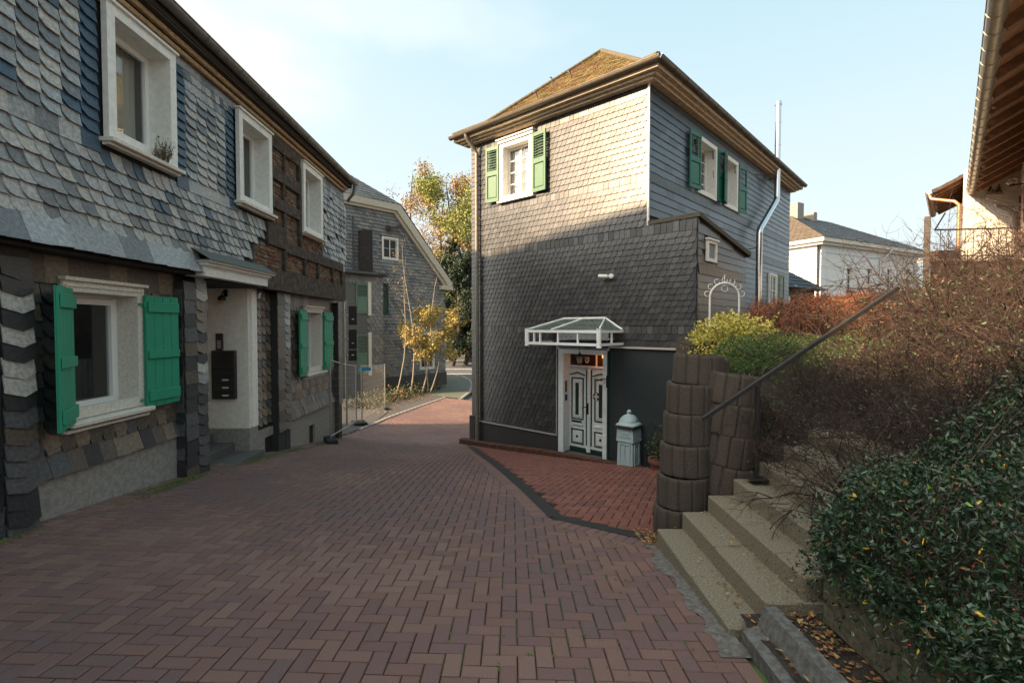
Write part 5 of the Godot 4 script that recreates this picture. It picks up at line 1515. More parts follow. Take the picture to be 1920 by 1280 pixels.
	# white tube lamp on the slates
	var wp := hit(RF, 1137, 517, 0.10)
	var wt := thing("wall_spotlight", "short white tube spotlight mounted on the dark slates", "lamp", RF * Vector3(wp.x, wp.y, 0.0))
	var wb := B.new(); wb.tube([wp + Vector3(-0.16, 0.0, 0.05), wp + Vector3(0.03, -0.01, 0.0)], 0.04, 12)
	part(wt, "tube", wb, mat("white_plastic", lin(0.65, 0.63, 0.58), 0.5), RF)
	var wa := B.new(); wa.lathe([Vector2(0.0, -0.05), Vector2(0.05, -0.045), Vector2(0.05, 0.04), Vector2(0, 0.05)], 12, Transform3D(Basis(Vector3.RIGHT, PI / 2), wp + Vector3(0.10, -0.01, -0.05)))
	wa.tube([wp + Vector3(0.0, -0.01, 0), wp + Vector3(0.10, -0.01, -0.03)], 0.022, 8)
	part(wt, "mount", wa, mats["white_plastic"], RF)
	# cast post box, painted pale blue
	var pb := RF * Vector3(-0.26, 0, 0.24); pb.y = -2.90
	pillar_box(pb)
	# terracotta pot with an evergreen
	var fh := hit(RF, 1239, 866, 0.45)
	var fp := RF * Vector3(fh.x, 0, 0.45); fp.y = -2.86
	var pt := thing("plant_pot", "terracotta pot with a leafy evergreen beside the pale blue post box", "flowerpot", fp)
	var po := B.new(); po.lathe([Vector2(0.0, 0.0), Vector2(0.13, 0.0), Vector2(0.19, 0.30), Vector2(0.23, 0.30), Vector2(0.235, 0.37), Vector2(0.20, 0.37), Vector2(0.19, 0.33), Vector2(0.0, 0.33)], 24, Transform3D(Basis.IDENTITY, fp))
	part(pt, "pot", po, mat("terracotta", lin(0.30, 0.125, 0.07), 0.85, grain("brickg", 0.05, 0.5, 1.0, 75), 1.0))
	var lv := B.new()
	var r := RandomNumberGenerator.new(); r.seed = 77
	for k in 26:
		var a := r.randf() * TAU
		var top := fp + Vector3(cos(a) * r.randf_range(0.05, 0.30), r.randf_range(0.55, 1.05), sin(a) * r.randf_range(0.05, 0.30))
		lv.col = lin(0.05, 0.04, 0.02)
		lv.tube([fp + Vector3(0, 0.32, 0), fp.lerp(top, 0.6) + Vector3(0, 0.1, 0), top], [0.008, 0.005, 0.002], 4, false)
		for j in 26:
			var c := fp.lerp(top, r.randf_range(0.5, 1.0)) + Vector3(r.randf_range(-1, 1), r.randf_range(-0.6, 1), r.randf_range(-1, 1)) * 0.07
			lv.col = [lin(0.035, 0.07, 0.02), lin(0.05, 0.09, 0.025), lin(0.13, 0.13, 0.03)][0 if r.randf() < 0.5 else (1 if r.randf() < 0.75 else 2)]
			lv.leaf(c, Vector3(r.randf_range(-1, 1), r.randf_range(-0.5, 1), r.randf_range(-1, 1)).normalized(), Vector3(r.randf_range(-1, 1), r.randf_range(-1, 1), r.randf_range(-1, 1)).normalized(), 0.05, 0.028)
	part(pt, "plant", lv, mat("leaf_vc", Color.WHITE, 0.5, null, 1.0, null, 1.0, 0.0, true))

func pillar_box(p: Vector3) -> void:
	var t := thing("post_box", "ornate pale blue cast-iron pillar post box beside the door", "post box", p, "", RF.basis.get_euler().y)
	var fr := Transform3D(RF.basis, p)
	var m := mat("pale_blue_iron", lin(0.45, 0.58, 0.60), 0.6, grain("peel", 0.03, 0.80, 1.0, 41), 2.0)
	var dk := mat("worn_black", lin(0.03, 0.028, 0.025), 0.7)
	var b := B.new()
	b.bevel(Vector3(0, 0.04, 0), Vector3(0.34, 0.08, 0.32), 0.012)
	for q in [[0.08, 0.175, 0.62, 0.165], [0.62, 0.185, 0.86, 0.178]]:      # tapering trunk
		var a: float = q[1]; var c: float = q[3]
		var p0 := [Vector3(-a, q[0], a * 0.94), Vector3(a, q[0], a * 0.94), Vector3(a, q[0], -a * 0.94), Vector3(-a, q[0], -a * 0.94)]
		var p1 := [Vector3(-c, q[2], c * 0.94), Vector3(c, q[2], c * 0.94), Vector3(c, q[2], -c * 0.94), Vector3(-c, q[2], -c * 0.94)]
		for k in 4: b.quad(p0[k], p0[(k + 1) % 4], p1[(k + 1) % 4], p1[k])
		b.quad(p1[0], p1[1], p1[2], p1[3])
	b.span(-0.19, 0.19, 0.60, 0.63, -0.18, 0.18)
	part(t, "trunk", b, m, fr)
	var pn := B.new()
	frame_boards(pn, -0.12, 0.12, 0.13, 0.56, 0.02, 0.15, 0.176)
	for k in 9: pn.span(-0.03, 0.03 - 0.01 * (k % 3), 0.18 + k * 0.04, 0.20 + k * 0.04, 0.15, 0.172)
	pn.span(-0.11, 0.11, 0.70, 0.73, 0.16, 0.186); pn.span(-0.09, 0.09, 0.76, 0.80, 0.16, 0.184)
	part(t, "front_panel", pn, m, fr)
	var sp := B.new()
	var side := fr * Transform3D(Basis(Vector3.UP, PI / 2), Vector3.ZERO)
	frame_boards(sp, -0.10, 0.10, 0.13, 0.56, 0.02, 0.16, 0.188); sp.span(-0.04, 0.04, 0.30, 0.46, 0.16, 0.184)
	part(t, "side_panel", sp, m, side)
	var cr := B.new(); cr.bevel(Vector3(0, 0.895, 0), Vector3(0.42, 0.065, 0.40), 0.015)
	for k in 7: cr.box(Vector3(-0.18 + k * 0.06, 0.865, 0.195), Vector3(0.035, 0.03, 0.02))
	part(t, "crown", cr, dk, fr)
	var lid := B.new()
	lid.lathe([Vector2(0.275, 0.925), Vector2(0.26, 0.95), Vector2(0.21, 0.98), Vector2(0.20, 1.02), Vector2(0.16, 1.08), Vector2(0.10, 1.125), Vector2(0.05, 1.135), Vector2(0.04, 1.16), Vector2(0.055, 1.19), Vector2(0.03, 1.22), Vector2(0.0, 1.235)], 4, Transform3D(Basis(Vector3.UP, PI / 4), Vector3.ZERO))
	part(t, "lid", lid, m, fr)

# ------------------------------------------------------------------ gable house beyond
func gable_house() -> void:
	var h := thing("gable_house", "grey slate-hung gable house with white barge boards and dark green shutters", "house", GF * Vector3(-3.5, -3.6, -3.0))
	var wh := white_paint(true)
	# outline of the front: left eave hidden, knee of the roof, right eave
	var x0 := -10.5
	var poly := PackedVector2Array([Vector2(x0, -4.5), Vector2(0, -4.5), Vector2(0, 3.0), Vector2(-3.95, 7.15), Vector2(x0, 7.15)])
	var b := B.new()
	b.prism(poly, -8.0, -0.01)
	part(h, "wall", b, mat("slate_back", lin(0.035, 0.035, 0.036), 0.9), GF)
	var tones := [lin(0.30, 0.285, 0.26), lin(0.23, 0.225, 0.215), lin(0.35, 0.33, 0.305), lin(0.17, 0.175, 0.18), lin(0.28, 0.285, 0.285)]
	var L := []
	var skip := func(u, v):
		if not Geometry2D.is_point_in_polygon(Vector2(u, v), PackedVector2Array([Vector2(x0, -4.5), Vector2(-0.05, -4.5), Vector2(-0.05, 2.9), Vector2(-3.99, 7.0), Vector2(x0, 7.0)])): return true
		if u > -4.9 and u < -3.7 and v > 3.98 and v < 5.38: return true
		if u > -2.2 and u < -0.95 and v > -2.75 and v < -0.3: return true
		if u < -5.3 and v > -2.75 and v < 3.3: return true
		return false
	lay(L, GF, "heavy", x0 + 2.5, 0.0, -3.0, 7.0, 0.24, 0.20, pick([0, 1, 2, 3, 4, 0]), skip, 0.0, 0.45, 0.04)
	pieces(h, "slate", "slates", L, tones, 300, "gslate", 0.7, grain("slate", 0.03, 0.6, 1.0, 61), 1.0, null, 0.0)
	var pl := B.new(); pl.span(x0, 0.05, -4.5, -2.95, -0.005, 0.06)
	part(h, "plinth", pl, mat("stone_plinth", lin(0.12, 0.11, 0.10), 0.95, grain("brickg", 0.05, 0.5, 1.0, 75), 0.5), GF)
	var rf := B.new()
	var ds := [lin(0.06, 0.075, 0.085), lin(0.05, 0.06, 0.07), lin(0.075, 0.09, 0.10)]
	tile_rows(rf, Vector3(x0, 7.35, 0.35), Vector3(-3.7, 7.35, 0.35), Vector3(x0 + 2.0, 10.2, -4.0), Vector3(-5.9, 10.2, -4.0), 12, 0.3, ds)
	tile_rows(rf, Vector3(0.35, 2.95, 0.30), Vector3(0.35, 2.95, -8.0), Vector3(-3.7, 7.35, 0.35), Vector3(-3.7, 7.35, -8.0), 16, 0.3, ds)
	tile_rows(rf, Vector3(-3.7, 7.35, 0.35), Vector3(-3.7, 7.35, -8.0), Vector3(-5.9, 10.2, -4.0), Vector3(-5.9, 10.2, -4.2), 10, 0.3, ds)
	part(h, "roof", rf, mats["roof_slate_vc"], GF)
	var bb := B.new()
	var off := Vector3(0.28, 0.26, 0.0).normalized()
	bb.prism(PackedVector2Array([Vector2(x0, 6.95), Vector2(-3.98, 6.95), Vector2(0.12, 2.62), Vector2(0.40, 2.86), Vector2(-3.75, 7.33), Vector2(x0, 7.33)]), 0.20, 0.32)
	bb.prism(PackedVector2Array([Vector2(x0, 6.80), Vector2(-4.08, 6.80), Vector2(-0.02, 2.50), Vector2(0.11, 2.62), Vector2(-3.985, 6.94), Vector2(x0, 6.94)]), 0.0, 0.20)
	bb.span(-0.55, 0.40, 2.45, 2.72, -0.4, 0.34)
	part(h, "barge_board", bb, mat("cream_board", lin(0.50, 0.44, 0.34), 0.7, grain("paint", 0.02, 0.88, 1.0, 43), 0.6), GF)
	# attic window with warm-toned panes behind white bars
	casement(h, GF, -4.88, -3.72, 4.0, 5.36, 0.02, 0.06, 2, 2, 0.12, wh, mat("amber_pane", lin(0.48, 0.22, 0.10), 0.25), false)
	casement(h, GF, -2.17, -0.98, -2.72, -0.32, 0.02, 0.06, 3, 4, 0.13, wh, mat("dark_pane", lin(0.03, 0.035, 0.035), 0.06), false)
	var teal := mat("deep_green", lin(0.012, 0.13, 0.085), 0.5)
	var dk := mat("bottle_green", lin(0.010, 0.035, 0.025), 0.5)
	var w2 := B.new(); w2.span(-5.28, -5.02, 0.70, 2.62, 0.0, 0.06)
	part(h, "window_frame", w2, wh, GF)
	louvre_shutter(h, GF, -5.02, -4.48, 0.72, 2.60, 0.03, dk, 0.1, false)
	var w3 := B.new(); w3.span(-5.05, -4.86, -2.72, -0.32, 0.0, 0.06); w3.span(-5.35, -4.82, -2.80, -2.72, 0.0, 0.12)
	part(h, "window_frame", w3, wh, GF)
	louvre_shutter(h, GF, -5.34, -5.05, -2.70, -0.35, 0.03, teal, 0.05, false)
	# box bay with a flat lead roof, shutters on its face
	var bay := B.new()
	bay.span(-8.6, -5.40, -4.4, 2.85, -0.02, 0.9)
	part(h, "bay", bay, mat("bay_slate", lin(0.10, 0.098, 0.095), 0.8), GF)
	var LB := []
	var GB := GF * Transform3D(Basis.IDENTITY, Vector3(0, 0, 0.905))
	var skb := func(u, v): return u < -6.35 and v > -2.7 and v < 2.4
	lay(LB, GB, "cut", -8.0, -5.42, -2.6, 2.7, 0.26, 0.2, pick([0, 1, 2, 4]), skb, 0.0, 0.5, 0.03)
	var GR := GF * Transform3D(Basis(Vector3.UP, PI / 2), Vector3(-5.395, 0, 0))
	lay(LB, GR, "rect", -0.9, 0.0, -2.6, 2.7, 0.3, 0.2, pick([0, 1, 3]), none(), 0.0, 0.5, 0.03)
	pieces(h, "slate", "bay_slates", LB, tones, 0, "gslate", 0.7, grain("slate", 0.03, 0.6, 1.0, 61), 1.0, null, 0.0)
	var br := B.new(); br.span(-8.8, -5.15, 2.95, 3.03, -0.02, 1.15); br.span(-8.8, -5.2, 2.85, 2.95, 0.0, 1.05); br.tube([Vector3(-8.8, 2.95, 1.2), Vector3(-5.9, 2.93, 1.2)], 0.09, 8)
	part(h, "bay_roof", br, mat("dark_lead", lin(0.04, 0.045, 0.05), 0.6), GF)
	for q in [[-7.1, 0.75, 2.4, teal], [-7.1, -2.6, -0.4, teal]]:
		louvre_shutter(h, GB, q[0], q[0] + 0.72, q[1], q[2], 0.01, mat("grey_green", lin(0.10, 0.17, 0.12), 0.6), 0.0, false)
		var wf := B.new(); wf.span(q[0] + 0.73, q[0] + 0.92, q[1] - 0.1, q[2] + 0.1, 0.0, 0.05)
		part(h, "window_frame", wf, wh, GB)
	var dpp := B.new(); dpp.tube([Vector3(-5.25, 2.8, 0.2), Vector3(-5.25, -3.4, 0.2)], 0.07, 8)
	dpp.tube([Vector3(-6.75, 6.2, 0.08), Vector3(-6.75, 3.1, 0.08)], 0.045, 8)
	part(h, "downpipe", dpp, mat("dark_pipe", lin(0.05, 0.05, 0.05), 0.6), GF)
	var ch := B.new(); ch.span(-6.45, -5.85, 3.03, 5.45, 0.12, 0.60)
	part(h, "boxed_flue", ch, mat("rust_dark", lin(0.045, 0.032, 0.028), 0.85, grain("timberg", 0.012, 0.35, 1.0, 71), 0.5), GF)
	var bm := B.new(); bm.box(Vector3(-4.15, 5.92, 0.35), Vector3(0.8, 0.16, 0.16), Basis(Vector3(0, 0, 1), 0.2)); bm.box(Vector3(-4.5, 5.85, 0.1), Vector3(0.2, 0.35, 0.2))
	part(h, "hoist_beam", bm, mat("timber", lin(0.085, 0.062, 0.045), 0.95), GF)

# ------------------------------------------------------------------ stairs, planter wall and bank on the right
func bank_y(x: float, d: float) -> float:
	var upper := -0.55 + 0.10 * (x - 2.0) + clampf(x - 5.0, 0.0, 6.0) * 0.10
	var stair := -2.02 + 0.62 * (x - 1.33)
	var lower := -1.52 + 0.40 * (x - 1.85)
	stair = minf(stair, upper)
	var y := lerpf(stair, upper, smoothstep(4.85, 5.5, d))
	return lerpf(minf(lower, upper), y, smoothstep(2.7, 3.1, d))
func wall_x(d: float) -> float: return 1.62 + (d - 4.9) * 0.30
func ring_mesh(seed_i: int) -> ArrayMesh:
	var b := B.new()
	b.lathe([Vector2(0.245, 0.0), Vector2(0.25, 0.015), Vector2(0.25, 0.27), Vector2(0.243, 0.295), Vector2(0.205, 0.295), Vector2(0.20, 0.22), Vector2(0.0, 0.21)], 84, Transform3D(Basis(Vector3.UP, seed_i * 0.7), Vector3.ZERO), 0.075, 7)
	return b.mesh()
func right_bank() -> void:
	var soil := mat("soil", lin(0.055, 0.042, 0.032), 0.95, grain("soilg", 0.03, 0.5, 1.0, 91, FastNoiseLite.TYPE_SIMPLEX_SMOOTH, 6), 1.2, bump("soil_n", 0.08, 6.0, 92), 0.8)
	var b := B.new()
	var d := -2.0
	while d < 30.0:
		var st := 0.25 if d < 10.0 else 2.0
		for i in 34:
			var f := func(k: int, dd: float):
				var x0: float = 1.9 if dd < 4.5 else (2.42 if dd < 5.2 else wall_x(minf(dd, 9.6)) + 0.35)
				var x: float = x0 + pow(k / 34.0, 1.7) * 22.0
				return Vector3(x, bank_y(x, dd) + 0.03 * sin(x * 5.0 + dd * 3.0), -dd)
			b.quad(f.call(i, d), f.call(i + 1, d), f.call(i + 1, d + st), f.call(i, d + st))
		d += st
	structure("bank", b, soil)
	# soil strip with leaf litter between kerb and edging stone
	var sb := B.new()
	for k in 16:
		var d0 := 1.2 + k * 0.115; var d1 := d0 + 0.115
		var p := func(x, dd): return Vector3(x, gy(x, dd) + 0.10 + 0.10 * (x - 1.45) + 0.012 * sin(dd * 17.0 + x * 9.0), -dd)
		for j in 4:
			var xa := 1.42 + j * 0.13; var xb := xa + 0.13
			sb.quad(p.call(xa, d0), p.call(xb, d0), p.call(xb, d1), p.call(xa, d1))
	structure("soil_strip", sb, soil)
	# stairs: granite-concrete blocks, two to a step
	var gran := mat("step_concrete", lin(0.33, 0.29, 0.205), 0.9, grain("granite2", 0.06, 0.55, 1.0, 95, FastNoiseLite.TYPE_SIMPLEX, 5), 1.3, bump("granite_n", 0.2, 4.0, 96), 0.6)
	var t := thing("outdoor_stairs", "flight of rough concrete block steps climbing beside the planter wall", "stairs", Vector3(2.2, -1.95, -3.7))
	for k in 7:
		var x := 1.33 + 0.238 * k
		var y := -1.845 + 0.149 * k
		var split: float = [3.62, 3.80, 3.36, 3.9, 3.5, 3.7, 3.4, 3.8, 3.5, 3.7][k]
		var d0 := 2.99 + 0.015 * k; var d1 := 4.50 + 0.015 * k
		for q in [[d0, split - 0.006], [split + 0.006, d1]]:
			var sbk := B.new()
			sbk.bevel(Vector3(x + 0.19, y - 0.16 + rng.randf_range(-0.004, 0.004), -(q[0] + q[1]) / 2), Vector3(0.38, 0.32, q[1] - q[0]), 0.010, Basis(Vector3.UP, rng.randf_range(-0.006, 0.006)))
			part(t, "step_block", sbk, gran)
	# concrete channel kerb and edging stone in the foreground
	var conc := mat("concrete", lin(0.20, 0.20, 0.19), 0.9, grain("concg", 0.025, 0.5, 1.0, 97, FastNoiseLite.TYPE_SIMPLEX_SMOOTH, 6), 1.2, bump("plaster_n", 0.10, 3.0, 52), 0.6)
	for k in 3:
		var kb := B.new()
		var e0 := 2.90 - k * 0.75
		var fr := Transform3D(Basis(Vector3.UP, PI), Vector3(1.40 + 0.03 * k, gy(1.4, e0 - 0.37), -e0))
		kb.prism(PackedVector2Array([Vector2(0.03, -0.15), Vector2(0.03, 0.055), Vector2(-0.005, 0.07), Vector2(-0.06, 0.085), Vector2(-0.10, 0.20), Vector2(-0.17, 0.205), Vector2(-0.18, -0.15)]), -0.735, 0.0, Transform3D(Basis(Vector3.UP, PI), Vector3.ZERO) * Transform3D(Basis(Vector3.UP, PI), Vector3.ZERO))
		solo("concrete_kerb", kb, conc, "L-shaped grey concrete kerb block at the foot of the steps", "kerb", "kerb blocks at the hedge", "", fr)
	for k in 2:
		var eb := B.new()
		var e0 := 2.86 - k * 1.0
		eb.bevel(Vector3(1.86 + 0.02 * k, gy(1.86, e0 - 0.5) + 0.30, -(e0 - 0.495)), Vector3(0.10, 0.32, 0.985), 0.02)
		solo("edging_stone", eb, mat("mossy_stone", lin(0.20, 0.18, 0.12), 0.95, grain("concg", 0.025, 0.5, 1.0, 97), 1.3, bump("granite_n", 0.2, 4.0, 96), 0.5), "long mossy edging stone under the green hedge", "edging stone", "edging stones under the hedge")
	# planter rings: a curved stack beside the steps and a wall running back to the house
	var rc := mat("ring_concrete", lin(0.105, 0.085, 0.066), 0.95, grain("ringg", 0.05, 0.62, 1.0, 98, FastNoiseLite.TYPE_SIMPLEX_SMOOTH, 6), 1.6, bump("granite_n", 0.2, 4.0, 96), 0.7)
	var meshes := [ring_mesh(0), ring_mesh(1), ring_mesh(2)]
	var spots := []
	for k in 5: spots.append([Vector3(1.66 + 0.045 * k, -2.06 + 0.30 * k, -4.86 - 0.05 * k), 0.0, "front"])
	spots.append([Vector3(1.92, -0.58, -5.12), 0.05, "front"])
	spots.append([Vector3(2.10, -1.93, -4.88), 0.02, "tilted"])
	for k in 4: spots.append([Vector3(2.13 + 0.012 * k, -1.64 + 0.295 * k, -4.86 - 0.015 * k), 0.14, "tilted"])
	for s in range(1, 10):
		var dd := 4.9 + 0.50 * s
		var x := wall_x(dd) + 0.16
		var n := int(ceil((-0.42 - gy(x, dd)) / 0.30))
		for k in n: spots.append([Vector3(x + 0.035 * k + (0.03 if (k + s) % 2 else 0.0), gy(x, dd) - 0.02 + 0.30 * k, -dd), 0.0, "back"])
	for i in spots.size():
		var s = spots[i]
		var o := thing("planter_ring", {"front": "ribbed round concrete planter ring in the stack at the foot of the steps", "tilted": "ribbed concrete planter ring tilted outwards beside the handrail post", "back": "ribbed concrete planter ring in the wall running back to the slate house"}[s[2]], "planter", s[0], {"front": "planter rings at the steps", "tilted": "tilted planter rings by the handrail", "back": "planter rings of the back wall"}[s[2]])
		var fr := Transform3D(Basis(Vector3(0, 0, 1), -s[1]) * Basis(Vector3.RIGHT, rng.randf_range(-0.03, 0.03)) * Basis(Vector3.UP, rng.randf() * 3.0), s[0])
		part_mesh(o, "ring", meshes[i % 3], rc, fr)
		var so := B.new(); so.lathe([Vector2(0.195, 0.235), Vector2(0.10, 0.25), Vector2(0.0, 0.245)], 16)
		part(o, "soil_fill", so, soil, fr)
	# handrail of the steps
	var hr := thing("handrail", "dark square steel handrail rising beside the steps", "handrail", Vector3(2.19, -1.37, -4.4))
	var steel := mat("rail_steel", lin(0.035, 0.032, 0.032), 0.55, grain("zinc", 0.02, 0.7, 1.0, 65), 2.0, null, 1.0, 0.3)
	var p0 := Vector3(1.70, -0.82, -4.40); var p1 := Vector3(3.42, 0.35, -4.40)
	var rb := B.new()
	var dir := (p1 - p0).normalized()
	var bas := Basis(dir, Vector3(0, 0, 1).cross(dir).normalized(), Vector3(0, 0, 1))
	rb.bevel((p0 + p1) / 2, Vector3(p0.distance_to(p1), 0.036, 0.036), 0.004, bas)
	part(hr, "rail", rb, steel)
	for q in [[2.19, -1.36, -0.52]]:
		var pb := B.new(); pb.bevel(Vector3(q[0], (q[1] + q[2]) / 2, -4.40), Vector3(0.034, q[2] - q[1], 0.034), 0.004)
		pb.bevel(Vector3(q[0], q[1] + 0.006, -4.40), Vector3(0.16, 0.012, 0.14), 0.003)
		part(hr, "post", pb, steel)

# ------------------------------------------------------------------ houses and terrace on the right
func right_houses() -> void:
	var far := at(1828, 361, 12.0)
	var nr := ray(1890, 0); var dn := far.y / (nr.y / -nr.z)
	var near := nr * (dn / -nr.z)
	var ax := (near - far); ax.y = 0; ax = ax.normalized()
	var WF := Transform3D(Basis(ax, Vector3.UP, ax.cross(Vector3.UP)), Vector3(far.x, 0, far.z))     # x towards the viewer, z outwards
	var ye := far.y
	var ln := (near - far).length() + 3.0
	var render := mat("white_render", lin(0.62, 0.59, 0.54), 0.9, grain("cream", 0.025, 0.88, 1.0, 55), 0.5, bump("render_n", 0.14, 9.0, 82), 0.5)
	var h := thing("white_house", "white rendered house with dark rafters under wide eaves above the terrace", "house", WF * Vector3(3.0, 0.6, -3.0))
	var b := B.new()
	b.span(-0.1, ln, 0.6, ye + 0.55, -6.5, -0.78)
	b.span(-3.2, -0.101, 0.6, ye + 0.62, -6.5, 0.20)
	part(h, "wall", b, render, WF)
	var brown := mat("brown_rafter", lin(0.36, 0.18, 0.09), 0.7, grain("woodg", 0.02, 0.6, 1.0, 63), 0.8)
	var sof := B.new()
	sof.quad(Vector3(-0.4, ye + 0.10, -0.02), Vector3(ln, ye + 0.10, -0.02), Vector3(ln, ye + 0.58, -0.9), Vector3(-0.4, ye + 0.58, -0.9))
	part(h, "soffit_boards", sof, mat("soffit_brown", lin(0.55, 0.31, 0.17), 0.75, grain("woodg", 0.02, 0.6, 1.0, 63), 0.8), WF)
	for k in 13:
		var r := B.new()
		r.bevel(Vector3(0.1 + k * 0.72, ye + 0.27, -0.44), Vector3(0.10, 0.15, 0.98), 0.008, Basis(Vector3.RIGHT, 0.50))
		part(h, "rafter", r, brown, WF)
	var rf := B.new()
	var rt := [lin(0.10, 0.055, 0.04), lin(0.085, 0.05, 0.038), lin(0.12, 0.065, 0.045)]
	tile_rows(rf, Vector3(-0.4, ye + 0.16, 0.05), Vector3(ln, ye + 0.16, 0.05), Vector3(-0.4, ye + 2.2, -3.7), Vector3(ln, ye + 2.2, -3.7), 12, 0.3, rt)
	# wing roof, sloping down to the left over the copper gutter
	var wy := ye + 0.22
	tile_rows(rf, Vector3(-3.6, wy, 0.78), Vector3(-0.2, wy, 0.78), Vector3(-3.6, wy + 1.0, -1.2), Vector3(-0.2, wy + 1.0, -1.2), 8, 0.3, rt)
	rf.col = rt[0]
	rf.quad(Vector3(-0.2, wy - 0.06, 0.78), Vector3(-0.2, wy + 0.02, 0.78), Vector3(-0.2, wy + 1.02, -1.2), Vector3(-0.2, wy + 0.94, -1.2))
	part(h, "roof", rf, mat("roof_brown", Color.WHITE, 0.85, grain("rooflichen", 0.02, 0.45, 1.0, 85), 0.9, null, 1.0, 0.0, true), WF)
	for k in 9:
		var r := B.new()
		r.bevel(Vector3(-0.42 - k * 0.36, wy + 0.10, 0.45), Vector3(0.07, 0.11, 0.62), 0.006, Basis(Vector3.RIGHT, 0.46))
		part(h, "rafter", r, mat("orange_rafter", lin(0.42, 0.20, 0.09), 0.65, grain("woodg", 0.02, 0.6, 1.0, 63), 0.8), WF)
	var sb2 := B.new(); sb2.quad(Vector3(-3.4, wy - 0.02, 0.74), Vector3(-0.25, wy - 0.02, 0.74), Vector3(-0.25, wy + 0.27, 0.18), Vector3(-3.4, wy + 0.27, 0.18))
	part(h, "wing_soffit", sb2, mat("soffit_brown", lin(0.55, 0.31, 0.17), 0.75), WF)
	var zinc := mat("zinc_bright", lin(0.50, 0.46, 0.38), 0.35, grain("zinc", 0.02, 0.7, 1.0, 65), 0.8, null, 1.0, 0.3)
	var g := B.new(); half_pipe(g, Vector3(-0.45, ye + 0.06, 0.06), Vector3(ln, ye + 0.10, 0.06), 0.085)
	for k in 26: g.tube(arc_pts(Vector3(-0.2 + k * 0.42, ye + 0.06 + 0.04 * k / 26.0, 0.06), 0.089, Vector3(0, 0, 1), Vector3(0, 1, 0), PI, TAU, 8), 0.007, 5)
	part(h, "gutter", g, zinc, WF)
	var dp := B.new()
	dp.tube([Vector3(-0.35, ye - 0.02, 0.06), Vector3(-0.30, ye - 0.10, 0.0), Vector3(-0.05, ye - 0.48, -0.62), Vector3(-0.04, ye - 0.60, -0.70), Vector3(-0.04, 1.2, -0.70)], 0.05, 10)
	part(h, "downpipe", dp, mat("pipe_grey", lin(0.20, 0.17, 0.14), 0.5, null, 1.0, null, 1.0, 0.3), WF)
	var cop := mat("copper", lin(0.62, 0.33, 0.17), 0.4, grain("zinc", 0.02, 0.7, 1.0, 65), 0.8, null, 1.0, 0.5)
	var cg := B.new(); half_pipe(cg, Vector3(-3.6, wy - 0.02, 0.84), Vector3(-0.16, wy - 0.02, 0.84), 0.075)
	part(h, "copper_gutter", cg, cop, WF)
	var cd := B.new(); cd.tube([Vector3(-0.22, wy - 0.08, 0.84), Vector3(-0.20, wy - 0.20, 0.80), Vector3(-0.06, wy - 0.36, 0.36), Vector3(-0.04, wy - 0.46, 0.27), Vector3(-0.04, 1.2, 0.27)], 0.042, 10)
	part(h, "copper_downpipe", cd, cop, WF)
	var wn := B.new(); frame_boards(wn, 0.4, 1.5, 1.7, ye - 0.25, 0.07, -0.78, -0.72)
	var w := part(h, "window", wn, mat("dark_frame", lin(0.10, 0.06, 0.045), 0.6), WF)
	var wp := B.new(); wp.span(0.47, 1.43, 1.77, ye - 0.32, -0.76, -0.755)
	part(w, "pane", wp, mat("pink_blind", lin(0.30, 0.20, 0.18), 0.5), WF)
	for k in 2:      # two bell lamps under the eaves
		var bx := hitx(WF, 1858 + k * 16, 358, -0.05)
		var bt := thing("bell_lamp", "small bronze bell-shaped spotlight under the white house eaves", "lamp", WF * bx, "bell lamps under the eaves")
		var bb := B.new(); bb.lathe([Vector2(0.0, 0.14), Vector2(0.02, 0.13), Vector2(0.03, 0.05), Vector2(0.07, -0.05), Vector2(0.0, -0.04)], 12, Transform3D(Basis(Vector3(0, 0, 1), 0.25), bx))
		bb.tube([bx + Vector3(0.0, 0.12, 0), bx + Vector3(-0.05, 0.16, 0)], 0.012, 5)
		part(bt, "shade", bb, mat("bronze", lin(0.14, 0.10, 0.07), 0.4, null, 1.0, null, 1.0, 0.5), WF)
	var gp := hitx(WF, 1898, 340, 0.6)
	var gt := thing("globe_lamp", "clear glass globe lamp on a bracket at the white house wall", "lamp", WF * gp)
	var gb := B.new()
	var prof := []
	for k in 11: prof.append(Vector2(sin(PI * k / 10.0) * 0.10, -cos(PI * k / 10.0) * 0.08))
	gb.lathe(prof, 16, Transform3D(Basis.IDENTITY, gp))
	part(gt, "globe", gb, glass_mat("globe_glass", Color(0.75, 0.75, 0.72), 0.45, 0.1), WF)
	var ga := B.new(); ga.tube([gp + Vector3(0, -0.085, 0), gp + Vector3(0.02, -0.085, -1.2)], 0.014, 6); ga.lathe([Vector2(0.0, -0.11), Vector2(0.05, -0.10), Vector2(0.05, -0.07), Vector2(0, -0.06)], 12, Transform3D(Basis.IDENTITY, gp))
	part(gt, "bracket", ga, mat("black_iron", lin(0.010, 0.010, 0.010), 0.45), WF)

	# terrace with railing in front of the white house
	var ty := 1.38
	var a := at(1752, 488, 10.5); var c := at(1960, 492, 10.5); var e := at(1736, 500, 10.2)
	var tt := thing("terrace_wall", "sunlit rough retaining wall of the terrace behind the twiggy bushes", "wall", Vector3((a.x + c.x) / 2, 0.3, -10.6))
	var tb := B.new(); tb.prism(PackedVector2Array([Vector2(a.x - 0.12, 10.45), Vector2(c.x + 3.0, 10.45), Vector2(c.x + 3.0, 12.2), Vector2(a.x + 1.4, 12.2)]), -0.6, ty, Transform3D(Basis(Vector3(1, 0, 0), Vector3(0, 0, -1), Vector3(0, 1, 0)), Vector3.ZERO))
	part(tt, "retaining_wall", tb, mat("tan_wall", lin(0.24, 0.18, 0.11), 0.95, grain("brickg", 0.05, 0.5, 1.0, 75), 0.7, bump("soil_n", 0.08, 6.0, 92), 0.8))
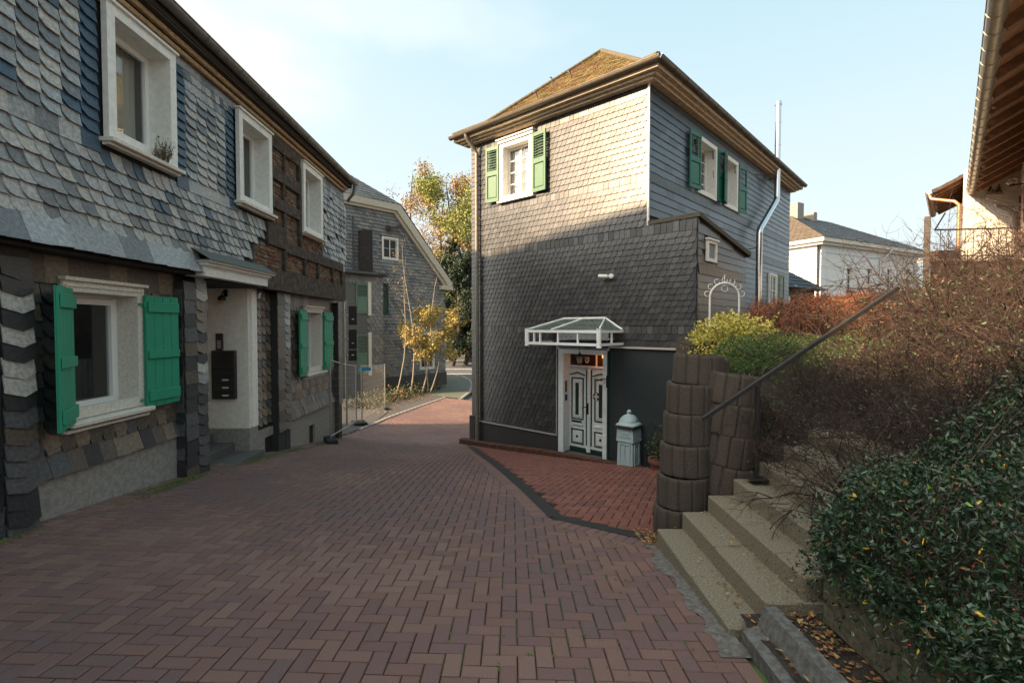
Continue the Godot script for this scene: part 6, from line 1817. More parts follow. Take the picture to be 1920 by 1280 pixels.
	var cp := B.new(); cp.span(a.x - 0.16, c.x + 3.0, ty, ty + 0.05, -10.75, -10.40)
	part(tt, "coping", cp, mat("coping", lin(0.45, 0.40, 0.33), 0.9))
	var rt2 := thing("terrace_railing", "thin dark metal railing along the terrace edge", "railing", Vector3((a.x + c.x) / 2, ty, -10.5))
	var rm := mat("rail_dark", lin(0.04, 0.035, 0.032), 0.5)
	var rr := B.new(); rr.tube([Vector3(a.x, ty + 0.66, -10.5), Vector3(c.x, ty + 0.72, -10.5)], 0.018, 6); rr.tube([Vector3(a.x, ty + 0.12, -10.5), Vector3(c.x, ty + 0.12, -10.5)], 0.010, 6)
	rr.tube([Vector3(a.x, ty + 0.66, -10.5), Vector3(a.x - 0.05, ty + 0.95, -10.2)], 0.016, 6)
	part(rt2, "top_rail", rr, rm)
	for k in 14:
		var bb := B.new(); var x := a.x + 0.12 + k * 0.175
		bb.tube([Vector3(x, ty + 0.04, -10.5), Vector3(x, ty + 0.67, -10.5)], 0.007, 5)
		part(rt2, "baluster", bb, rm)
	var sc := at(1738, 475, 10.2)
	var sb3 := B.new(); sb3.bevel(Vector3(sc.x, (0.55 + 2.22) / 2, sc.z), Vector3(0.10, 1.67, 0.5), 0.01, Basis(Vector3.UP, -0.68))
	solo("privacy_screen", sb3, mat("weathered_panel", lin(0.10, 0.085, 0.075), 0.8, grain("woodg", 0.02, 0.6, 1.0, 63), 1.0), "dark upright screen panel at the end of the terrace railing", "screen")
	var fb := at(1800, 480, 10.4)
	var bx := thing("flower_box", "dark brown planter box with dry stems on the terrace", "planter", Vector3(fb.x, ty + 0.05, -10.75))
	var bb := B.new(); bb.bevel(Vector3(fb.x, ty + 0.16, -10.75), Vector3(0.52, 0.20, 0.2), 0.01)
	part(bx, "box", bb, mat("rust_dark2", lin(0.06, 0.035, 0.028), 0.85))

	# villa in the distance
	var vo := at(1540, 446, 38.0)
	var va := Vector3(1740, 0, -930).normalized()        # long front, receding slightly to the right
	var VF := Transform3D(Basis(va, Vector3.UP, va.cross(Vector3.UP)), Vector3(vo.x, 0, vo.z))
	var v := thing("villa", "pale two-storey villa with hipped slate roof and tall windows in the distance", "villa", VF * Vector3(6.0, -2.0, -5.0))
	var vw := mat("villa_white", lin(0.66, 0.65, 0.62), 0.85, grain("cream", 0.025, 0.88, 1.0, 55), 0.3)
	var ve := vo.y
	var wins := []
	for px in [1592, 1630, 1667, 1702]:
		var q := hit(VF, px, 525, 0.0); wins.append(q)
	var vb := B.new()
	var holes := []
	for q in wins: holes.append([q.x - 0.42, q.x + 0.42, q.y - 0.95, q.y + 0.95])
	holed_wall(vb, 0.0, 15.0, -4.0, ve - 0.3, holes, 0.0, 0.3)
	vb.span(0.0, 15.0, -4.0, ve, -11.0, -10.9); vb.span(-0.001, 0.3, -4.0, ve, -10.9, -0.3); vb.span(14.7, 15.0, -4.0, ve, -10.9, -0.3)
	vb.span(-0.08, 0.55, -4.0, ve - 0.9, 0.002, 0.07); vb.span(-0.10, 15.0, ve - 1.05, ve - 0.95, 0.002, 0.05)
	part(v, "wall", vb, vw, VF)
	for q in wins:
		var wf := B.new(); frame_boards(wf, q.x - 0.55, q.x + 0.55, q.y - 1.05, q.y + 1.05, 0.13, 0.0, 0.05)
		frame_boards(wf, q.x - 0.42, q.x + 0.42, q.y - 0.95, q.y + 0.95, 0.06, -0.18, -0.12)
		wf.span(q.x - 0.03, q.x + 0.03, q.y - 0.9, q.y + 0.9, -0.18, -0.12); wf.span(q.x - 0.4, q.x + 0.4, q.y + 0.38, q.y + 0.46, -0.18, -0.118); wf.span(q.x - 0.4, q.x + 0.4, q.y - 0.30, q.y - 0.26, -0.18, -0.119)
		var wd := part(v, "window", wf, vw, VF)
		var pn := B.new(); pn.span(q.x - 0.40, q.x + 0.40, q.y - 0.93, q.y + 0.93, -0.16, -0.15)
		part(wd, "pane", pn, mat("villa_pane", lin(0.05, 0.055, 0.06), 0.05), VF)
		var fb2 := B.new(); fb2.span(q.x - 0.40, q.x + 0.40, q.y - 0.98, q.y - 0.80, 0.06, 0.22)
		part(wd, "flower_box", fb2, mat("dry_plants", lin(0.06, 0.04, 0.03), 0.9), VF)
	var vc := B.new(); vc.span(-0.5, 15.5, ve - 0.30, ve, -11.5, 0.5); vc.span(-0.3, 15.3, ve - 0.5, ve - 0.3, -11.3, 0.3)
	part(v, "cornice", vc, mat("villa_cream", lin(0.55, 0.50, 0.42), 0.8), VF)
	var vr := B.new()
	var tn := [lin(0.028, 0.040, 0.055), lin(0.022, 0.033, 0.046), lin(0.036, 0.048, 0.060)]  # villa slopes darkened: their shade is put into the tile colour
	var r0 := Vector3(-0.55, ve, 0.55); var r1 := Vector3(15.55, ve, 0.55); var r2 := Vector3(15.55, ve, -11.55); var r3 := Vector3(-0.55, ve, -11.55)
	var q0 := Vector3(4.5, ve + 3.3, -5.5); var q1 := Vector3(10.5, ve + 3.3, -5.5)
	tile_rows(vr, r0, r1, q0, q1, 16, 0.5, tn); tile_rows(vr, r3, r0, q0, q0, 16, 0.5, [lin(0.16, 0.12, 0.08), lin(0.13, 0.10, 0.07)]); tile_rows(vr, r1, r2, q1, q1, 10, 0.5, tn); tile_rows(vr, r2, r3, q1, q0, 10, 0.5, tn)  # sunlit left slope painted in paler warm tiles, the others in shaded blue
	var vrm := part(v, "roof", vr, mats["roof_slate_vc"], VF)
	for q in [[4.2, 2.2, 0.9], [6.6, 1.6, 0.5]]:
		var cb := B.new(); cb.span(q[0], q[0] + q[2], ve + q[1], ve + q[1] + 2.0, -5.0 - q[2], -4.5)
		part(vrm, "chimney", cb, mat("chimney_pale", lin(0.42, 0.38, 0.34), 0.9, grain("brickg", 0.05, 0.5, 1.0, 75), 0.5), VF)
	var vd := B.new(); var dq := hit(VF, 1652, 500, 0.12)
	vd.tube([Vector3(dq.x + 1.0, ve - 0.25, 0.5), Vector3(dq.x + 0.4, ve - 0.9, 0.3), Vector3(dq.x, ve - 1.2, 0.12), Vector3(dq.x, -3.0, 0.12)], 0.08, 8)
	part(v, "downpipe", vd, mat("pipe_pale", lin(0.40, 0.42, 0.43), 0.5), VF)

	# low stone outbuilding with slate roof behind the corner house
	var lo := at(1478, 600, 21.0)
	var LFm := Transform3D(Basis(Vector3.UP, 0.25), Vector3(lo.x - 2.5, 0, lo.z))
	var l := thing("stone_outbuilding", "low rubble-stone outbuilding with a sagging slate roof", "building", LFm * Vector3(2.0, -1.0, -2.0))
	var lb := B.new(); lb.span(0.0, 4.4, -1.5, 1.75, -5.0, 0.0)
	part(l, "wall", lb, mat("rubble", lin(0.26, 0.20, 0.13), 0.95, grain("brickg", 0.05, 0.5, 1.0, 75), 0.5, bump("soil_n", 0.08, 6.0, 92), 1.0), LFm)
	var lr := B.new()
	tile_rows(lr, Vector3(-0.2, 1.85, 0.35), Vector3(4.75, 1.6, 0.35), Vector3(-0.2, 3.95, -2.6), Vector3(2.8, 3.75, -2.6), 11, 0.3, tn)
	tile_rows(lr, Vector3(4.75, 1.6, 0.35), Vector3(4.75, 1.6, -5.0), Vector3(2.8, 3.75, -2.6), Vector3(2.8, 3.75, -2.7), 11, 0.3, tn)
	part(l, "roof", lr, mats["roof_slate_vc"], LFm)
	var lw := B.new(); lw.span(2.55, 3.05, 0.6, 1.35, 0.0, 0.06)
	part(l, "window_frame", lw, white_paint(), LFm)

# ------------------------------------------------------------------ fence, signs, street lamp
func fence_panel(p0: Vector3, p1: Vector3, hgt: float, label: String) -> void:
	var t := thing("site_fence", label, "fence", (p0 + p1) / 2, "site fence panels")
	var m := mat("galvanised", lin(0.33, 0.33, 0.32), 0.4, null, 1.0, null, 1.0, 0.7)
	var b := B.new()
	var u0 := p0 + Vector3(0, hgt, 0); var u1 := p1 + Vector3(0, hgt, 0)
	var mid := (p0 + p1) / 2
	b.tube([p0 - Vector3(0, 0.06, 0), u0], 0.021, 8); b.tube([p1 - Vector3(0, 0.06, 0), u1], 0.021, 8)
	part(t, "post", b, m)
	var rb := B.new()
	rb.tube([u0 - Vector3(0, 0.03, 0), u0.lerp(u1, 0.5) - Vector3(0, 0.06, 0), u1 - Vector3(0, 0.03, 0)], 0.015, 8)
	rb.tube([p0 + Vector3(0, 0.15, 0), p1 + Vector3(0, 0.15, 0)], 0.015, 8)
	part(t, "rail", rb, m)
	var w := B.new()
	var n := int(p0.distance_to(p1) / 0.10)
	for k in range(1, n):
		var f := float(k) / n
		w.tube([p0.lerp(p1, f) + Vector3(0, 0.15, 0), u0.lerp(u1, f) - Vector3(0, 0.05, 0)], 0.002, 3, false)
	for k in range(1, 9):
		w.tube([p0 + Vector3(0, 0.15 + (hgt - 0.2) * k / 9.0, 0), p1 + Vector3(0, 0.15 + (hgt - 0.2) * k / 9.0, 0)], 0.002, 3, false)
	part(t, "wire_mesh", w, m)
	for p in [p0, p1]:
		var f := B.new(); f.bevel(Vector3(p.x, p.y + 0.05, p.z), Vector3(0.24, 0.13, 0.6), 0.02, Basis(Vector3.UP, 0.5))
		part(t, "foot_block", f, mat("black_rubber", lin(0.02, 0.02, 0.02), 0.9))
func fence_and_signs() -> void:
	var a := on_ground(620, 830); var b := on_ground(668, 797); var c := on_ground(722, 768)
	fence_panel(a, b, 1.95, "galvanised mesh site fence panel by the far end of the slate house")
	fence_panel(b + Vector3(0.15, 0, -0.1), c, 1.95, "galvanised mesh site fence panel leaning beyond the signpost")
	var tag := hit(Transform3D(Basis.IDENTITY, (b + c) / 2 + Vector3(0, 1.2, 0)), 684, 692, 0.0)
	var tb := B.new()
	var tp := at(684, 692, -((b + c) / 2).z - 2.0)
	tb.box(tp, Vector3(0.42, 0.11, 0.012), Basis(Vector3.UP, 0.7))
	tb.box(tp + Vector3(0.0, 0.0, 0.008), Vector3(0.34, 0.012, 0.004), Basis(Vector3.UP, 0.7))
	solo("fence_tag", tb, mat("cyan", lin(0.03, 0.30, 0.55), 0.5), "small bright blue tag tied to the site fence", "tag")
	# sign post seen from behind with three black plates
	var sp := at(650, 800, 15.6)
	sp.y = gy(sp.x, 15.6)
	var t := thing("sign_post", "grey sign post carrying three black-backed rounded plates", "sign post", sp)
	var pb := B.new(); var top := at(650, 562, 15.6)
	pb.tube([sp - Vector3(0, 0.1, 0), Vector3(sp.x, top.y, sp.z)], 0.032, 10)
	part(t, "pole", pb, mat("galvanised2", lin(0.30, 0.28, 0.24), 0.5, null, 1.0, null, 1.0, 0.4))
	for q in [[653, 573, 669, 609], [653, 617, 669, 654], [653, 656, 669, 676]]:
		var p0 := at(q[0], q[1], 15.55); var p1 := at(q[2], q[3], 15.55)
		var b2 := B.new(); b2.bevel((p0 + p1) / 2, Vector3(p1.x - p0.x, p0.y - p1.y, 0.03), 0.012)
		var pl := part(t, "plate", b2, mat("plate_black", lin(0.010, 0.010, 0.010), 0.6))
		var cb := B.new(); cb.box(Vector3(p1.x - 0.12, p1.y + 0.18, p0.z + 0.018), Vector3(0.07, 0.025, 0.006))
		part(pl, "sticker", cb, mat("paper", lin(0.6, 0.6, 0.58), 0.8))
		var cl := B.new(); cl.box(Vector3(sp.x, (p0.y + p1.y) / 2, sp.z), Vector3(0.10, 0.05, 0.09))
		part(pl, "clamp", cl, mats["galvanised2"])
	# street lamp at the junction
	var lb := on_ground(866, 662)
	var lt := thing("street_lamp", "slender curved street lamp at the junction before dark trees", "street lamp", lb)
	var lp := B.new()
	var dd := -lb.z
	var pts := [lb, at(866, 600, dd), at(868, 580, dd), at(873, 570, dd), at(884, 564, dd), at(892, 563, dd)]
	lp.tube(pts, [0.10, 0.07, 0.06, 0.05, 0.05, 0.05], 8)
	part(lt, "mast", lp, mat("lamp_grey", lin(0.30, 0.29, 0.27), 0.5))
	var lh := B.new(); lh.bevel(at(896, 563, dd), Vector3(1.0, 0.12, 0.3), 0.04)
	part(lt, "lamp_head", lh, mats["lamp_grey"])
	# white garden arch before the lean-to
	var a0 := at(1331, 580, 9.2); var a1 := at(1386, 580, 9.2)
	var at_ := thing("garden_arch", "white wrought-iron garden arch with scrolls above the yellow shrub", "arch", Vector3((a0.x + a1.x) / 2, -0.5, -9.2))
	var ab := B.new()
	var cx := (a0.x + a1.x) / 2; var rr := (a1.x - a0.x) / 2; var ay := at(1358, 558, 9.2).y
	var wm := mat("arch_white", lin(0.68, 0.66, 0.62), 0.5)
	var pp := [Vector3(cx - rr, -0.6, -9.2)]
	pp.append_array(arc_pts(Vector3(cx, ay, -9.2), rr, Vector3(-1, 0, 0), Vector3(0, 1, 0), 0.0, PI, 16))
	pp.append(Vector3(cx + rr, -0.6, -9.2))
	ab.tube(pp, 0.018, 6)
	part(at_, "hoop", ab, wm)
	for k in 7:
		var ang := PI * (k + 0.5) / 7.0
		var cc := Vector3(cx - cos(ang) * (rr + 0.055), ay + sin(ang) * (rr + 0.055), -9.2)
		var s := B.new(); s.tube(arc_pts(cc, 0.05, Vector3(1, 0, 0), Vector3(0, 1, 0), ang, ang + 5.0, 10), 0.007, 4)
		part(at_, "scroll", s, wm)
	var fin := B.new(); fin.tube([Vector3(cx, ay + rr, -9.2), Vector3(cx, ay + rr + 0.16, -9.2)], 0.008, 5); fin.tube(arc_pts(Vector3(cx, ay + rr - 0.1, -9.2), 0.06, Vector3(1, 0, 0), Vector3(0, 1, 0), 0, TAU, 12), 0.006, 4)
	part(at_, "finial", fin, wm)

# ------------------------------------------------------------------ plants
func rv(r: RandomNumberGenerator) -> Vector3:
	return Vector3(r.randf_range(-1, 1), r.randf_range(-1, 1), r.randf_range(-1, 1)).normalized()
func vc_mat(key: String, rough := 0.6, back := 0.0) -> StandardMaterial3D:
	var m := mat(key, Color.WHITE, rough, null, 1.0, null, 1.0, 0.0, true)
	if back > 0.0:
		m.backlight_enabled = true; m.backlight = Color(back, back, back * 0.6)
	return m
func blob_leaves(b: B, r: RandomNumberGenerator, cen: Vector3, rad: Vector3, n: int, ln: float, wd: float, cols: Array, shell := 0.35) -> void:
	for k in n:
		var u := rv(r)
		var f := 1.0 - shell * r.randf() * r.randf()
		var bump_r := 1.0 + 0.12 * sin(u.x * 7.0 + cen.x * 3.0) * sin(u.y * 6.0 + 1.0) + 0.08 * sin(u.z * 11.0)
		var p := cen + u * rad * f * bump_r
		b.col = cols[r.randi() % cols.size()]
		b.leaf(p, (u * 0.7 + rv(r) + Vector3(0, 0.2, 0)).normalized(), rv(r), ln * r.randf_range(0.7, 1.25), wd * r.randf_range(0.7, 1.2))
func twig(b: B, r: RandomNumberGenerator, p: Vector3, d: Vector3, ln: float, rad: float, depth: int, bend: float, kids: int) -> void:
	var pts := [p]; var rs := [rad]
	var q := p; var dd := d
	for k in 3:
		dd = (dd + rv(r) * bend + Vector3(0, -0.05, 0)).normalized()
		q += dd * ln / 3.0
		pts.append(q); rs.append(rad * (1.0 - 0.25 * (k + 1)))
	b.tube(pts, rs, 3 if rad < 0.006 else 5, false)
	if depth <= 0: return
	for k in kids:
		var i := 1 + r.randi() % 3
		twig(b, r, pts[i], (dd + rv(r) * 0.95).normalized(), ln * r.randf_range(0.45, 0.75), rad * 0.55, depth - 1, bend, kids)
func plants() -> void:
	var r := RandomNumberGenerator.new(); r.seed = 31
	# --- cotoneaster hedge over the edging stone
	var h := thing("cotoneaster_hedge", "dense dark green hedge with yellow leaves and red berries beside the steps", "hedge", Vector3(2.4, -1.4, -2.2))
	var b := B.new(); var berries := B.new()
	var prof := [Vector2(1.92, -1.50), Vector2(1.74, -1.30), Vector2(1.76, -1.10), Vector2(1.98, -0.84), Vector2(2.35, -0.56), Vector2(2.85, -0.30), Vector2(3.5, 0.0), Vector2(4.4, 0.36)]
	var at_prof := func(t: float, d: float) -> Vector3:
		var f := clampf(t, 0.0, 0.999) * (prof.size() - 1)
		var i := int(f)
		var p: Vector2 = (prof[i] as Vector2).lerp(prof[i + 1], f - i)
		var wob := 0.26 * pnoise.get_noise_2d(d * 3.2 + 50.0, t * 7.0) + 0.10 * pnoise.get_noise_2d(d * 11.0, t * 26.0 + 9.0)
		var endf := smoothstep(3.15, 2.75, d)
		return Vector3(lerpf(2.2, p.x, 0.35 + 0.65 * endf) - wob * 0.8, lerpf(-1.5, p.y, 0.3 + 0.7 * endf) + wob, -d)
	var greens := [lin(0.016, 0.040, 0.016), lin(0.022, 0.054, 0.021), lin(0.012, 0.030, 0.013), lin(0.034, 0.075, 0.030), lin(0.016, 0.038, 0.020)]
	for k in 66000:
		var d := lerpf(0.95, 3.2, pow(r.randf(), 1.35))
		var t := pow(r.randf(), 0.85)
		var s: Vector3 = at_prof.call(t, d)
		if s.x > 1.10 * d + 0.35: continue
		var e: Vector3 = at_prof.call(minf(t + 0.02, 0.99), d) - s
		var nn := Vector3(-e.y, e.x, 0.0).normalized()
		if e.length() < 1e-4: nn = Vector3(-0.7, 0.7, 0)
		var stray := 0.10 if r.randf() < 0.05 else 0.0
		var p := s + nn * (0.05 + stray - 0.42 * r.randf() * r.randf()) + rv(r) * 0.03
		var c := greens[r.randi() % 5] as Color
		var x := r.randf()
		if x < 0.005: c = lin(0.60, 0.40, 0.03)
		elif x < 0.011: c = lin(0.38, 0.16, 0.06)
		elif x < 0.016: c = lin(0.16, 0.26, 0.03)
		elif x < 0.030: c = lin(0.12, 0.07, 0.035)
		elif x < 0.14: c = lin(0.05, 0.095, 0.042)
		b.col = c
		var big := 1.15 if x < 0.01 else 1.0
		b.leaf(p, (nn * 0.5 + rv(r)).normalized(), (rv(r) + nn.cross(Vector3(0, 0, 1)) * 0.4).normalized(), r.randf_range(0.016, 0.042) * big, r.randf_range(0.010, 0.022) * big)
		if r.randf() < 0.004:
			berries.lathe([Vector2(0, -0.005), Vector2(0.005, 0), Vector2(0, 0.005)], 6, Transform3D(Basis.IDENTITY, p + nn * 0.015))
	part(h, "foliage", b, vc_mat("hedge_leaf", 0.32))
	var stems := B.new()
	for k in 260:
		var dd := r.randf_range(1.0, 3.1)
		var s0: Vector3 = at_prof.call(r.randf_range(0.0, 0.25), dd) + Vector3(r.randf_range(0.15, 0.5), -0.05, 0)
		var s1: Vector3 = at_prof.call(r.randf_range(0.1, 0.8), dd + r.randf_range(-0.4, 0.4)) + Vector3(0.03, -0.02, 0)
		stems.tube([s0, s0.lerp(s1, 0.5) + rv(r) * 0.08, s1], [0.007, 0.005, 0.002], 4, false)
	part(h, "stems", stems, mat("stem_brown", lin(0.09, 0.065, 0.045), 0.9))
	part(h, "berries", berries, mat("berry_red", lin(0.40, 0.012, 0.012), 0.3))
	# --- bare thorny shrubs behind and above the steps
	var bark := [lin(0.040, 0.022, 0.018), lin(0.032, 0.021, 0.018), lin(0.055, 0.032, 0.024)]
	var roots := []
	var rail := func(x: float) -> float: return -0.82 + 0.69 * (x - 1.7)
	for k in 16:
		var q := Vector3(2.50 + k * 0.30, 0, -(4.62 + 0.26 * (k % 3)))
		roots.append([q, -0.05, 0, clampf((rail.call(q.x) + 0.05 - bank_y(q.x, -q.z)) / lerpf(1.6, 1.05, smoothstep(3.2, 4.2, q.x)), 0.35, 1.25)])
	for k in 16:
		var q := Vector3(2.36 + k * 0.20, 0, -(3.15 + 0.42 * (k % 3)))
		roots.append([q, -0.05, 1, r.randf_range(0.55, 0.8) + 0.10 * (q.x - 2.4)])
	for k in 7: roots.append([Vector3(6.3 + k * 0.55, 0, -(6.6 + 0.7 * (k % 3))), -0.1, 2, r.randf_range(1.0, 1.2)])
	var shrub_br := []; var shrub_lf := []
	for i in 3:      # three shrubs are grown, the rest are turned copies of them
		var tb := B.new(); var lf := B.new()
		for s in 26:
			tb.col = bark[r.randi() % 3]
			var dir := Vector3(r.randf_range(-0.9, 0.9), r.randf_range(0.5, 1.2), r.randf_range(-0.9, 0.9)).normalized()
			twig(tb, r, Vector3(r.randf_range(-0.25, 0.25), 0, r.randf_range(-0.25, 0.25)), dir, r.randf_range(0.5, 0.9), r.randf_range(0.007, 0.013), 3, 0.36, 3)
		for s in 520:
			lf.col = [lin(0.045, 0.08, 0.035), lin(0.06, 0.09, 0.045), lin(0.11, 0.065, 0.04)][r.randi() % 3]
			lf.leaf(Vector3(r.randf_range(-0.6, 0.6), r.randf_range(0.05, 0.7), r.randf_range(-0.6, 0.6)), rv(r), rv(r), 0.035, 0.018)
		shrub_br.append(tb.mesh()); shrub_lf.append(lf.mesh())
	for i in roots.size():
		var p: Vector3 = roots[i][0]
		p.y = bank_y(p.x, -p.z) - 0.02 + roots[i][1]
		var zone: int = roots[i][2]
		var t := thing("bare_shrub", ["bare reddish-brown thorny shrub behind the handrail", "bare thorny shrub tangled between hedge and steps", "bare thorny shrub in the sun below the terrace"][zone], "shrub", p, ["bare shrubs behind the handrail", "bare shrubs between hedge and steps", "bare shrubs below the terrace"][zone])
		var fr := Transform3D(Basis(Vector3.UP, i * 1.9) * Basis.from_scale(Vector3.ONE * roots[i][3]), p)
		part_mesh(t, "branches", shrub_br[i % 3], vc_mat("twig_bark", 0.85), fr)
		part_mesh(t, "leaves", shrub_lf[i % 3], vc_mat("twig_leaf", 0.6), fr)
	# --- yellow variegated euonymus on top of the planter wall
	var ep := Vector3(2.72, -0.50, -6.3)
	var eu := thing("euonymus_shrub", "bright yellow-green variegated shrub on top of the planter wall", "shrub", ep)
	var eb := B.new(); var es := B.new()
	var yel := [lin(0.60, 0.50, 0.08), lin(0.66, 0.56, 0.14), lin(0.50, 0.44, 0.07), lin(0.14, 0.18, 0.03), lin(0.56, 0.48, 0.10), lin(0.62, 0.55, 0.16)]
	for q in [[Vector3(-0.05, 0.28, 0), Vector3(0.40, 0.34, 0.36), 3200], [Vector3(0.30, 0.34, 0.05), Vector3(0.30, 0.32, 0.30), 1800], [Vector3(-0.28, 0.20, 0.05), Vector3(0.22, 0.28, 0.28), 1400], [Vector3(0.05, 0.50, 0.0), Vector3(0.22, 0.20, 0.22), 900]]:
		blob_leaves(eb, r, ep + q[0], q[1], q[2], 0.042, 0.024, yel, 0.75)
	for k in 30:
		var dd := Vector3(r.randf_range(-0.7, 0.7), 1.0, r.randf_range(-0.6, 0.6)).normalized()
		es.tube([ep, ep + dd * 0.3, ep + dd * r.randf_range(0.5, 0.72)], [0.010, 0.006, 0.002], 4, false)
	for k in 5:
		var s0 := ep + Vector3(0.42, 0.45, 0.1); var s1 := s0 + Vector3(0.10 + 0.03 * k, 0.12 + 0.04 * k, 0.02)
		for j in 9:
			eb.col = yel[r.randi() % 3]
			eb.leaf(s0.lerp(s1, j / 9.0), rv(r), rv(r), 0.035, 0.02)
	part(eu, "stems", es, mat("stem_brown", lin(0.09, 0.065, 0.045), 0.9))
	part(eu, "foliage", eb, vc_mat("eu_leaf", 0.5, 0.25))
	# --- low green shrub beside it
	var lp := Vector3(2.95, -0.42, -5.75)
	var lt := thing("low_shrub", "low fine-leaved green shrub spreading between the yellow shrub and the handrail", "shrub", lp)
	var lb := B.new(); var lst := B.new()
	var lg := [lin(0.06, 0.115, 0.03), lin(0.08, 0.145, 0.035), lin(0.045, 0.085, 0.022), lin(0.11, 0.16, 0.04)]
	for q in [[Vector3(0, 0.10, 0), Vector3(0.55, 0.24, 0.40), 4500], [Vector3(0.45, 0.14, -0.25), Vector3(0.45, 0.22, 0.35), 3000], [Vector3(-0.35, 0.06, 0.1), Vector3(0.32, 0.20, 0.30), 2000]]:
		blob_leaves(lb, r, lp + q[0], q[1], q[2], 0.040, 0.012, lg, 0.8)
	for k in 24:
		var dd := Vector3(r.randf_range(-1.4, 1.4), 0.6, r.randf_range(-1.0, 1.0)).normalized()
		lst.tube([lp, lp + dd * 0.25, lp + dd * 0.5], [0.008, 0.005, 0.002], 4, false)
	part(lt, "stems", lst, mat("stem_brown", lin(0.09, 0.065, 0.045), 0.9))
	part(lt, "foliage", lb, vc_mat("low_leaf", 0.6, 0.15))
	# --- russet weeping maple
	for mi in 2:
		var mp: Vector3 = [Vector3(4.55, -0.40, -8.0), Vector3(5.75, -0.30, -8.6)][mi]
		var mt := thing("russet_maple", "low weeping maple with russet brown foliage behind the yellow shrub" if mi == 0 else "russet brown weeping maple mound nearer the terrace wall", "shrub", mp)
		var mb := B.new(); var ms := B.new()
		var rus := [lin(0.26, 0.075, 0.025), lin(0.20, 0.055, 0.022), lin(0.32, 0.11, 0.035), lin(0.14, 0.045, 0.022), lin(0.24, 0.09, 0.04)]
		var wide := 1.05 if mi == 0 else 0.8
		for k in 90:
			var a := r.randf() * TAU
			var out := Vector3(cos(a), 0, sin(a)) * r.randf_range(0.3, 1.0) * wide
			var top := mp + out * 0.55 + Vector3(0, r.randf_range(0.55, 0.88), 0)
			var tip := mp + out + Vector3(0, r.randf_range(0.05, 0.55), 0)
			ms.tube([mp + Vector3(0, 0.1, 0), mp.lerp(top, 0.6) + Vector3(0, 0.12, 0), top, tip], [0.02, 0.012, 0.007, 0.003], 4, false)
			for j in 190:
				var f := r.randf()
				var q := top.lerp(tip, f) + Vector3(0, 0.10 * sin(PI * f), 0) + rv(r) * 0.09
				mb.col = rus[r.randi() % 5]
				mb.leaf(q, (rv(r) + Vector3(0, -0.5, 0) + out * 0.4).normalized(), rv(r), r.randf_range(0.04, 0.07), r.randf_range(0.008, 0.014))
		part(mt, "branches", ms, mat("stem_brown", lin(0.09, 0.065, 0.045), 0.9))
		part(mt, "foliage", mb, vc_mat("maple_leaf", 0.7, 0.25))
	# --- green ground cover on the bank
	var gb := B.new()
	for k in 15000:
		var d := r.randf_range(4.95, 9.0)
		var x := wall_x(d) + 0.25 + r.randf() * 2.6
		if d < 5.4 and x > 3.4: continue
		var y := bank_y(x, d) + 0.10 * maxf(0.0, sin(x * 4.0) * sin(d * 3.5)) + r.randf_range(0.0, 0.10)
		gb.col = [lin(0.05, 0.10, 0.025), lin(0.07, 0.13, 0.03), lin(0.10, 0.15, 0.04), lin(0.04, 0.075, 0.02), lin(0.13, 0.14, 0.04)][r.randi() % 5]
		gb.leaf(Vector3(x, y, -d), (rv(r) + Vector3(0, 0.8, 0)).normalized(), rv(r), r.randf_range(0.03, 0.06), r.randf_range(0.010, 0.018))
	var go := part(self, "ground_cover", gb, vc_mat("cover_leaf", 0.7, 0.15), Transform3D.IDENTITY, "stuff")
	go.set_meta("label", "low green ground cover growing over the bank behind the planter wall"); go.set_meta("category", "ground cover")
	# --- fallen leaves
	var fl := B.new()
	for k in 2600:
		var x := 0.0; var d := 0.0; var y := 0.0
		var zone := r.randf()
		if zone < 0.5:
			x = r.randf_range(1.45, 1.84); d = r.randf_range(1.3, 3.0); y = gy(x, d) + 0.115 + 0.10 * (x - 1.45)
			if r.randf() > 0.35 + 0.65 * smoothstep(2.2, 2.95, d): continue
		elif zone < 0.62:
			var s := r.randi() % 5
			x = 1.36 + 0.238 * s + r.randf_range(0.10, 0.22); d = r.randf_range(3.0, 4.5); y = -1.84 + 0.149 * s + 0.006
			if r.randf() > 0.5: continue
		elif zone < 0.72:
			x = r.randf_range(1.2, 1.45); d = r.randf_range(4.5, 5.0); y = gy(x, d) + 0.01
		elif zone < 0.95:
			var f := r.randf()
			var q := on_ground(lerpf(700, 835, f) + r.randf_range(-16, 14), lerpf(776, 733, f) + r.randf_range(-9, 4))
			x = q.x; d = -q.z; y = q.y + 0.03
		else:
			x = r.randf_range(-4.3, 1.2); d = r.randf_range(2.2, 12.0); y = gy(x, d) + 0.006
			if r.randf() > 0.25: continue
		fl.col = [lin(0.26, 0.12, 0.04), lin(0.32, 0.17, 0.06), lin(0.18, 0.08, 0.035), lin(0.12, 0.06, 0.03), lin(0.40, 0.27, 0.10)][r.randi() % 5]
		var a := r.randf() * TAU
		var sz := 0.030 if zone < 0.72 else (0.07 if zone < 0.95 else 0.018)
		fl.leaf(Vector3(x, y, -d), Vector3(cos(a), r.randf_range(-0.1, 0.4), sin(a)).normalized(), Vector3(-sin(a), r.randf_range(-0.3, 0.3), cos(a)).normalized(), sz * r.randf_range(0.7, 1.4), sz * 0.6)
	var fo := part(self, "fallen_leaves", fl, vc_mat("dry_leaf", 0.8), Transform3D.IDENTITY, "stuff")
	fo.set_meta("label", "scattered brown fallen leaves on soil, steps and lane edges"); fo.set_meta("category", "leaves")

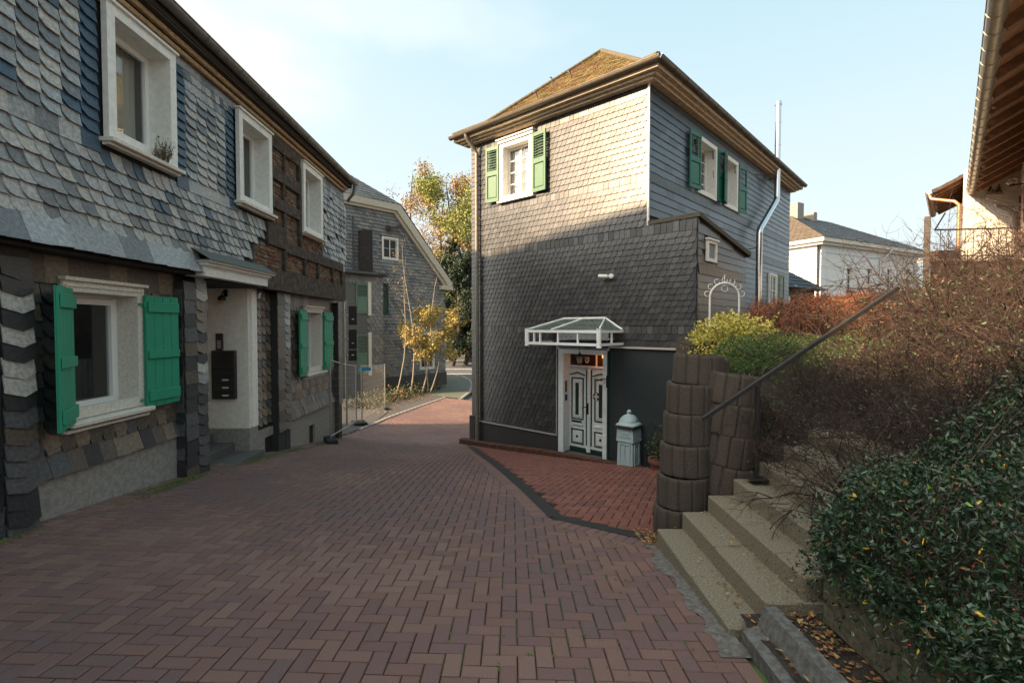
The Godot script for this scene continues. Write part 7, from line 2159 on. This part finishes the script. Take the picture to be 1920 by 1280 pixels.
# ------------------------------------------------------------------ trees
func tree(called: String, label: String, p: Vector3, hgt: float, spread: float, trunk: float, nleaf: int, lsize: float, cols: Array, barkc: Color, sd: int, low := 0.25, group := "", stems := 1, category := "tree") -> void:
	var r := RandomNumberGenerator.new(); r.seed = sd
	var t := thing(called, label, category, p, group)
	var tb := B.new(); var lb := B.new()
	tb.col = barkc
	var tips := []
	for s in stems:
		var lean := Vector3(r.randf_range(-0.12, 0.12), 1.0, r.randf_range(-0.08, 0.08)) if stems == 1 else Vector3(r.randf_range(-0.25, 0.25), 1.0, r.randf_range(-0.2, 0.2))
		var base := p + (Vector3.ZERO if stems == 1 else Vector3(r.randf_range(-0.3, 0.3), 0, r.randf_range(-0.2, 0.2)))
		var pts := []; var rs := []
		for k in 8:
			var f := k / 7.0
			pts.append(base + Vector3(lean.x * hgt * f + 0.03 * hgt * sin(f * 5.0 + s), hgt * 0.95 * f, lean.z * hgt * f)); rs.append(trunk * (1.0 - 0.9 * f))
		tb.tube(pts, rs, 7, false)
		for k in 16:
			var f := lerpf(low, 0.97, (k + r.randf()) / 16.0)
			var i := f * 7.0
			var q: Vector3 = (pts[int(i)] as Vector3).lerp(pts[mini(int(i) + 1, 7)], i - int(i))
			var a := r.randf() * TAU
			var reach := spread * (1.0 - absf(f - 0.55) * 1.1) * r.randf_range(0.6, 1.1)
			var e := q + Vector3(cos(a) * reach, reach * r.randf_range(0.3, 0.9), sin(a) * reach)
			var m := q.lerp(e, 0.5) + Vector3(0, -0.08 * reach, 0)
			tb.tube([q, m, e], [trunk * 0.35 * (1.1 - f), trunk * 0.2 * (1.1 - f), trunk * 0.05], 5, false)
			for j in 5:
				var g := r.randf_range(0.35, 1.0)
				var o := m.lerp(e, g)
				var e2 := o + (rv(r) + Vector3(0, 0.35, 0)) * reach * 0.42
				tb.tube([o, o.lerp(e2, 0.5) + rv(r) * reach * 0.04, e2], [trunk * 0.08, trunk * 0.05, trunk * 0.02], 4, false)
				tips.append([o, e2])
				for w in 2:
					var o2 := o.lerp(e2, r.randf_range(0.4, 1.0)); var e3 := o2 + (rv(r) + Vector3(0, 0.3, 0)) * reach * 0.22
					tb.tube([o2, e3], [trunk * 0.035, trunk * 0.012], 3, false)
					tips.append([o2, e3])
	for k in nleaf:
		var tp = tips[r.randi() % tips.size()]
		var q: Vector3 = (tp[0] as Vector3).lerp(tp[1], r.randf_range(0.2, 1.15)) + rv(r) * spread * 0.22 * r.randf()
		lb.col = cols[r.randi() % cols.size()]
		lb.leaf(q, (rv(r) + Vector3(0, -0.3, 0)).normalized(), rv(r), lsize * r.randf_range(0.7, 1.3), lsize * 0.6 * r.randf_range(0.7, 1.3))
	part(t, "trunk", tb, vc_mat("bark_vc", 0.9))
	if nleaf > 0: part(t, "crown", lb, vc_mat("crown_vc", 0.7, 0.3))
func background() -> void:
	var gold := [lin(0.34, 0.23, 0.09), lin(0.28, 0.18, 0.07), lin(0.38, 0.28, 0.12), lin(0.22, 0.14, 0.06)]
	var orange := [lin(0.28, 0.16, 0.07), lin(0.22, 0.12, 0.05), lin(0.32, 0.20, 0.09)]
	var lime := [lin(0.20, 0.22, 0.04), lin(0.16, 0.18, 0.035), lin(0.26, 0.25, 0.05), lin(0.11, 0.14, 0.03)]
	var dark := [lin(0.018, 0.035, 0.014), lin(0.024, 0.045, 0.016), lin(0.014, 0.026, 0.012)]
	var bk := lin(0.035, 0.026, 0.02)
	var pale := lin(0.22, 0.19, 0.15)
	var spot := func(px: float, d: float) -> Vector3:
		var q := at(px, 640, d); return Vector3(q.x, gy(q.x, d) - 0.1, q.z)
	# slim young trees before the gable house
	tree("young_birch", "slim pale birch with two stems leaning before the gable house", spot.call(772, 27.5), 9.0, 1.0, 0.055, 120, 0.09, gold, pale, 3, 0.35, "young trees before the gable house", 2)
	tree("young_birch", "single thin bare birch beside the green shuttered windows", spot.call(741, 26.5), 8.0, 0.9, 0.042, 80, 0.09, gold, pale, 4, 0.35, "young trees before the gable house")
	tree("young_maple", "small yellow-leaved maple before the ground floor gable window", spot.call(796, 28.0), 4.9, 1.35, 0.045, 7500, 0.13, [lin(0.40, 0.28, 0.07), lin(0.34, 0.23, 0.06), lin(0.44, 0.34, 0.10), lin(0.22, 0.21, 0.05)], pale, 9, 0.35, "", 2)
	# low undergrowth at their feet
	var r := RandomNumberGenerator.new(); r.seed = 8
	var ub := B.new()
	for k in 3400:
		var f := r.randf()
		var q := on_ground(lerpf(690, 832, f), lerpf(770, 730, f))
		q += Vector3(r.randf_range(-1.3, 0.1), 0, r.randf_range(-1.2, 0.3))
		q.y = gy(q.x, -q.z) + r.randf() * r.randf() * 0.75
		ub.col = [lin(0.03, 0.05, 0.015), lin(0.045, 0.06, 0.02), lin(0.02, 0.035, 0.012), lin(0.16, 0.08, 0.03)][r.randi() % 4]
		ub.leaf(q, rv(r), rv(r), 0.13, 0.07)
	var uo := part(self, "undergrowth", ub, vc_mat("under_vc", 0.8), Transform3D.IDENTITY, "stuff")
	uo.set_meta("label", "dark leafy undergrowth at the foot of the gable house"); uo.set_meta("category", "undergrowth")
	# trees beyond the junction
	tree("autumn_tree", "tall thin golden autumn tree rising behind the gable roof", spot.call(792, 62.0), 23.0, 5.0, 0.28, 14000, 0.27, gold, bk, 11, 0.25, "", 2)
	tree("autumn_tree", "broad orange-brown tree between the gable house and the corner house", spot.call(838, 60.0), 21.5, 5.0, 0.30, 14000, 0.28, orange + gold, bk, 12, 0.15, "", 2)
	tree("lime_tree", "tall yellow-green tree half hidden by the corner house", spot.call(884, 56.0), 21.5, 5.6, 0.34, 13000, 0.28, lime, bk, 13, 0.15)
	tree("bare_birch", "bare birch standing above the roof of the gable house", spot.call(730, 58.0), 20.5, 4.0, 0.22, 500, 0.22, [lin(0.16, 0.10, 0.05)], lin(0.16, 0.13, 0.11), 14, 0.45)
	tree("autumn_tree", "low copper-coloured tree below the lime tree", spot.call(858, 66.0), 14.5, 5.0, 0.28, 13000, 0.34, orange, bk, 15, 0.1)
	for k in 4:
		tree("evergreen", "dark evergreen behind the street lamp", spot.call([848, 872, 897, 822][k], 50.0 + 1.5 * k), 11.0 + 0.5 * k, 3.0, 0.25, 13000, 0.30, dark, lin(0.04, 0.03, 0.02), 20 + k, 0.02, "dark evergreens behind the lamp")
	for k in 5:
		tree("woodland_tree", "brown autumn tree of the wood closing the far road", spot.call([790, 820, 862, 900, 940][k], 92.0 + 3.0 * (k % 2)), 15.0 + 2.0 * (k % 2), 6.0, 0.35, 9000, 0.5, [lin(0.16, 0.10, 0.04), lin(0.10, 0.08, 0.03), lin(0.07, 0.07, 0.025)], bk, 40 + k, 0.04, "trees of the far wood")
